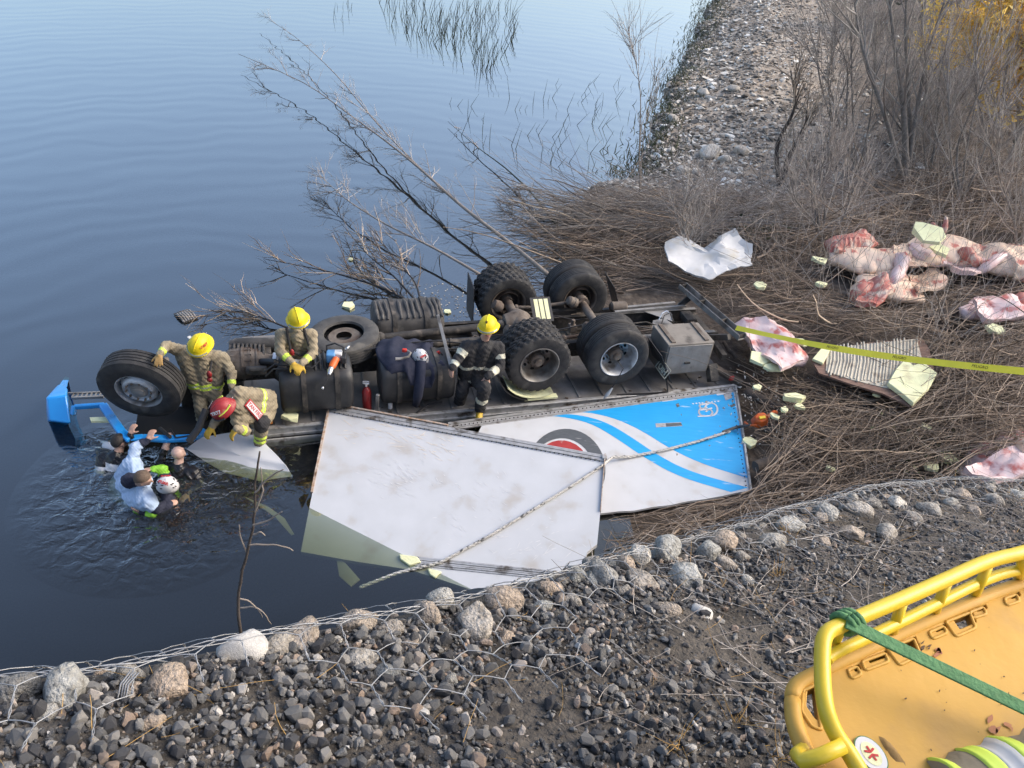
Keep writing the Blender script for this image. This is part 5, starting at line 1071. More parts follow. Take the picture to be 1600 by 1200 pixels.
# 1 tan coat, hand on the steer tyre
J = {k: WY(*v) for k, v in dict(head=(312, 541, 1.0), neck=(316, 556, .85), pel=(322, 606, .72), sl=(281, 548, .8), sr=(347, 558, .75), el=(260, 540, .92), wl=(250, 553, 1.10), er=(362, 583, .85), wr=(362, 603, .98), kl=(314, 640, .85), al=(318, 676, .6), kr=(343, 640, .8), ar=(340, 676, .55)).items()}
B = Body(); torso(B, J['pel'], J['neck'], J['sl'], J['sr'], 0, .135, ((.10, .17, 2), (.17, .20, 6), (.20, .27, 2)))
limb(B, J['sl'], J['el'], J['wl'], .088, .074, .052, 0, (), ((.62, .86, 2),)); limb(B, J['sr'], J['er'], J['wr'], .088, .074, .052, 0, (), ((.55, .85, 2),))
hand(B, J['wl'], J['wl'] - J['el'] + Vector((.05, -.1, -.12)), (0, .3, -1), 1, .35, 1, 1.15, .15); hand(B, J['wr'], (0, -.1, -1), (0, 1, 0), 1, .7, -1, 1.15)
limb(B, J['pel'] + Vector((-.1, 0, 0)), J['kl'], J['al'], .115, .09, .075, 0); limb(B, J['pel'] + Vector((.1, 0, 0)), J['kr'], J['ar'], .115, .09, .075, 0)
for a in ('al', 'ar'): B.cap(J[a], J[a] + Vector((0, -.16, -.04)), .06, .05, 5)
hu = (TOCAM(J['head'])*.55 + UP*.65).normalized(); hf = Vector((-.25, -1, -.5)); headp(B, J['head'], hu, hf, 4)
o = person('firefighter in tan coat and yellow helmet resting one glove on the front tyre', J['ar'], B, mids); helmet(o, J['ar'], J['head'] + hu*.045, hu, hf, 'yellow', (('164/7', .05, 1.2, .85, 'print_letter_red'),))
m = MB(); c = J['neck'].lerp(J['pel'], .38) + Vector((.14, -.16, .02)) - J['ar']; m.ball(c, (.04, .03, .06), 8, 6); m.ball(c + Vector((-.01, 0, -.09)), (.04, .03, .04), 8, 6); m.build('torch', M_['red_paint'], o, ang=180)
m = MB(); a = J['sr'] - J['ar']; m.tube([a + Vector((-.1, -.06, .07)), c], .016, 6); m.build('harness_strap', M_['black_cloth'], o)
# 2 tan coat with harness, kneeling at the tank
J = {k: WY(*v) for k, v in dict(head=(466, 501, .95), neck=(463, 514, .8), pel=(462, 562, .6), sl=(439, 522, .78), sr=(487, 522, .75), el=(437, 549, .9), wl=(456, 566, 1.1), er=(489, 552, .9), wr=(472, 568, 1.12), kl=(442, 580, .95), al=(436, 588, .5), kr=(482, 580, .95), ar=(482, 588, .5)).items()}
B = Body(); torso(B, J['pel'], J['neck'], J['sl'], J['sr'], 0, .125)
limb(B, J['sl'], J['el'], J['wl'], .085, .072, .052, 0, (), ((.45, .72, 2),)); limb(B, J['sr'], J['er'], J['wr'], .085, .072, .052, 0, (), ((.45, .72, 2),))
hand(B, J['wl'], (.6, -.5, -.3), (.3, .2, -1), 1, .7, 1, 1.15); hand(B, J['wr'], (-.3, -.7, -.5), (-.3, .2, -1), 1, .6, -1, 1.15)
limb(B, J['pel'] + Vector((-.1, 0, 0)), J['kl'], J['al'], .11, .095, .07, 3); limb(B, J['pel'] + Vector((.1, 0, 0)), J['kr'], J['ar'], .11, .095, .07, 3)
hu = (TOCAM(J['head'])*.25 + UP*.9 + Vector((-.1, 0, 0))).normalized(); hf = Vector((.45, -.9, -.2)); headp(B, J['head'], hu, hf, 4)
mids2 = list(mids); mids2[1] = 'glove_yellow'
o = person('firefighter in tan coat with black harness kneeling behind the fuel tank', J['al'], B, mids2); helmet(o, J['al'], J['head'] + hu*.045, hu, hf, 'yellow'); face(o, J['al'], J['head'], hu, hf)
fr_ = Vector((.1, -.15, 0)); m = MB()
for s in ('sl', 'sr'): m.tube([J[s].lerp(J['neck'], .45) + Vector((0, -.04, .11)) - J['al'], J[s].lerp(J['pel'], .35) + fr_*1.05 - J['al'], J['neck'].lerp(J['pel'], .62) + fr_*1.1 - J['al']], .020, 6)
m.build('harness_strap', M_['black_cloth'], o)
for s in ('sl', 'sr'): m = MB(); m.ball(J[s].lerp(J['pel'], .42) + fr_*1.15 - J['al'], (.035, .03, .06), 8, 6); m.build('pouch', M_['helmet_red'], o, ang=180)
# 3 bent over, red helmet
J = {k: WY(*v) for k, v in dict(head=(350, 640, 1.75), neck=(369, 637, 1.58), pel=(417, 634, 1.30), sl=(370, 657, 1.66), sr=(373, 612, 1.50), el=(384, 674, 1.72), wl=(370, 670, 1.85), er=(345, 642, 1.45), wr=(332, 666, 1.55), kl=(409, 662, 1.62), al=(406, 692, 1.55), kr=(402, 662, 1.2), ar=(415, 690, 1.1)).items()}
B = Body(); torso(B, J['pel'], J['neck'], J['sl'], J['sr'], 0, .135, ((.28, .34, 2), (.34, .37, 6), (.37, .42, 2)), .11)
limb(B, J['sl'], J['el'], J['wl'], .088, .074, .055, 0, (), ((.3, .6, 2),)); limb(B, J['sr'], J['er'], J['wr'], .088, .074, .055, 0)
hand(B, J['wl'], (-.5, -.5, -.6), (.4, .3, -.5), 1, .9, 1, 1.2); hand(B, J['wr'], (-.3, -.7, -.4), (0, .2, -1), 1, .7, -1, 1.2)
limb(B, J['pel'] + (J['sl'] - J['sr'])*.25, J['kl'], J['al'], .13, .10, .085, 0, ((.75, 1, 3),), ((.0, .22, 3), (.5, .62, 2), (.7, .85, 2), (.92, 1, 5)))
limb(B, J['pel'] - (J['sl'] - J['sr'])*.2, J['kr'], J['ar'], .13, .10, .085, 0)
B.cap(J['al'] + Vector((0, 0, -.05)), J['al'] + Vector((-.06, -.14, -.11)), .062, .052, 5); B.cap(J['ar'], J['ar'] + Vector((-.05, -.1, -.05)), .06, .05, 5)
hu = (Vector((-.45, -.25, .6)) + TOCAM(J['head'])*.35).normalized(); hf = Vector((-.6, -.5, -.75)); headp(B, J['head'], hu, hf, 4); B.cap(J['neck'], J['head'], .07, .07, 3)
o = person('firefighter in tan coat and red helmet bending over the wreck edge', J['ar'], B, mids2); helmet(o, J['ar'], J['head'] + hu*.04, hu, hf, 'red', (('TRT7', .06, .9, .8, 'print_white'), ('UVR', .055, -1.1, .8, 'print_white')))
bn = (J['pel'] - J['neck']).cross(J['sl'] - J['sr']).normalized(); bn = bn if bn.dot(TOCAM(J['neck'])) > 0 else -bn; pc = J['neck'].lerp(J['pel'], .30) + bn*.175 - J['ar']; tx = (J['sl'] - J['sr']).normalized()
bx = WY(398, 633, 1.4) - WY(374, 609, 1.4)
m = MB(); Mf = frame_M(pc, bx, bn); m.M = Mf; m.box((0, 0, -.006), (.34, .12, .02)); m.build('name_patch_border', M_['print_letter_red'], o, bevel=.004)
m = MB(); m.M = Mf; m.box((0, 0, .001), (.31, .09, .02)); m.build('name_patch', M_['print_white'], o)
text_obj('lettering', 'TAN FIRE', .075, Mf @ Matrix.Translation((0, 0, .0125)), M_['print_letter_red'], o, .001, .001)
# 4 black coat with cream bands, seated against the wheels
midb = ['black_cloth', 'skin', 'cream_refl', 'black_cloth', 'skin', 'boot_yellow', 'black_cloth']
J = {k: WY(*v) for k, v in dict(head=(763, 513, 1.2), neck=(757, 529, 1.1), pel=(737, 590, .98), sl=(729, 540, 1.12), sr=(780, 542, 1.08), el=(714, 563, 1.26), wl=(707, 574, 1.36), er=(782, 572, 1.22), wr=(762, 588, 1.42), kl=(757, 606, 1.50), al=(750, 638, 1.36), kr=(722, 612, 1.2), ar=(715, 640, .95)).items()}
B = Body(); torso(B, J['pel'], J['neck'], J['sl'], J['sr'], 0, .135, ((.02, .09, 2), (.45, .54, 2)))
limb(B, J['sl'], J['el'], J['wl'], .09, .078, .058, 0, ((.35, .7, 2),), ((.3, .8, 2),)); limb(B, J['sr'], J['er'], J['wr'], .09, .078, .058, 0, ((.35, .6, 2),), ((.35, .75, 2),))
hand(B, J['wl'], (-.15, -.3, -.9), (.5, .5, 0), 1, .5, 1, 1.05); hand(B, J['wr'], (-.4, -.3, -.75), (-.2, .4, -.4), 1, .5, -1, 1.05, .08)
limb(B, J['pel'] + Vector((.08, -.02, 0)), J['kl'], J['al'], .12, .105, .085, 0, (), ((.42, .62, 2),)); limb(B, J['pel'] + Vector((-.1, 0, 0)), J['kr'], J['ar'], .12, .10, .08, 0)
B.cap(J['al'] + Vector((0, 0, -.05)), J['al'] + Vector((.0, -.13, -.10)), .058, .052, 5); B.cap(J['ar'], J['ar'] + Vector((0, -.12, -.05)), .06, .05, 5)
hu = (TOCAM(J['head'])*.1 + UP*.95 + Vector((-.08, .05, 0))).normalized(); hf = Vector((-.12, -1, .1)); headp(B, J['head'], hu, hf, 4); B.cap(J['neck'], J['head'] - hu*.06, .07, .06, 4)
o = person('firefighter in black coat with cream bands and yellow helmet against the rear wheels', J['ar'], B, midb); helmet(o, J['ar'], J['head'] + hu*.055, hu, hf, 'yellow', (('*', .09, 0, .8, 'print_letter_black'),)); face(o, J['ar'], J['head'], hu, hf)
# ---- in the water
mw = ['wet_black', 'skin', 'print_white', 'wet_black', 'skin_pale']
def wat(x, y, z): return PZ(x, y, z)
# black haired swimmer, back turned, one hand on the blue trim
h = wat(187, 690, .30); nk = h + Vector((-.03, -.10, -.17)); pel = nk + Vector((-.10, -.28, -.55)); sl = nk + Vector((-.21, -.02, -.04)); sr = nk + Vector((.17, .02, -.05))
B = Body(); torso(B, pel, nk, sl, sr, 0, .125, ((.72, .9, 2),)); wr = WZ(203, 678, -.5)
limb(B, sr, sr.lerp(wr, .5) + Vector((.10, -.03, -.10)), wr, .065, .05, .038, 0); hand(B, wr, (.25, .3, .6), (.3, .8, -.5), 1, .8, 1)
limb(B, sl, sl + Vector((-.12, .12, -.18)), sl + Vector((.0, .28, -.20)), .07, .055, .04, 0, ((.2, .75, 2),)); hand(B, sl + Vector((0, .28, -.2)), (.3, 1, 0), (0, 0, -1), 1, .5, -1)
for s in (-.1, .1): limb(B, pel + Vector((s, 0, 0)), pel + Vector((s*1.4, -.05, -.42)), pel + Vector((s*1.4, -.15, -.8)), .10, .075, .055, 0)
hu = Vector((.02, -.12, 1)); hf = Vector((.55, .8, 0)); headp(B, h, hu, hf, 1); B.cap(nk, h - Vector((0, 0, .06)), .06, .06, 1)
o = person('black haired swimmer holding on to the blue cab trim', (nk.x, nk.y, 0), B, mw); hair_cap(o, (nk.x, nk.y, 0), h, hu, hf, 'hair')
# light blue shirt
ms = ['shirt_blue', 'skin', 'navy_cloth', 'lime_vest']
h = wat(224, 748, .42); nk = wat(210, 752, .28); pel = wat(190, 768, -.22); sl = wat(207, 722, .20); sr = wat(232, 786, .16); wr = WZ(231, 688, -.5); el = sl.lerp(wr, .55) + Vector((-.06, .0, .05))
B = Body(); torso(B, pel, nk, sl, sr, 0, .15); B.cap(nk + Vector((-.06, -.01, .015)), nk + Vector((.04, 0, .03)), .105, .085, 2)
limb(B, sl, el, wr, .085, .075, .045, 0, (), ((.45, 1, 2),)); hand(B, wr, (.2, .5, .5), (.2, .7, -.4), 1, .8, 1, 1.1)
w2 = wat(258, 788, .02); limb(B, sr, sr.lerp(w2, .45) + Vector((.02, -.06, -.02)), w2, .09, .08, .05, 0, ((.85, 1, 2),), ((.1, 1, 2),)); hand(B, w2, (.8, .4, 0), (0, .4, -1), 1, .5, -1)
for s in (-.1, .1): limb(B, pel + Vector((s, 0, 0)), pel + Vector((s*1.4, .05, -.42)), pel + Vector((s*1.4, 0, -.8)), .11, .08, .06, 2)
hu = (UP*.8 + TOCAM(h)*.4).normalized(); hf = Vector((.95, .1, -.2)); headp(B, h, hu, hf, 1); B.cap(nk, h - hu*.06, .06, .06, 1)
o = person('swimmer in light blue shirt clinging to the wreck with outstretched arm', (nk.x, nk.y, 0), B, ms, wrinkle=.006); hair_cap(o, (nk.x, nk.y, 0), h, hu, hf, 'hair_brown')
# white helmeted rescuer in lime vest, facing him
h = wat(262, 760, .34); nk = wat(266, 758, .08); pel = wat(290, 756, -.60); sl = wat(256, 742, .05); sr = wat(262, 790, .0)
B = Body(); torso(B, pel, nk, sl, sr, 2, .105, ((.55, .85, 3),)); w1 = wat(222, 800, .02); w2 = wat(240, 733, .16)
limb(B, sr, sr.lerp(w1, .5) + Vector((.03, -.05, -.06)), w1, .075, .065, .045, 2); hand(B, w1, (-1, .2, 0), (0, .6, .6), 1, .5, 1)
limb(B, sl, sl.lerp(w2, .5) + Vector((.05, .04, .02)), w2, .075, .065, .05, 3); hand(B, w2, (-.9, -.2, .1), (0, -.4, -.8), 1, .5, -1)
for s in (-.1, .1): limb(B, pel + Vector((0, s, 0)), pel + Vector((0, s*1.4, -.42)), pel + Vector((-.1, s*1.4, -.8)), .11, .08, .06, 2)
B.cap(wat(215, 797, -.01), wat(238, 803, .0), .06, .06, 3)
hu = (UP*.75 + TOCAM(h)*.4).normalized(); hf = Vector((-1, .0, -.2)); headp(B, h, hu, hf, 1); B.cap(nk, h - hu*.06, .06, .06, 1)
o = person('rescuer in lime vest and white helmet supporting the swimmer in blue', (nk.x, nk.y, 0), B, ms); helmet(o, (nk.x, nk.y, 0), h + hu*.04, hu, hf, 'white', (('BUAR', .05, 1.3, .45, 'print_letter_red'), ('GRUPO', .035, -1.3, .5, 'print_letter_red')))
# bald diver
h = wat(279, 708, .28); nk = h + Vector((-.01, -.06, -.20)); pel = nk + Vector((0, -.25, -.55)); sl = nk + Vector((-.2, .03, -.05)); sr = nk + Vector((.22, -.02, -.05)); wr = wat(260, 694, .26)
B = Body(); torso(B, pel, nk, sl, sr, 0, .125); limb(B, sl, sl + Vector((-.12, .06, -.06)), wr, .075, .06, .045, 0, (), ((.8, 1, 4),)); hand(B, wr, (.1, .5, .5), (0, .7, -.4), 4, 1.1, 1, 1.2)
limb(B, sr, sr + Vector((.12, -.12, -.12)), sr + Vector((.0, -.3, -.12)), .075, .06, .045, 0); hand(B, sr + Vector((0, -.3, -.12)), (-.3, -1, 0), (0, 0, -1), 4, .6, -1)
for s in (-.1, .1): limb(B, pel + Vector((s, 0, 0)), pel + Vector((s*1.4, -.05, -.42)), pel + Vector((s*1.4, -.15, -.8)), .10, .075, .055, 0)
hu = (UP*.85 + TOCAM(h)*.25).normalized(); hf = Vector((-.1, 1, .0)); headp(B, h, hu, hf, 4); B.cap(nk, h - hu*.06, .06, .06, 4)
person('bald diver in black wetsuit beside the torn white sheet', (nk.x, nk.y, 0), B, mw, wrinkle=.008)
# buoyancy piece beside the first swimmer
c = wat(170, 700, .06); m = MB(); 
vm = empty('float_vest', c, 'black and white float vest bobbing left of the black haired swimmer', 'vest')
for k, (dy, mt) in enumerate(((.16, 'wet_black'), (.03, 'print_white'), (-.10, 'wet_black'))):
    m = MB(); m.ball((0 + .02*k, dy, -.02), (.17, .085, .07), 16, 8); m.v = [(a + .02*mnoise.noise(Vector((a*9, b*9, k))), b, c_) for a, b, c_ in m.v]; m.build('float_pad' if k != 1 else 'white_band', M_[mt], vm, ang=180)
vm.rotation_euler = (0, 0, R(-20))
# ------------------------------------------------------------------ rescue gear
def at(root, fn, name, mat, ang=35, bevel=0):
    m = MB(); fn(m); return m.build(name, M_[mat], root, ang, bevel)
# hydraulic cutter standing on the tank
p = TL((3.05, .95, .16)); cut = empty('hydraulic_cutter', p, 'hydraulic rescue cutter with orange grip on the fuel tank', 'tool'); cut.rotation_euler = (0, 0, R(10))
at(cut, lambda m: m.box((-.06, .02, .07), (.13, .16, .14)), 'pump_body', 'tool_blue', bevel=.02)
at(cut, lambda m: m.box((.04, .04, .08), (.12, .12, .12)), 'motor_cover', 'print_white', bevel=.02)
at(cut, lambda m: m.tube([(.02, -.06, .08), (-.02, -.16, .05), (-.04, -.22, .03)], [.05, .055, .045], 14), 'orange_grip', 'orange_plastic')
at(cut, lambda m: m.tube([(-.04, -.22, .03), (-.06, -.28, .01), (-.07, -.33, -.01)], [.038, .045, .025], 12), 'cylinder', 'chrome')
at(cut, lambda m: m.tube([(-.12, .1, .1), (-.12, .1, .2), (.0, .1, .24), (.12, .06, .2), (.12, .02, .08)], .014, 8), 'carry_handle', 'black_plastic')
at(cut, lambda m: m.box((.12, .0, .05), (.08, .16, .10)), 'battery', 'black_plastic', bevel=.012)
at(cut, lambda m: (m.tube([(.14, .1, .12), (.2, .16, .15)], .02, 8), m.ball((-.16, -.44, -.16), .022)), 'valve', 'chrome', 180)
at(cut, lambda m: m.tube([(-.07, -.33, -.01), (-.11, -.40, -.08), (-.16, -.44, -.16)], .007, 6), 'pull_cord', 'black_plastic')
# hose set in front of the kneeling firefighter
p = TL((3.60, 1.05, .14)); hs = empty('hose_coupling', p, 'black hydraulic hoses with silver coupling at the kneeling firefighter hands', 'hose')
at(hs, lambda m: (m.tube([(-.45, -.08, -.05), (-.3, -.02, .06), (-.1, .0, .04), (.02, 0, .05)], .013, 7), m.tube([(-.42, -.12, -.10), (-.3, -.08, .02), (-.1, -.05, .02), (.02, -.02, .04)], .013, 7), m.tube([(.05, 0, .05), (.22, .02, .03), (.33, .12, .12), (.2, .2, .16), (.08, .15, .1)], .011, 7)), 'hose', 'black_plastic')
at(hs, lambda m: (m.cyl((.0, .0, .05), (.07, -.01, .05), .024, 10), m.cyl((.05, -.06, .03), (.02, .05, .07), .018, 10)), 'coupling', 'chrome')
at(hs, lambda m: m.box((.0, .09, .04), (.16, .10, .08)), 'white_cloth', 'silver_refl', bevel=.03)
at(hs, lambda m: m.box((-.03, .0, .075), (.04, .025, .02)), 'red_lever', 'red_paint')
# fire extinguisher
p = TL((2.62, 1.08, -.68)); fe = empty('fire_extinguisher', p, 'red fire extinguisher upright between the two near tanks', 'extinguisher')
at(fe, lambda m: m.lathe([(0, 0), (.0, .06), (.02, .068), (.34, .068), (.39, .05), (.42, .022), (.44, .022)], (0, 0, 0), (0, 0, 1), 18), 'cylinder', 'red_paint')
at(fe, lambda m: (m.cyl((0, 0, .44), (0, 0, .48), .022, 10), m.bar((-.05, 0, .49), (.05, -.02, .50), .02, .012), m.bar((-.05, 0, .52), (.05, -.02, .54), .02, .01)), 'valve', 'chrome')
p = TL((2.48, 1.12, -.66)); o = MB().box((0, 0, .16), (.05, .04, .36)).box((0, 0, .0), (.09, .06, .03)).build('bracket_bar', M_['grey_steel'], None, bevel=.004); o.location = p; o.rotation_euler = (R(12), R(6), 0); tag(o, 'grey steel bar leaning beside the fire extinguisher', 'bar')
# wetsuit jacket, helmet and red bag on the second tank
Q = lambda x, y, yy: WY(x, y, yy)
jc = Q(640, 575, .95); jk = empty('wetsuit_jacket', jc, 'navy wetsuit jacket spread over the second fuel tank', 'jacket')
m = MB(); nu, nv = 26, 16; vs = []
for i in range(nu):
    for j in range(nv):
        u, v = i/(nu-1), j/(nv-1)      # along the tank, across it
        x = 2.38 - u*.88 + .06*math.sin(v*5); yl = .42 + v*.88
        zt = .065 + .10*math.exp(-((u-.3)/.3)**2) ; z = zt + .03*mnoise.noise(Vector((u*5, v*5, 2))) + .018*math.sin(u*22 + v*7) if yl < 1.10 else zt - (yl - 1.10)*(1.5 if .35 < u < .75 else .6) + .015*math.sin(u*20)
        z -= .12*max(0, abs(u - .5)*2 - .8)
        if yl > 1.1 and not .30 < u < .78: yl = 1.1 + (yl - 1.1)*.35
        vs.append(TL((x, yl, z)) - jc)
m.add(vs, [(i*nv + j, (i+1)*nv + j, (i+1)*nv + j + 1, i*nv + j + 1) for i in range(nu-1) for j in range(nv-1)]); o = m.build('body', M_['navy_cloth'], jk, ang=180); so = o.modifiers.new('s', 'SOLIDIFY'); so.thickness = .02
m = MB(); a = [TL(q) - jc for q in ((1.80, .95, .13), (1.83, 1.12, .08), (1.86, 1.29, -.08), (1.90, 1.30, -.32), (1.93, 1.29, -.52))]; m.tube(a, [.09, .085, .075, .07, .055], 12); m.v = [tuple(Vector(v) + Vector((1, 1, 0))*.012*math.sin(v[2]*40)) for v in m.v]; m.build('sleeve', M_['navy_cloth'], jk, ang=180)
m = MB(); a = [TL(q) - jc for q in ((2.3, .8, .06), (2.15, 1.0, .10), (2.0, 1.05, .09))]; m.tube(a, [.06, .07, .06], 12); m.build('sleeve', M_['navy_cloth'], jk, ang=180)
hc = Q(657, 558, .98); he = empty('spare_helmet', hc, 'white vented helmet lying on the navy jacket', 'helmet'); hh_ = helmet(he, hc, hc + Vector((0, 0, 0)), (.1, -.45, 1), (.6, -.7, -.2), 'white', (('USAR', .04, 0, .5, 'print_letter_red'),))
bc = Q(682, 560, .80); bag = empty('red_bag', bc, 'bright red dry bag tucked behind the white helmet', 'bag')
at(bag, lambda m: m.add([(-.10, 0, -.12), (.09, -.03, -.12), (.11, .1, -.1), (-.08, .12, -.1), (-.03, .02, .10), (.05, .0, .14), (.03, .06, .12)], [(0, 1, 5, 4), (1, 2, 6, 5), (2, 3, 4, 6), (3, 0, 4), (4, 5, 6), (0, 3, 2, 1)]), 'bag_body', 'red_cloth', 20, .02)
at(bag, lambda m: m.tube([(.05, 0, .14), (.12, -.02, .05), (.12, -.04, -.06)], .012, 6), 'cord', 'black_plastic')
lc = Q(632, 550, .95); lt = empty('dive_light', lc, 'small red and grey dive light left of the white helmet', 'light')
at(lt, lambda m: m.box((0, 0, .03), (.07, .05, .05)), 'red_body', 'red_cloth', bevel=.012)
at(lt, lambda m: m.tube([(.04, 0, .03), (.10, -.05, .03), (.08, -.13, .01), (-.03, -.18, 0), (-.10, -.2, 0)], [.016, .016, .018, .02, .024], 8), 'grey_handle', 'grey_steel')
# flat lifting strap held by the black-coated firefighter
a, b = Q(684, 492, -.15), Q(706, 578, 1.30); o = MB().bar((0, 0, 0), b - a, .05, .012, (0, -1, 1)).build('lifting_strap', M_['grey_steel'], None, bevel=.002); o.location = a; tag(o, 'long flat grey bar slanting down to the bare hand at the tank', 'bar')
# bottle cap bits
p = TL((2.28, 1.12, -.66)); o = MB().cyl((0, 0, 0), (0, .02, .16), .035, 12).build('white_bottle', M_['print_white'], None); o.location = p; tag(o, 'small white bottle standing in the shade below the navy jacket', 'bottle')
# rope across both panels to the chain hoist
rp = [PZ(562, 918, -.03)] + [RP(x, y, .03) for x, y in ((620, 898), (690, 880), (760, 842), (830, 800), (890, 763), (940, 730))] + [BP(955, 722, .10), BP(985, 716, .03)] + [BP(x, y, .03) for x, y in ((1040, 705), (1090, 692), (1140, 676))]
m = MB()
fine = []
for i in range(len(rp) - 1):
    for t in np.linspace(0, 1, 12)[:-1]: fine.append(rp[i].lerp(rp[i+1], t))
fine.append(rp[-1])
rb = fine[0].copy(); rope_o = empty('rope', rb, 'twisted white rope running over the white sheets to the orange hoist', 'rope')
for ph in (0, 2.09, 4.19):
    pts = []
    L = 0
    for i, q in enumerate(fine):
        if i: L += (q - fine[i-1]).length
        a = ph + L*26; pts.append(q - rb + Vector((.4*math.cos(a), math.cos(a), math.sin(a)))*.013)
    m2 = MB(); m2.tube(pts, .015, 6); m2.build('strand', M_['rope'], rope_o, ang=180)
m2 = MB(); m2.tube([BP(1128, 678, .045) - rb, BP(1150, 672, .06) - rb, PZ(1172, 664, .28) - rb], [.018, .026, .016], 8); m2.build('dark_sling', M_['rope_dark'], rope_o)
hc = PZ(1186, 660, .22); ho = empty('hoist', hc, 'orange hand winch hooked to the dark end of the rope', 'hoist'); ho.rotation_euler = (R(18), R(-8), R(12))
at(ho, lambda m: m.add([(-.13, -.06, 0), (-.05, -.12, 0), (.10, -.10, 0), (.15, 0, 0), (.10, .10, 0), (-.04, .12, 0), (-.13, .06, 0), (-.10, -.04, .14), (-.04, -.09, .17), (.07, -.07, .17), (.10, 0, .17), (.07, .07, .17), (-.03, .08, .17), (-.10, .04, .14)], [tuple(range(7))[::-1], tuple(range(7, 14))] + [(i, (i+1) % 7, 7 + (i+1) % 7, 7 + i) for i in range(7)]), 'housing', 'orange_plastic', 30, .02)
at(ho, lambda m: m.box((.0, -.02, .175), (.10, .05, .02)), 'plate', 'litter_yellow', bevel=.004)
at(ho, lambda m: (m.tube([(.12, .02, .10), (.24, .08, .12), (.30, .10, .06)], .028, 8), m.tube([(-.1, -.1, .1), (-.2, -.06, .06), (-.22, .04, 0)], .018, 8)), 'lever', 'orange_plastic')
at(ho, lambda m: (m.tube([(.02, -.13, .05), (.16, -.18, .03), (.3, -.08, .0), (.34, .06, 0)], .026, 8), m.ball((.12, -.16, .02), (.12, .07, .06))), 'webbing', 'black_plastic', 180)
# barrier tape
ta, tb_ = PZ(1150, 512, 1.05), PZ(1640, 584, 2.9); tape = empty('barrier_tape', ta, 'yellow barrier tape stretched across the brush from the lorry tail', 'tape')
m = MB(); n = 40; vs = []; d = tb_ - ta
def tape_at(t):
    c = d*t - Vector((0, 0, .10*math.sin(math.pi*t))); nr = (TOCAM(ta + c)*.75 + UP*.35 + Vector((0, .25*math.sin(t*7), .2*math.sin(t*11)))).normalized(); ax = nr.cross(d).normalized(); return c, nr, ax
for i in range(n + 1):
    c, nr, ax = tape_at(i/n); vs += [c - ax*.046, c + ax*.046]
m.add(vs, [(2*i, 2*i+1, 2*i+3, 2*i+2) for i in range(n)]); m.build('ribbon', M_['tape_yellow'], tape, ang=180)
for t in (.40, .62, .84):
    c, nr, ax = tape_at(t); nr = d.normalized().cross(ax); nr = nr if nr.dot(TOCAM(ta + c)) > 0 else -nr
    text_obj('lettering', 'PELIGRO', .05, frame_M(c + nr*.008, d, nr), M_['print_letter_black'], tape, .0005)
# ------------------------------------------------------------------ stretcher in the near corner
ZB = CAM_H - 1.06
def SB(x, y, dz=0): return PZ(x, y, ZB + dz)
board = empty('spine_board', SB(1420, 1080), 'scuffed amber plastic spine board lying in the yellow rescue litter', 'spine board')
def curve_plate(loops, th, bev, z):
    cu = bpy.data.curves.new('c', 'CURVE'); cu.dimensions = '2D'; cu.fill_mode = 'BOTH'; cu.extrude = th; cu.bevel_depth = bev; cu.bevel_resolution = 2
    for lp in loops:
        sp_ = cu.splines.new('POLY'); sp_.points.add(len(lp) - 1); sp_.use_cyclic_u = True
        for q, (x, y) in enumerate(lp): sp_.points[q].co = (x, y, 0, 1)
    o = bpy.data.objects.new('c', cu); COL.objects.link(o); me = bpy.data.meshes.new_from_object(o.evaluated_get(bpy.context.evaluated_depsgraph_get())); bpy.data.objects.remove(o); return me
def rpoly(pts, r=6, n=5):
    """round the corners of a pixel polygon"""
    out = []; k = len(pts)
    for i in range(k):
        a, b, c = np.array(pts[i-1], float), np.array(pts[i], float), np.array(pts[(i+1) % k], float); u = (a-b); v = (c-b); lu, lv = np.linalg.norm(u), np.linalg.norm(v); rr = min(r, lu*.45, lv*.45)
        p1, p2 = b + u/lu*rr, b + v/lv*rr
        for q in range(n + 1): t = q/n; out.append(tuple(p1*(1-t)**2 + 2*b*t*(1-t) + p2*t*t))
    return out
bo = rpoly([(1238, 1072), (1285, 1048), (1420, 985), (1500, 950), (1560, 925), (1700, 880), (1790, 1010), (1640, 1160), (1480, 1230), (1330, 1262), (1262, 1185), (1240, 1130)], 22)
holes = [[(1258, 1086), (1272, 1080), (1279, 1132), (1268, 1128), (1256, 1110)], [(1327, 1048), (1338, 1044), (1343, 1053), (1332, 1058)], [(1352, 1034), (1379, 1024), (1383, 1034), (1356, 1044)], [(1393, 1015), (1424, 1003), (1432, 1022), (1408, 1034)], [(1455, 988), (1472, 981), (1476, 989), (1459, 996)], [(1484, 973), (1512, 962), (1519, 980), (1496, 990)], [(1518, 957), (1534, 951), (1538, 959), (1522, 964)], [(1572, 936), (1586, 931), (1590, 939), (1575, 944)], [(1610, 922), (1640, 912), (1646, 926), (1616, 938)]]
holes = [[tuple(np.mean(h, 0) + (np.array(p) - np.mean(h, 0))*1.2) for p in h] for h in holes]
c0 = board.location; loops = [[(SB(x, y).x - c0.x, SB(x, y).y - c0.y) for x, y in bo]] + [[(SB(x, y).x - c0.x, SB(x, y).y - c0.y) for x, y in rpoly(h, 4)] for h in holes]
me = curve_plate(loops, .012, .002, 0); shade(me, 40); mobj('deck', me, M_['board_yellow'], board)
m = MB(); rim_px = bo; m.tube([SB(x, y, .010) - c0 for x, y in bo] + [SB(*bo[0], .010) - c0], .013, 8); m.build('rolled_edge', M_['board_yellow'], board, ang=180)
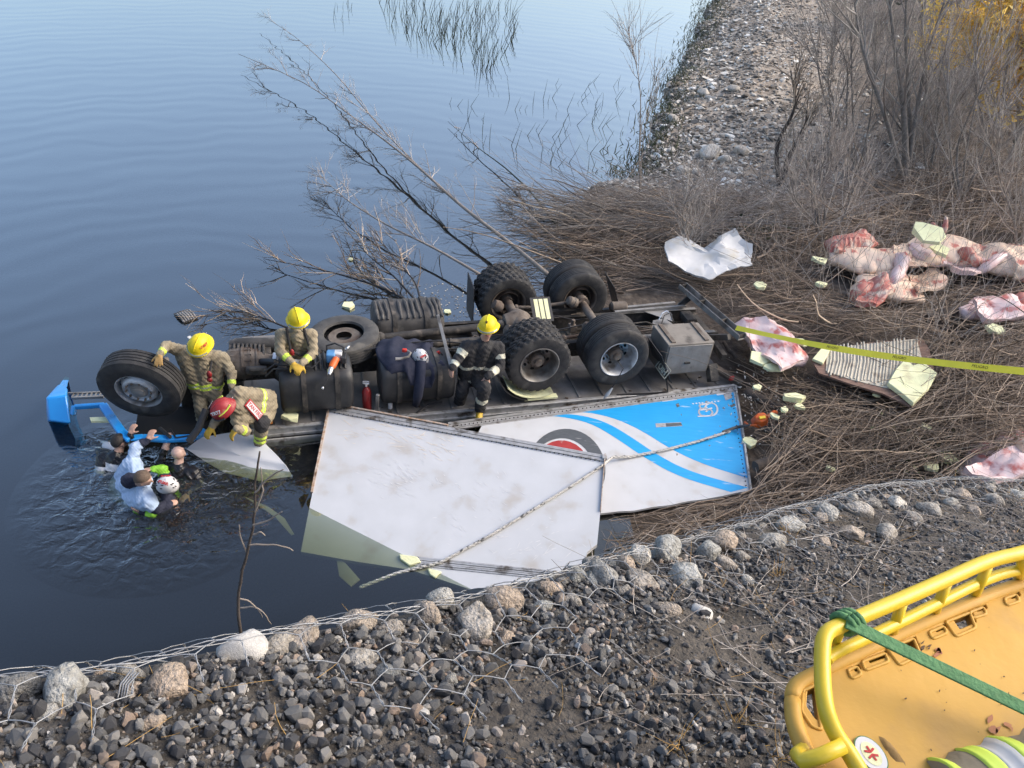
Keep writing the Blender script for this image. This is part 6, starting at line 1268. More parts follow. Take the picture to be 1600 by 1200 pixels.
for k, h in enumerate(holes[1:]):
    m = MB(); a = (np.array(h[0]) + np.array(h[-1]))/2; b = (np.array(h[1]) + np.array(h[2]))/2; m.tube([SB(*a, -.012) - c0, SB(*b, -.012) - c0], .006, 8)
    if k not in (2, 4): m.build('strap_pin', M_['litter_yellow'], board, ang=180)
for h in holes: 
    m = MB(); q = rpoly([tuple(np.array(p) + (np.array(p) - np.mean(h, 0))*.12) for p in h], 4); m.tube([SB(x, y, .0145) - c0 for x, y in q] + [SB(*q[0], .0145) - c0], .0028, 6); m.build('hole_lip', M_['board_yellow'], board, ang=180)
def stain(n, cx, cy, sx, sy, mat, rmin, rmax):
    for _ in range(n):
        x, y, r_ = random.gauss(cx, sx), random.gauss(cy, sy), random.uniform(rmin, rmax); k = 8; el = random.uniform(.3, .9); an = random.uniform(0, 3)
        pts = [SB(x + r_*(math.cos(6.283*i/k)*math.cos(an) - el*math.sin(6.283*i/k)*math.sin(an))*random.uniform(.6, 1.2), y + r_*(math.cos(6.283*i/k)*math.sin(an) + el*math.sin(6.283*i/k)*math.cos(an))*random.uniform(.6, 1.2), .0165) - c0 for i in range(k)]
        m = MB(); m.add(pts, [tuple(range(k))]); m.build('stain', M_[mat], board)
stain(5, 1448, 1008, 5, 5, 'mud', 2, 5); stain(4, 1470, 1015, 8, 4, 'board_stain', 3, 6); stain(5, 1570, 1130, 10, 5, 'board_stain', 4, 9); stain(26, 1500, 1070, 70, 45, 'mud', .7, 2.2)
# oval badge
bc = SB(1361, 1178, .0175) - c0; ex, ey = Vector((.82, .57, 0)), Vector((-.57, .82, 0)); ex = (SB(1375, 1200) - SB(1348, 1160)).normalized(); ey = Vector((0, 0, 1)).cross(ex)
def oval(a, b, z): 
    m = MB(); m.add([bc + ex*a*math.cos(t) + ey*b*math.sin(t) + Vector((0, 0, z)) for t in np.linspace(0, 2*math.pi, 28)[:-1]], [tuple(range(27))]); return m
ov = oval(.028, .021, 0).build('badge', M_['strap_green'], board); oval(.0262, .0195, .0006).build('badge_field', M_['print_white'], ov); oval(.018, .0128, .0012).build('badge_ring', M_['foam'], ov)
m = MB()
for a in range(6): t = a*math.pi/3; m.bar(bc + Vector((0, 0, .002)) + ex*.004*math.cos(t), bc + Vector((0, 0, .002)) + ex*.011*math.cos(t) + ey*.009*math.sin(t), .003, .0006)
m.build('badge_emblem', M_['print_letter_red'], ov)
lit = empty('rescue_litter', SB(1290, 1060), 'bright yellow tubular rescue litter frame at the lower right corner', 'litter'); l0 = lit.location
def smoothp(pts, it=3):
    for _ in range(it):
        q = [pts[0]]
        for i in range(len(pts) - 1): q += [pts[i].lerp(pts[i+1], .25), pts[i].lerp(pts[i+1], .75)]
        pts = q + [pts[-1]]
    return pts
HT = .10
topr = [SB(1720, 822, HT), SB(1600, 864, HT), SB(1545, 875, HT), SB(1480, 905, HT), SB(1400, 940, HT), SB(1310, 978, HT), SB(1287, 990, HT), SB(1284, 1030, HT*.9), SB(1287, 1100, HT*.75), SB(1303, 1145, HT*.55), SB(1330, 1180, HT*.4), SB(1362, 1240, HT*.3)]
at(lit, lambda m: m.tube([p - l0 for p in smoothp(topr)], .0120, 14), 'top_rail', 'litter_yellow', 180)
midr = [SB(1720, 870, .06), SB(1600, 888, .06), SB(1545, 902, .06), SB(1460, 945, .06), SB(1380, 985, .06), SB(1300, 1022, .06), SB(1292, 1030, .06)]
at(lit, lambda m: m.tube([p - l0 for p in smoothp(midr)], .0095, 12), 'middle_rail', 'litter_yellow', 180)
for (x, y), (x2, y2) in (((1317, 975), (1297, 1018)), ((1412, 935), (1390, 1000)), ((1483, 903), (1455, 968)), ((1548, 874), (1518, 942)), ((1600, 865), (1590, 910))):
    at(lit, lambda m: m.tube([SB(x, y, HT) - l0, SB((x*.45 + x2*.55), (y*.45 + y2*.55), .065) - l0, SB(x2, y2, -.02) - l0], .0085, 10), 'upright', 'litter_yellow', 180)
at(lit, lambda m: m.tube([SB(1318, 1165, .06) - l0, SB(1285, 1180, .05) - l0, SB(1252, 1190, .04) - l0, SB(1246, 1180, .03) - l0, SB(1262, 1165, .0) - l0, SB(1290, 1150, -.01) - l0], [.011, .011, .011, .011, .010, .010], 10), 'end_loop', 'litter_yellow', 180)
at(lit, lambda m: m.tube([p - l0 for p in smoothp([SB(1292, 1110, -.03), SB(1310, 1200, -.03), SB(1330, 1290, -.03)])], .012, 10), 'lower_rail', 'litter_yellow', 180)
st = empty('green_strap', SB(1330, 975), 'green webbing strap tied round the litter rail and pulled across the board', 'strap'); s0 = st.location
a, b = SB(1322, 972, HT + .012), SB(1690, 1150, HT*.55)
at(st, lambda m: m.bar(a - s0, b - s0, .021, .004, (0, -.2, 1)), 'webbing', 'strap_green', bevel=.0012)
tv = (SB(1317, 975, HT) - SB(1340, 965, HT)).normalized(); cR = SB(1322, 973, HT)
for k in range(3):
    tt = []
    for q in range(13): t = 2*math.pi*q/12; tt.append(cR - s0 + tv*(k*.009 - .012 + .006*math.sin(t)) + (Vector((0, 0, 1))*math.cos(t) + tv.cross(Vector((0, 0, 1)))*math.sin(t))*.0165)
    at(st, lambda m: m.tube(tt, .0052, 6), 'loop', 'strap_green', 180)
# the carrier at the litter: only a striped sleeve shows in the frame
me_ = ['tan_cloth', 'glove_tan', 'lime_refl', 'black_cloth', 'skin', 'boot', 'silver_refl']
fx0 = Vector((1.25, .12, 0)); gz = bank_z(1.25, .12)
sh = Vector((1.10, .16, gz + 1.42)); sh2 = Vector((1.52, .02, gz + 1.42)); pel = Vector((1.32, .04, gz + .92)); nk = Vector((1.31, .08, gz + 1.50))
B = Body(); torso(B, pel, nk, sh, sh2, 0, .14); wr = SB(1640, 1165, .03); el = SB(1440, 1232, .02); 
wr = SB(1395, 1262, -.02)
sA, sB_ = SB(1800, 1165, -.03), SB(1475, 1258, -.01)
B.cap(sA, sB_, .060, .045, 0); B.cap(sh, sA, .095, .07, 0)
hand(B, sB_, (-.9, .1, -.3), (.3, .6, -.6), 1, .8, 1, 1.1)
limb(B, sh2, sh2 + Vector((.1, .05, -.3)), sh2 + Vector((.0, .3, -.42)), .09, .075, .055, 0); hand(B, sh2 + Vector((0, .3, -.42)), (-.3, 1, -.2), (0, 0, -1), 1, .6, -1)
for s in (-.12, .12):
    an = Vector((1.32 + s*1.2, .02, 0)); an.z = bank_z(an.x, an.y) + .08; limb(B, pel + Vector((s, 0, 0)), pel + Vector((s*1.2, .06, -.44)), an, .12, .09, .07, 0); B.cap(an, an + Vector((0, .16, -.04)), .055, .045, 5)
headp(B, nk + Vector((0, .03, .2)), UP, (-.6, .8, -.3), 4); B.cap(nk, nk + Vector((0, .02, .12)), .065, .06, 4)
o = person('carrier at the litter of whom only a striped tan sleeve shows', (1.32, .02, gz), B, me_, .014); helmet(o, (1.32, .02, gz), nk + Vector((0, .03, .25)), UP, (-.6, .8, -.3), 'yellow')

# striped cuff of the carrier's sleeve
ba = Vector((1.32, .02, gz)); m = MB(); n = 30; ax_ = sB_ - sA; prof = []
rr_ = [.072 - .016*t + .0028*math.sin(t*38) + .0018*math.sin(t*71 + 1) for t in np.linspace(0, 1, n)]
m.tube([sA + ax_*t - ba for t in np.linspace(0, 1, n)], rr_, 28); m.v = [tuple(Vector(v) + Vector((0, 0, .004))*mnoise.noise(Vector(v)*22)) for v in m.v]; slv = m.build('sleeve', M_['tan_cloth'], o, ang=180)
for t0, t1, mt in ((.66, .725, 'lime_refl'), (.725, .80, 'silver_refl'), (.80, .865, 'lime_refl'), (.95, .99, 'lime_refl')):
    m = MB(); ts = np.linspace(t0, t1, 5); m.tube([sA + ax_*t - ba for t in ts], [.072 - .016*t + .0028*math.sin(t*38) + .0018*math.sin(t*71 + 1) + .0035 for t in ts], 28); m.build('reflective_band', M_[mt], slv, ang=180)
# ------------------------------------------------------------------ vegetation
def unit(v): return v/np.maximum(1e-9, np.linalg.norm(v, axis=-1, keepdims=True))
def grow_paths(P0, D, L, K=7, wob=.25, bias=(0, 0, 0)):
    n = len(P0); P = np.empty((n, K, 3)); P[:, 0] = P0; d = unit(D.astype(float)); b = np.array(bias, float)
    turn = rng.normal(0, wob, (n, 3))
    for k in range(1, K):
        d = unit(d + turn/K + rng.normal(0, wob*.6, (n, 3))/math.sqrt(K) + b/K); P[:, k] = P[:, k-1] + d*(L/(K-1))[:, None]
    return P
def children(P, n, lmin, lmax, ang, K=6, wob=.3, bias=(0, 0, .2), tmin=.25):
    N_, K0 = P.shape[:2]; i = rng.integers(0, N_, n); t = rng.uniform(tmin, .98, n)*(K0-1); k = np.minimum(t.astype(int), K0-2); f = (t - k)[:, None]
    a, b = P[i, k], P[i, k+1]; p = a*(1-f) + b*f; tg = unit(b - a); pr = unit(np.cross(tg, rng.normal(size=(n, 3)))); an = rng.normal(ang, .2, n)[:, None]
    return grow_paths(p, tg*np.cos(an) + pr*np.sin(an), rng.uniform(lmin, lmax, n)*(1.1 - .6*t/(K0-1)), K, wob, bias)
def tubes_np(P, r0, r1, sides=3, rnd=None, taper=1.0):
    n, K = P.shape[:2]; T = np.empty_like(P); T[:, 1:-1] = P[:, 2:] - P[:, :-2]; T[:, 0] = P[:, 1] - P[:, 0]; T[:, -1] = P[:, -1] - P[:, -2]; T = unit(T)
    ref = np.where(np.abs(T[..., 2:3]) > .9, np.array([1., 0, 0]), np.array([0, 0, 1.])); U = unit(np.cross(T, ref)); Wv = np.cross(T, U)
    r0 = np.broadcast_to(np.asarray(r0, float), (n,)); r1 = np.broadcast_to(np.asarray(r1, float), (n,)); t = np.linspace(0, 1, K)[None]**taper
    r = (r0[:, None]*(1-t) + r1[:, None]*t)[..., None]
    V = np.stack([P + r*(U*math.cos(2*math.pi*j/sides) + Wv*math.sin(2*math.pi*j/sides)) for j in range(sides)], 2)
    b = (np.arange(n)*K*sides)[:, None, None] + (np.arange(K-1)*sides)[None, :, None] + np.arange(sides)[None, None]; j2 = (np.arange(sides) + 1) % sides
    b2 = (np.arange(n)*K*sides)[:, None, None] + (np.arange(K-1)*sides)[None, :, None] + j2[None, None]
    F = np.stack([b, b2, b2 + sides, b + sides], -1).reshape(-1, 4)
    if rnd is None: rnd = rng.random(n)
    return V.reshape(-1, 3), F, np.repeat(rnd, K*sides)
def join_np(parts):
    Vs, Fs, As, o = [], [], [], 0
    for V, F, A in parts: Vs.append(V); Fs.append(F + o); As.append(A); o += len(V)
    return np.concatenate(Vs), np.concatenate(Fs), np.concatenate(As)
def np_obj(name, parts, mat, parent=None, origin=None, ang=180):
    V, F, A = join_np(parts)
    if origin is not None: V = V - np.array(origin)
    return mobj(name, np_mesh(name, V, [F], A, ang), mat, parent)
def in_poly(px, py, poly):
    c = np.zeros(len(px), bool); n = len(poly)
    for i in range(n):
        x1, y1 = poly[i]; x2, y2 = poly[i-1]; q = ((y1 > py) != (y2 > py)) & (px < (x2 - x1)*(py - y1)/((y2 - y1) + 1e-9) + x1); c ^= q
    return c
def PYp(x, y, Y):
    d = ray(x, y); return Vector(CAMP + d*(Y/d[1]))
# --- cut brush covering the bank
BR = [(872, 430), (862, 345), (880, 325), (980, 325), (1250, 328), (1650, 260), (1680, 780), (1600, 760), (1480, 750), (1350, 768), (1200, 806), (1050, 850), (905, 895), (935, 850), (945, 800), (1174, 770), (1150, 598), (1120, 500), (1060, 440), (960, 470), (900, 420)]
def bank_pts(n, poly, ylo=5, yhi=24, xlo=.3, xhi=18):
    out = []
    while sum(map(len, out)) < n:
        q = np.stack([rng.uniform(xlo, xhi, n*2), rng.uniform(ylo, yhi, n*2)], -1); z = ground_z(q[:, 0], q[:, 1]); p = np.concatenate([q, z[:, None]], -1)
        # about even in the picture: thin out the near ground less than the far
        j = proj_np(p); k = in_poly(j[:, 0], j[:, 1], poly) & (z > -.5); out.append(p[k])
    return np.concatenate(out)[:n]
def lying(n, poly, lmin, lmax, rmin, rmax, az, azs, lift, lo, hi, K=8, wob=.35, zmax=.45):
    p = bank_pts(n, poly); p[:, 2] += rng.uniform(.0, zmax, n); a = rng.normal(az, azs, n) + np.where(rng.random(n) < .5, math.pi, 0); e = rng.normal(lift, .16, n)
    D = np.stack([np.cos(a)*np.cos(e), np.sin(a)*np.cos(e), np.sin(e)], -1); L = rng.uniform(lmin, lmax, n); P = grow_paths(p, D, L, K, wob, (0, 0, -lift*1.7))
    P[..., 2] = np.maximum(P[..., 2], ground_z(P[..., 0], P[..., 1]) + .01)
    r = rng.uniform(rmin, rmax, n); return P, r
# keep twigs off the two big panels and the floor: drop any whose path crosses them in plan
def off_panels(P, r):
    j = proj_np(P.reshape(-1, 3)); pl = [(505, 620), (760, 650), (1150, 596), (1178, 768), (945, 806), (940, 870), (860, 910), (735, 925), (460, 870)]
    bad = in_poly(j[:, 0], j[:, 1], pl).reshape(P.shape[:2]).mean(1) > .12
    for q in ([(1030, 380), (1148, 355), (1182, 385), (1180, 415), (1108, 442), (1040, 415)], [(1262, 565), (1300, 535), (1445, 520), (1468, 590), (1425, 642), (1280, 590)], [(1275, 385), (1330, 368), (1450, 345), (1620, 370), (1620, 440), (1440, 430), (1440, 475), (1330, 478), (1290, 425)], [(1150, 498), (1210, 500), (1265, 560), (1240, 585), (1170, 570)], [(1490, 478), (1620, 460), (1620, 500), (1500, 505)], [(1500, 720), (1620, 695), (1620, 745), (1500, 755)]):
        bad |= (in_poly(j[:, 0], j[:, 1], q).reshape(P.shape[:2]).mean(1) > .15) & (rng.random(len(P)) < .88)
    tl = (P - TO) @ TR.T; inside = ((tl[..., 0] > -3.5) & (tl[..., 0] < 4.5) & (abs(tl[..., 1]) < 1.35)).mean(1) > .1
    k = ~(bad | inside); return P[k], r[k]
parts = []
for n, lmin, lmax, rmin, rmax, az, azs, lift, zmax in ((2600, .9, 2.6, .006, .013, .25, .35, .12, .45), (3400, .5, 1.6, .003, .007, .35, .7, .2, .5), (2200, .4, 1.2, .003, .006, 1.2, .9, .4, .45), (520, 1.2, 3.2, .012, .028, .3, .35, .06, .4)):
    P, r = off_panels(*lying(n, BR, lmin, lmax, rmin, rmax, az, azs, lift, 0, 1, zmax=zmax)); parts.append(tubes_np(P, r, r*.35, 3, np.clip(rng.beta(2, 2.6, len(P)), 0, 1)))
near = [(900, 900), (945, 805), (1175, 772), (1260, 600), (1600, 560), (1680, 780), (1480, 752), (1200, 808)]
for n, lmin, lmax, rmin, rmax, az, azs, lift, zmax in ((1300, .8, 2.2, .005, .011, .45, .4, .1, .5), (1500, .4, 1.3, .0025, .006, .6, .8, .25, .5)):
    P, r = off_panels(*lying(n, near, lmin, lmax, rmin, rmax, az, azs, lift, 0, 1, zmax=zmax)); parts.append(tubes_np(P, r, r*.35, 3, np.clip(rng.beta(2, 2.2, len(P)), 0, 1)))
o = np_obj('brush', parts, M_['twigs']); tag(o, 'mat of cut brown brushwood covering the bank behind the lorry', 'brushwood', kind='stuff')
# the pale sheaf of long stems flattened towards the water behind the wheels
sheaf = [(880, 332), (1240, 338), (1260, 362), (1050, 385), (890, 375)]
P, r = lying(1100, sheaf, 1.4, 3.6, .005, .011, .08, .16, .10, 0, 1, zmax=.5); parts = [tubes_np(P, r, r*.3, 3)]
P2 = children(P, 1600, .3, .9, .45, 5, .3, (0, 0, .25)); parts.append(tubes_np(P2, .004, .0015, 3))
o = np_obj('flattened_brush', parts, M_['twigs_grey']); tag(o, 'pale grey stems pressed flat towards the water behind the rear wheels', 'brushwood', kind='stuff')
# upright thin stems springing through
wide = [(1080, 340), (1270, 150), (1650, 60), (1680, 600), (1300, 560), (1180, 440), (1000, 430)]
p = bank_pts(2400, wide, 8, 40, .8, 26); p = p[(p[:, 0] - .234*p[:, 1] > 3.2 + rng.normal(0, 1.3, 2400)) | (p[:, 1] < 19)]; n_ = len(p); a = rng.normal(0, .35, (n_, 2)); D = np.concatenate([a, np.ones((n_, 1))], 1); keepn = rng.random(n_) < .6; p, D = p[keepn], D[keepn]; n_ = len(p); P = grow_paths(p, D, rng.uniform(.6, 2.4, n_), 7, .3); r = rng.uniform(.004, .008, n_)
parts = [tubes_np(P, r, r*.3, 3)]; P2 = children(P, 4000, .2, .9, .5, 5, .3); parts.append(tubes_np(P2, .004, .0015, 3))
o = np_obj('saplings', parts, M_['twigs_grey']); tag(o, 'haze of thin grey upright saplings on the bank', 'saplings', kind='stuff')
# --- separate bare trees and shrubs
def shrub(label, base, tops, r0, mat='bark_grey', tw='twigs_grey', n1=40, n2=220, n3=500, name='bare_tree', group='bare trees on the bank', l1=(1.0, 2.2), l2=(.5, 1.2), l3=(.2, .6), ang=.5, bias=(0, 0, .5), wob=.18, rr=1.0):
    root = empty(name, base, label, 'tree' if 'tree' in name else 'shrub', group); c = np.array(base); stems = []
    for i, tp in enumerate(tops):
        if isinstance(tp, list): pts = [Vector(base)] + [Vector(q) for q in tp]
        else: pts = [Vector(base), Vector(base).lerp(Vector(tp), .35) + Vector((random.gauss(0, .12), random.gauss(0, .12), 0)), Vector(base).lerp(Vector(tp), .7) + Vector((random.gauss(0, .18), random.gauss(0, .12), 0)), Vector(tp)]
        fine = []
        for k in range(len(pts)-1):
            for t in np.linspace(0, 1, 5)[:-1]: fine.append(pts[k].lerp(pts[k+1], t))
        fine.append(pts[-1])
        for _ in range(2): fine = [fine[0]] + [(fine[k-1] + fine[k]*2 + fine[k+1])/4 for k in range(1, len(fine)-1)] + [fine[-1]]
        rs = [max(.006, r0*(1 if i == 0 else .75)*(1 - .85*k/(len(fine)-1))) for k in range(len(fine))]
        m = MB(); m.tube([q - Vector(base) for q in fine], rs, 9); m.build('trunk' if i == 0 else 'stem', M_[mat], root, ang=180)
        arr = np.array([q[:] for q in fine]); ix = np.linspace(0, len(arr)-1, 12); stems.append(np.stack([np.interp(ix, np.arange(len(arr)), arr[:, j]) for j in range(3)], -1))
    S = np.stack(stems); A = children(S, n1, *l1, ang, 7, wob, bias, .2); Bc = children(A, n2, *l2, ang, 6, .25, bias, .15); Cc = children(Bc, n3, *l3, ang, 4, .3, bias, .1)
    tag(np_obj('branches', [tubes_np(A, r0*.22*rr + .003, .004, 4)], M_[tw], root, base), kind='stuff'); o = np_obj('twigs', [tubes_np(Bc, .0055*rr, .0025, 3), tubes_np(Cc, .0032*rr, .0014, 3)], M_[tw], root, base); tag(o, kind='stuff'); return root
def gp(x, y):      # ground point under a pixel
    z = .3
    for _ in range(6):
        p = PZ(x, y, z); z = float(ground_z(p.x, p.y))
    return PZ(x, y, z)
def up_to(b, x, y, dy=0): return PYp(x, y, b.y + dy)
b = gp(1415, 300); shrub('tall grey bare tree with several stems at the right of the bank', b, [up_to(b, 1384, -60, -.3), up_to(b, 1425, -80, .5), up_to(b, 1330, -40, -.5), up_to(b, 1490, -40, .2)], .10, n1=60, n2=420, n3=900, l1=(1.2, 3.0))
b = gp(1218, 290); shrub('short dark broken trunk leaning right in front of the gravel bar', b, [up_to(b, 1278, 165, .2), up_to(b, 1235, 110, .4)], .10, 'bark_dark', 'twigs', n1=22, n2=140, n3=260, l1=(.8, 1.8))
for x, y, tops, lab in ((1275, 385, ((1258, 240), (1300, 230), (1240, 280), (1320, 270), (1290, 200)), 'brown shrub of thin stems left of the carcass heap'), (1500, 320, ((1560, 60), (1520, 40), (1600, 120), (1470, 80)), 'grey shrub fanning right behind the carcasses'), (1560, 285, ((1640, 60), (1580, 20), (1530, 60)), 'grey shrub nearest the right edge of the bank'), (1340, 270, ((1290, 20), (1330, 10), (1370, 40), (1250, 60)), 'grey shrub in front of the tall bare tree foot'), (1450, 290, ((1480, 60), (1440, 30), (1520, 110)), 'dense grey shrub right of the tall bare tree'), (1590, 420, ((1560, 200), (1620, 180), (1660, 260)), 'grey shrub overhanging the biggest carcass'), (1300, 190, ((1250, 10), (1300, -10), (1350, 10)), 'grey shrub high on the gravel bar'), (1560, 170, ((1510, 10), (1570, -20), (1620, 20)), 'grey shrub below the golden tree')):
    b = gp(x, y); shrub(lab, b, [up_to(b, *t, random.uniform(-.6, .6)) for t in tops], .035, n1=46, n2=300, n3=560, name='bare_shrub', l1=(.8, 2.2), ang=.4)
for x, y, tops, lab in ((1062, 420, ((1092, 285),), 'thin leaning sapling beside the crumpled white sheet'), (1000, 310, ((985, 60), (1030, 90)), 'thin pale sapling at the water edge by the gravel bar'), (1078, 430, ((1075, 300),), 'thin upright sapling touching the crumpled white sheet')):
    b = gp(x, y); shrub(lab, b, [up_to(b, *t) for t in tops], .022, 'bark_pale', 'twigs_grey', n1=16, n2=70, n3=120, name='sapling_tree', l1=(.5, 1.3))
# fallen poplar over the water
def zpts(L): return [PZ(*q) for q in L]
L1 = zpts([(800, 382, .4), (720, 322, .45), (655, 262, .5), (600, 218, .5), (550, 182, .5), (480, 130, .45), (372, 84, .35)]); base = PZ(860, 432, .45)
L2 = [L1[0], L1[1], L1[2]] + zpts([(590, 195, .55), (525, 115, .55), (460, 55, .5), (402, 20, .4)])
shrub('long bare poplar fallen out over the water from behind the rear wheels', base, [L1, L2], .045, 'bark_pale', 'twigs_grey', n1=44, n2=230, n3=380, name='fallen_tree', group=None, l1=(.6, 1.9), l2=(.3, .9), ang=.45, bias=(-.3, .2, .05), rr=1.0)
L3 = zpts([(680, 388, .3), (600, 350, .32), (540, 312, .32), (502, 276, .3)]); base = PZ(752, 430, .3)
shrub('shorter bare pole slanting over the water left of the rear wheels', base, [L3], .03, 'bark_pale', 'twigs_grey', n1=22, n2=110, n3=180, name='fallen_tree', group=None, l1=(.5, 1.5), l2=(.3, .8), ang=.5, bias=(-.2, .1, 0), rr=1.0)
base = PZ(660, 482, .05); L4 = [zpts([(600, 450, .15), (520, 425, .2), (415, 405, .1)]), zpts([(615, 430, .25), (575, 400, .3), (530, 345, .3)]), zpts([(650, 440, .3), (620, 410, .4), (585, 360, .4)])]
shrub('dark wet branches sprawling in the water behind the spare wheel', base, L4, .03, 'bark_wet', 'twigs', n1=34, n2=150, n3=160, name='drowned_shrub', group=None, l1=(.5, 1.6), l2=(.25, .8), ang=.5, bias=(-.3, .05, -.05), rr=1.5)
base = PZ(455, 515, .02); shrub('dark twiggy branch lying in the water above the kneeling firefighter', base, [zpts([(420, 500, .1), (385, 488, .1), (345, 484, .05)])], .02, 'bark_wet', 'twigs', n1=22, n2=80, n3=90, name='drowned_shrub', group=None, l1=(.4, 1.0), l2=(.2, .5), ang=.45, bias=(-.3, 0, -.05), rr=1.4)
# mossy sticks in the shallows
for pts, lab in (([(700, 190, .1), (745, 230, .15), (790, 262, .2), (830, 300, .2), (868, 350, .25)], 'green mossy stick lying in the shallows'), ([(785, 315, .1), (820, 325, .15), (850, 345, .2)], 'short mossy stick with a white bit by the shore')):
    base = PZ(*pts[-1]); shrub(lab, base, [[PZ(*q) for q in pts[-2::-1]]], .03, 'leaf_green', 'twigs', n1=16, n2=50, n3=40, name='drowned_shrub', group=None, l1=(.3, .9), l2=(.15, .4), ang=.6, bias=(0, 0, 0), rr=1.2)
# dead stem standing at the brink
base = PPL(376, 988, GP0, GN); yb = base.y; tops = [[PYp(370, 935, yb + .02), PYp(386, 865, yb + .04), PYp(400, 800, yb + .05), PYp(398, 750, yb + .06), PYp(405, 705, yb + .07)]]
ds = empty('dead_stem', base, 'crooked dead stem standing at the gabion brink before the dark water', 'twig')
def stem(name, pts, r0_, r1_):
    m = MB(); P3 = smoothp([Vector(p) - base for p in pts], 2); P3 = [p + Vector((.004*mnoise.noise(p*40), 0, .004*mnoise.noise(p*40 + Vector((5, 0, 0))))) for p in P3]; n = len(P3); m.tube(P3, [r0_ + (r1_ - r0_)*i/(n-1) for i in range(n)], 7); m.build(name, M_['bark_dark' if r0_ > .003 else 'bark_pale'], ds, ang=180)
stem('stem', [base] + tops[0], .0042, .0018)
for pts in ([(386, 865), (378, 845), (372, 820)], [(395, 820), (420, 812), (440, 800)], [(390, 852), (425, 850), (448, 855), (458, 862)], [(400, 800), (412, 760), (408, 730)], [(398, 770), (425, 740), (445, 735)], [(372, 935), (395, 940), (410, 965)], [(375, 950), (400, 945), (425, 975)], [(397, 835), (408, 830), (415, 838)]):
    stem('side_twig', [PYp(x, y, yb + .04) for x, y in pts], .0024, .001)
# --- fallen logs
def log(label, a, b, r, split=False):
    a, b = PZ(*a), PZ(*b); root = empty('fallen_log', a, label, 'log'); m = MB(); pts = [(b - a)*t + Vector((0, 0, .05*mnoise.noise(Vector((t*3, r*90, 0))))) for t in np.linspace(0, 1, 9)]; m.tube(pts, [r*(1 - .25*i/8)*(1 + .1*mnoise.noise(Vector((i, r*50, 0)))) for i in range(9)], 10); m.build('trunk', M_['bark_dark'], root, ang=60)
    if split:
        for q in range(5): m = MB(); e = b - a; d = e.normalized(); o3 = Vector((random.uniform(-.05, .05), random.uniform(-.05, .05), random.uniform(-.03, .05))); m.tube([e - d*.05 + o3*.6, e + d*random.uniform(.08, .2) + o3], [r*.4, .004], 5); m.build('splinter', M_['wood_split'], root)
log('broken log with pale splintered end right of the blue panel', (1180, 730, .25), (1296, 690, .35), .085, True)
log('rotting log lying behind the orange hoist', (1165, 612, .2), (1255, 655, .2), .09)
log('thin pale log under the yellow tape', (1150, 560, .3), (1130, 535, .45), .04)
log('grey stump lying left of the right margin carcass', (1450, 500, .6), (1510, 478, .75), .11)
log('dark plank end above the gabion at the right', (1540, 755, .45), (1620, 735, .6), .12)
log('long bare pole lying across the brush near the right edge', (1470, 320, .9), (1640, 300, 1.2), .04)
# --- reeds, algae, shore weeds
def blades(n, poly, hmin, hmax, lean, mat, name, label, cat, z=0., w=.012):
    pts = []
    while len(pts) < n:
        x, y = rng.uniform(min(p[0] for p in poly), max(p[0] for p in poly)), rng.uniform(min(p[1] for p in poly), max(p[1] for p in poly))
        if in_poly(np.array([x]), np.array([y]), poly)[0]: pts.append(PZ(x, y, z)[:])
    p = np.array(pts); p[:, 2] -= .15; D = np.concatenate([rng.normal(lean, .18, (n, 1)), rng.normal(0, .15, (n, 1)), np.ones((n, 1))], 1); P = grow_paths(p, D, rng.uniform(hmin, hmax, n), 5, .12)
    o = np_obj(name, [tubes_np(P, w, .003, 3)], M_[mat]); return tag(o, label, cat, kind='stuff')
blades(260, [(585, 0), (800, 5), (805, 60), (760, 115), (690, 80), (610, 45)], .5, 1.2, .25, 'reed', 'reed_bed', 'dark green reeds standing in the far shallows', 'reeds', w=.016)
blades(70, [(660, 150), (1000, 120), (960, 280), (820, 260), (700, 210)], .3, .9, .35, 'reed', 'scattered_reeds', 'scattered reed stalks in the pale shallows', 'reeds', w=.012)
blades(12, [(520, 5), (550, 5), (550, 40), (520, 40)], .3, .7, .2, 'reed', 'reed_tuft', 'lone reed tuft in the open water near the top', 'reeds')
def mat_patch(name, label, poly, z):
    m = MB(); pts = []
    k = len(poly)
    for i in range(k):
        a, b = poly[i], poly[(i+1) % k]
        for t in np.linspace(0, 1, 6)[:-1]: pts.append(PZ(a[0] + (b[0]-a[0])*t + random.uniform(-5, 5), a[1] + (b[1]-a[1])*t + random.uniform(-4, 4), z))
    m.sheet(pts, (0, 0, 1), .02); o = m.build(name, M_['algae'], None); tag(o, label, 'algae', kind='stuff')
mat_patch('algae_mat', 'pale algae under the reed bed', [(600, 10), (700, 20), (780, 60), (800, 100), (700, 95), (640, 75), (600, 45)], -.10)
mat_patch('algae_mat', 'pale algae at the top near the gravel bar', [(720, -30), (1060, -30), (1010, 40), (880, 60), (780, 30)], -.14)
mat_patch('algae_mat', 'pale algae in the shallows by the shore corner', [(910, 190), (985, 130), (975, 290), (930, 285), (900, 240)], -.14)
n = 2200; t = rng.random(n); yv = 20 + (50 - 20)*t**1.3; xv = np.interp(yv, _sy, _sx) + rng.normal(.3, .45, n); p = np.stack([xv, yv, np.maximum(ground_z(xv, yv), -.02)], -1)
D = np.concatenate([rng.normal(0, .8, (n, 2)), np.ones((n, 1))], 1); P = grow_paths(p, D, rng.uniform(.08, .3, n), 4, .4); o = np_obj('shore_weeds', [tubes_np(P, .016, .005, 3)], M_['leaf_green']); tag(o, 'low dark green weeds fringing the gravel bar', 'weeds', kind='stuff')
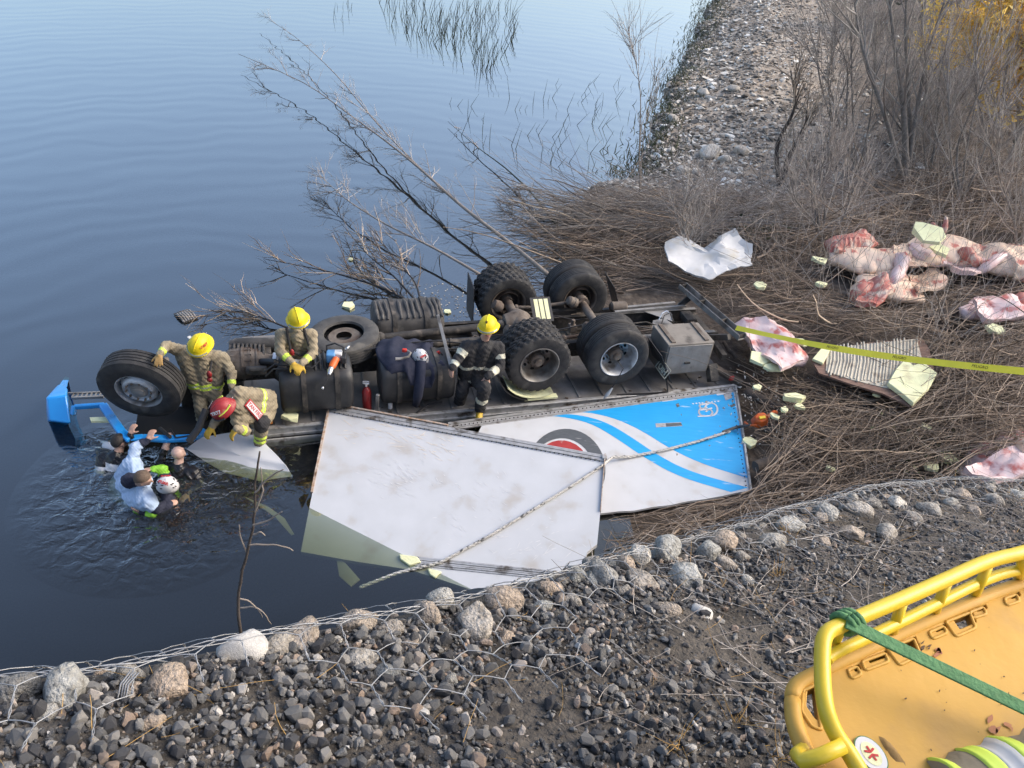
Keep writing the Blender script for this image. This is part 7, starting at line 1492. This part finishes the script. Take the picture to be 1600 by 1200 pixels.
# ivy-like leaves in the brush near the gabion
def leaves(n, cx, cy, sx, sy, zlo, zhi, size, mat, name, label):
    x, y = rng.normal(cx, sx, n), rng.normal(cy, sy, n); c = np.array([PZ(a, b, zz)[:] for a, b, zz in zip(x, y, rng.uniform(zlo, zhi, n))]); Rm = rot_rand(n, 1.2)
    q = np.array([(-1, 0, 0), (0, -.55, .1), (1, 0, 0), (0, .55, .1)])*size; V = (np.einsum('nij,vj->nvi', Rm, q)*rng.uniform(.6, 1.3, n)[:, None, None] + c[:, None]).reshape(-1, 3); F = np.arange(n*4).reshape(n, 4)
    o = mobj(name, np_mesh(name, V, [F], np.repeat(rng.random(n), 4)), M_[mat]); return tag(o, label, 'leaves', kind='stuff')
leaves(420, 1470, 690, 45, 40, .25, .7, .045, 'leaf_green', 'ivy_leaves', 'green ivy leaves trailing in the brush above the gabion')
leaves(160, 1190, 355, 25, 10, .5, .8, .06, 'leaf_green', 'bramble_leaves', 'green bramble leaves behind the crumpled white sheet')
leaves(160, 915, 655, 400, 100, -1, -1, .001, 'leaf_green', 'dead_leaves', 'dead leaves') if False else None
# golden tree at the far corner, sunlight painted into its leaf colour
def leafy(label, base, top, crown, n, mat, r=.12, size=.16):
    root = empty('golden_tree', base, label, 'tree'); m = MB(); d = Vector(top) - Vector(base); m.tube([d*t + Vector((.15*math.sin(t*5), 0, 0)) for t in np.linspace(0, 1, 8)], [r*(1 - .7*t) for t in np.linspace(0, 1, 8)], 9); m.build('trunk', M_['bark_pale'], root, ang=180)
    S = np.array([[(d*t)[:] for t in np.linspace(0.15, 1, 8)]]); A = children(S, 60, 1.2, 3.2, .8, 7, .2, (0, 0, .3), .05); Bc = children(A, 500, .5, 1.4, .5, 6, .3, (0, 0, .1)); tag(np_obj('branches', [tubes_np(A, .03, .01, 4), tubes_np(Bc, .012, .004, 3)], M_['dry_grass'], root), kind='stuff')
    tips = Bc[:, 2:].reshape(-1, 3); c = tips[rng.integers(0, len(tips), n)] + rng.normal(0, .12, (n, 3)); Rm = rot_rand(n, 3); q = np.array([(-1, 0, 0), (0, -.3, .05), (1, 0, 0), (0, .3, .05)])*size
    V = (np.einsum('nij,vj->nvi', Rm, q)*rng.uniform(.4, 1.2, n)[:, None, None] + c[:, None]).reshape(-1, 3); o = mobj('crown', np_mesh('crown', V, [np.arange(n*4).reshape(n, 4)], np.repeat(rng.random(n), 4)), M_[mat], root); tag(o, kind='stuff')
b = gp(1592, 215); leafy('golden willow with sunlight painted into its leaves in the top right corner', b, PYp(1580, -20, b.y), 3, 15000, 'golden_sunlit_leaf', size=.10)
b = gp(1670, 260); leafy('golden bush with painted sunlit leaves just under the willow at the right edge', b, PYp(1640, 60, b.y), 3, 3500, 'golden_sunlit_leaf')
b = gp(1440, 30); leafy('olive green leafy tree at the top of the gravel bar', b, PYp(1440, -60, b.y), 3, 4000, 'leaf_green')
# --- stones of the gravel bar
n = 14000; yv = 19 + (52 - 19)*rng.random(n)**1.5; xv = np.interp(yv, _sy, _sx) + np.abs(rng.normal(.2, 3.2, n)); p = np.stack([xv, yv, ground_z(xv, yv) + .01], -1); sz = np.clip(rng.lognormal(math.log(.06), .55, n), .02, .22)
o = scatter('bar_stones', [hull(10, 500 + i, (1, .7, .4)) for i in range(10)], p, sz, rng.random(n), M_['shore_pebble'], None, .35); tag(o, 'pale stones strewn thickly over the gravel bar', 'stones', kind='stuff')
for x, y, rp, lab in ((1041, 102, 13, 'boulder at the water edge of the gravel bar, highest in view'), (1050, 190, 9, 'boulder halfway up the gravel bar near the weeds'), (1107, 245, 15, 'largest pale boulder low on the gravel bar'), (1130, 252, 9, 'small boulder touching the largest pale boulder'), (1157, 240, 12, 'grey boulder right of the largest pale boulder'), (1066, 272, 11, 'boulder lowest on the gravel bar'), (1145, 142, 8, 'small boulder alone in the middle of the gravel bar'), (1048, 237, 7, 'little round stone left of the largest pale boulder'), (1098, 148, 8, 'dull boulder left of the lone small boulder')):
    c = gp(x, y); dep = float(cam_depth(np.array(c))); r = rp*1.35*dep/FPX; me = cobble_mesh(x); me.materials.clear(); me.materials.append(M_['boulder']); o = mobj('boulder', me, None); o.location = c + Vector((0, 0, r*.32)); o.scale = (r,)*3; o.rotation_euler = (0, 0, random.uniform(0, 6)); tag(o, lab, 'boulder', 'boulders on the gravel bar')
# --- dry twigs and straw on the near slope
s, w = bank_sample(2600, -.12, 1.5); pb_ = bank_pt(s, w, .02); pj = proj_np(pb_); k = (pj[:, 0] > 860) & (pj[:, 0] < 1650) & (pj[:, 1] < 1150) & (rng.random(len(pb_)) < np.clip((pj[:, 0] - 820)/300, .1, 1)); pb_ = pb_[k]; n = len(pb_)
a = rng.normal(-.3, .9, n) + np.where(rng.random(n) < .5, math.pi, 0); D = np.stack([np.cos(a), np.sin(a), -.41*np.sin(a) - .12*np.cos(a) + rng.normal(.08, .12, n)], -1); P = grow_paths(pb_, D, rng.uniform(.05, .28, n), 6, .35, (0, 0, -.05)); r = rng.uniform(.0006, .0018, n)
o = np_obj('dry_twigs', [tubes_np(P, r, r*.5, 3)], M_['twigs_grey'], bank); tag(o, kind='stuff')
s, w = bank_sample(500, 0, 1.6); pb_ = bank_pt(s, w, .01); n = len(pb_); a = rng.uniform(0, 6.28, n); D = np.stack([np.cos(a), np.sin(a), rng.normal(.1, .2, n)], -1); P = grow_paths(pb_, D, rng.uniform(.03, .16, n), 5, .3); o = np_obj('straw', [tubes_np(P, .0008, .0005, 3)], M_['dry_grass'], bank); tag(o, kind='stuff')
for x, y in ((1215, 905), (1150, 1130), (1215, 1190), (1060, 1170), (1225, 830)):
    b = PPL(x, y, GP0, GN); n = 16; D = np.concatenate([rng.normal(0, .7, (n, 2)), np.ones((n, 1))], 1); P = grow_paths(np.repeat(np.array(b)[None], n, 0) + rng.normal(0, .01, (n, 3)), D, rng.uniform(.03, .11, n), 5, .3); o = np_obj('grass_tuft', [tubes_np(P, .001, .0004, 3)], M_['dry_grass'], None, b); o.location = b
    tag(o, {1215: 'dry golden grass tuft beside the litter rail' if y == 905 else 'dry grass tuft below the litter end loop', 1150: 'dry grass tuft left of the litter end', 1060: 'dry grass tuft on the lower gravel', 1225: 'dry golden grass tuft near the gabion wire'}[x], 'grass')
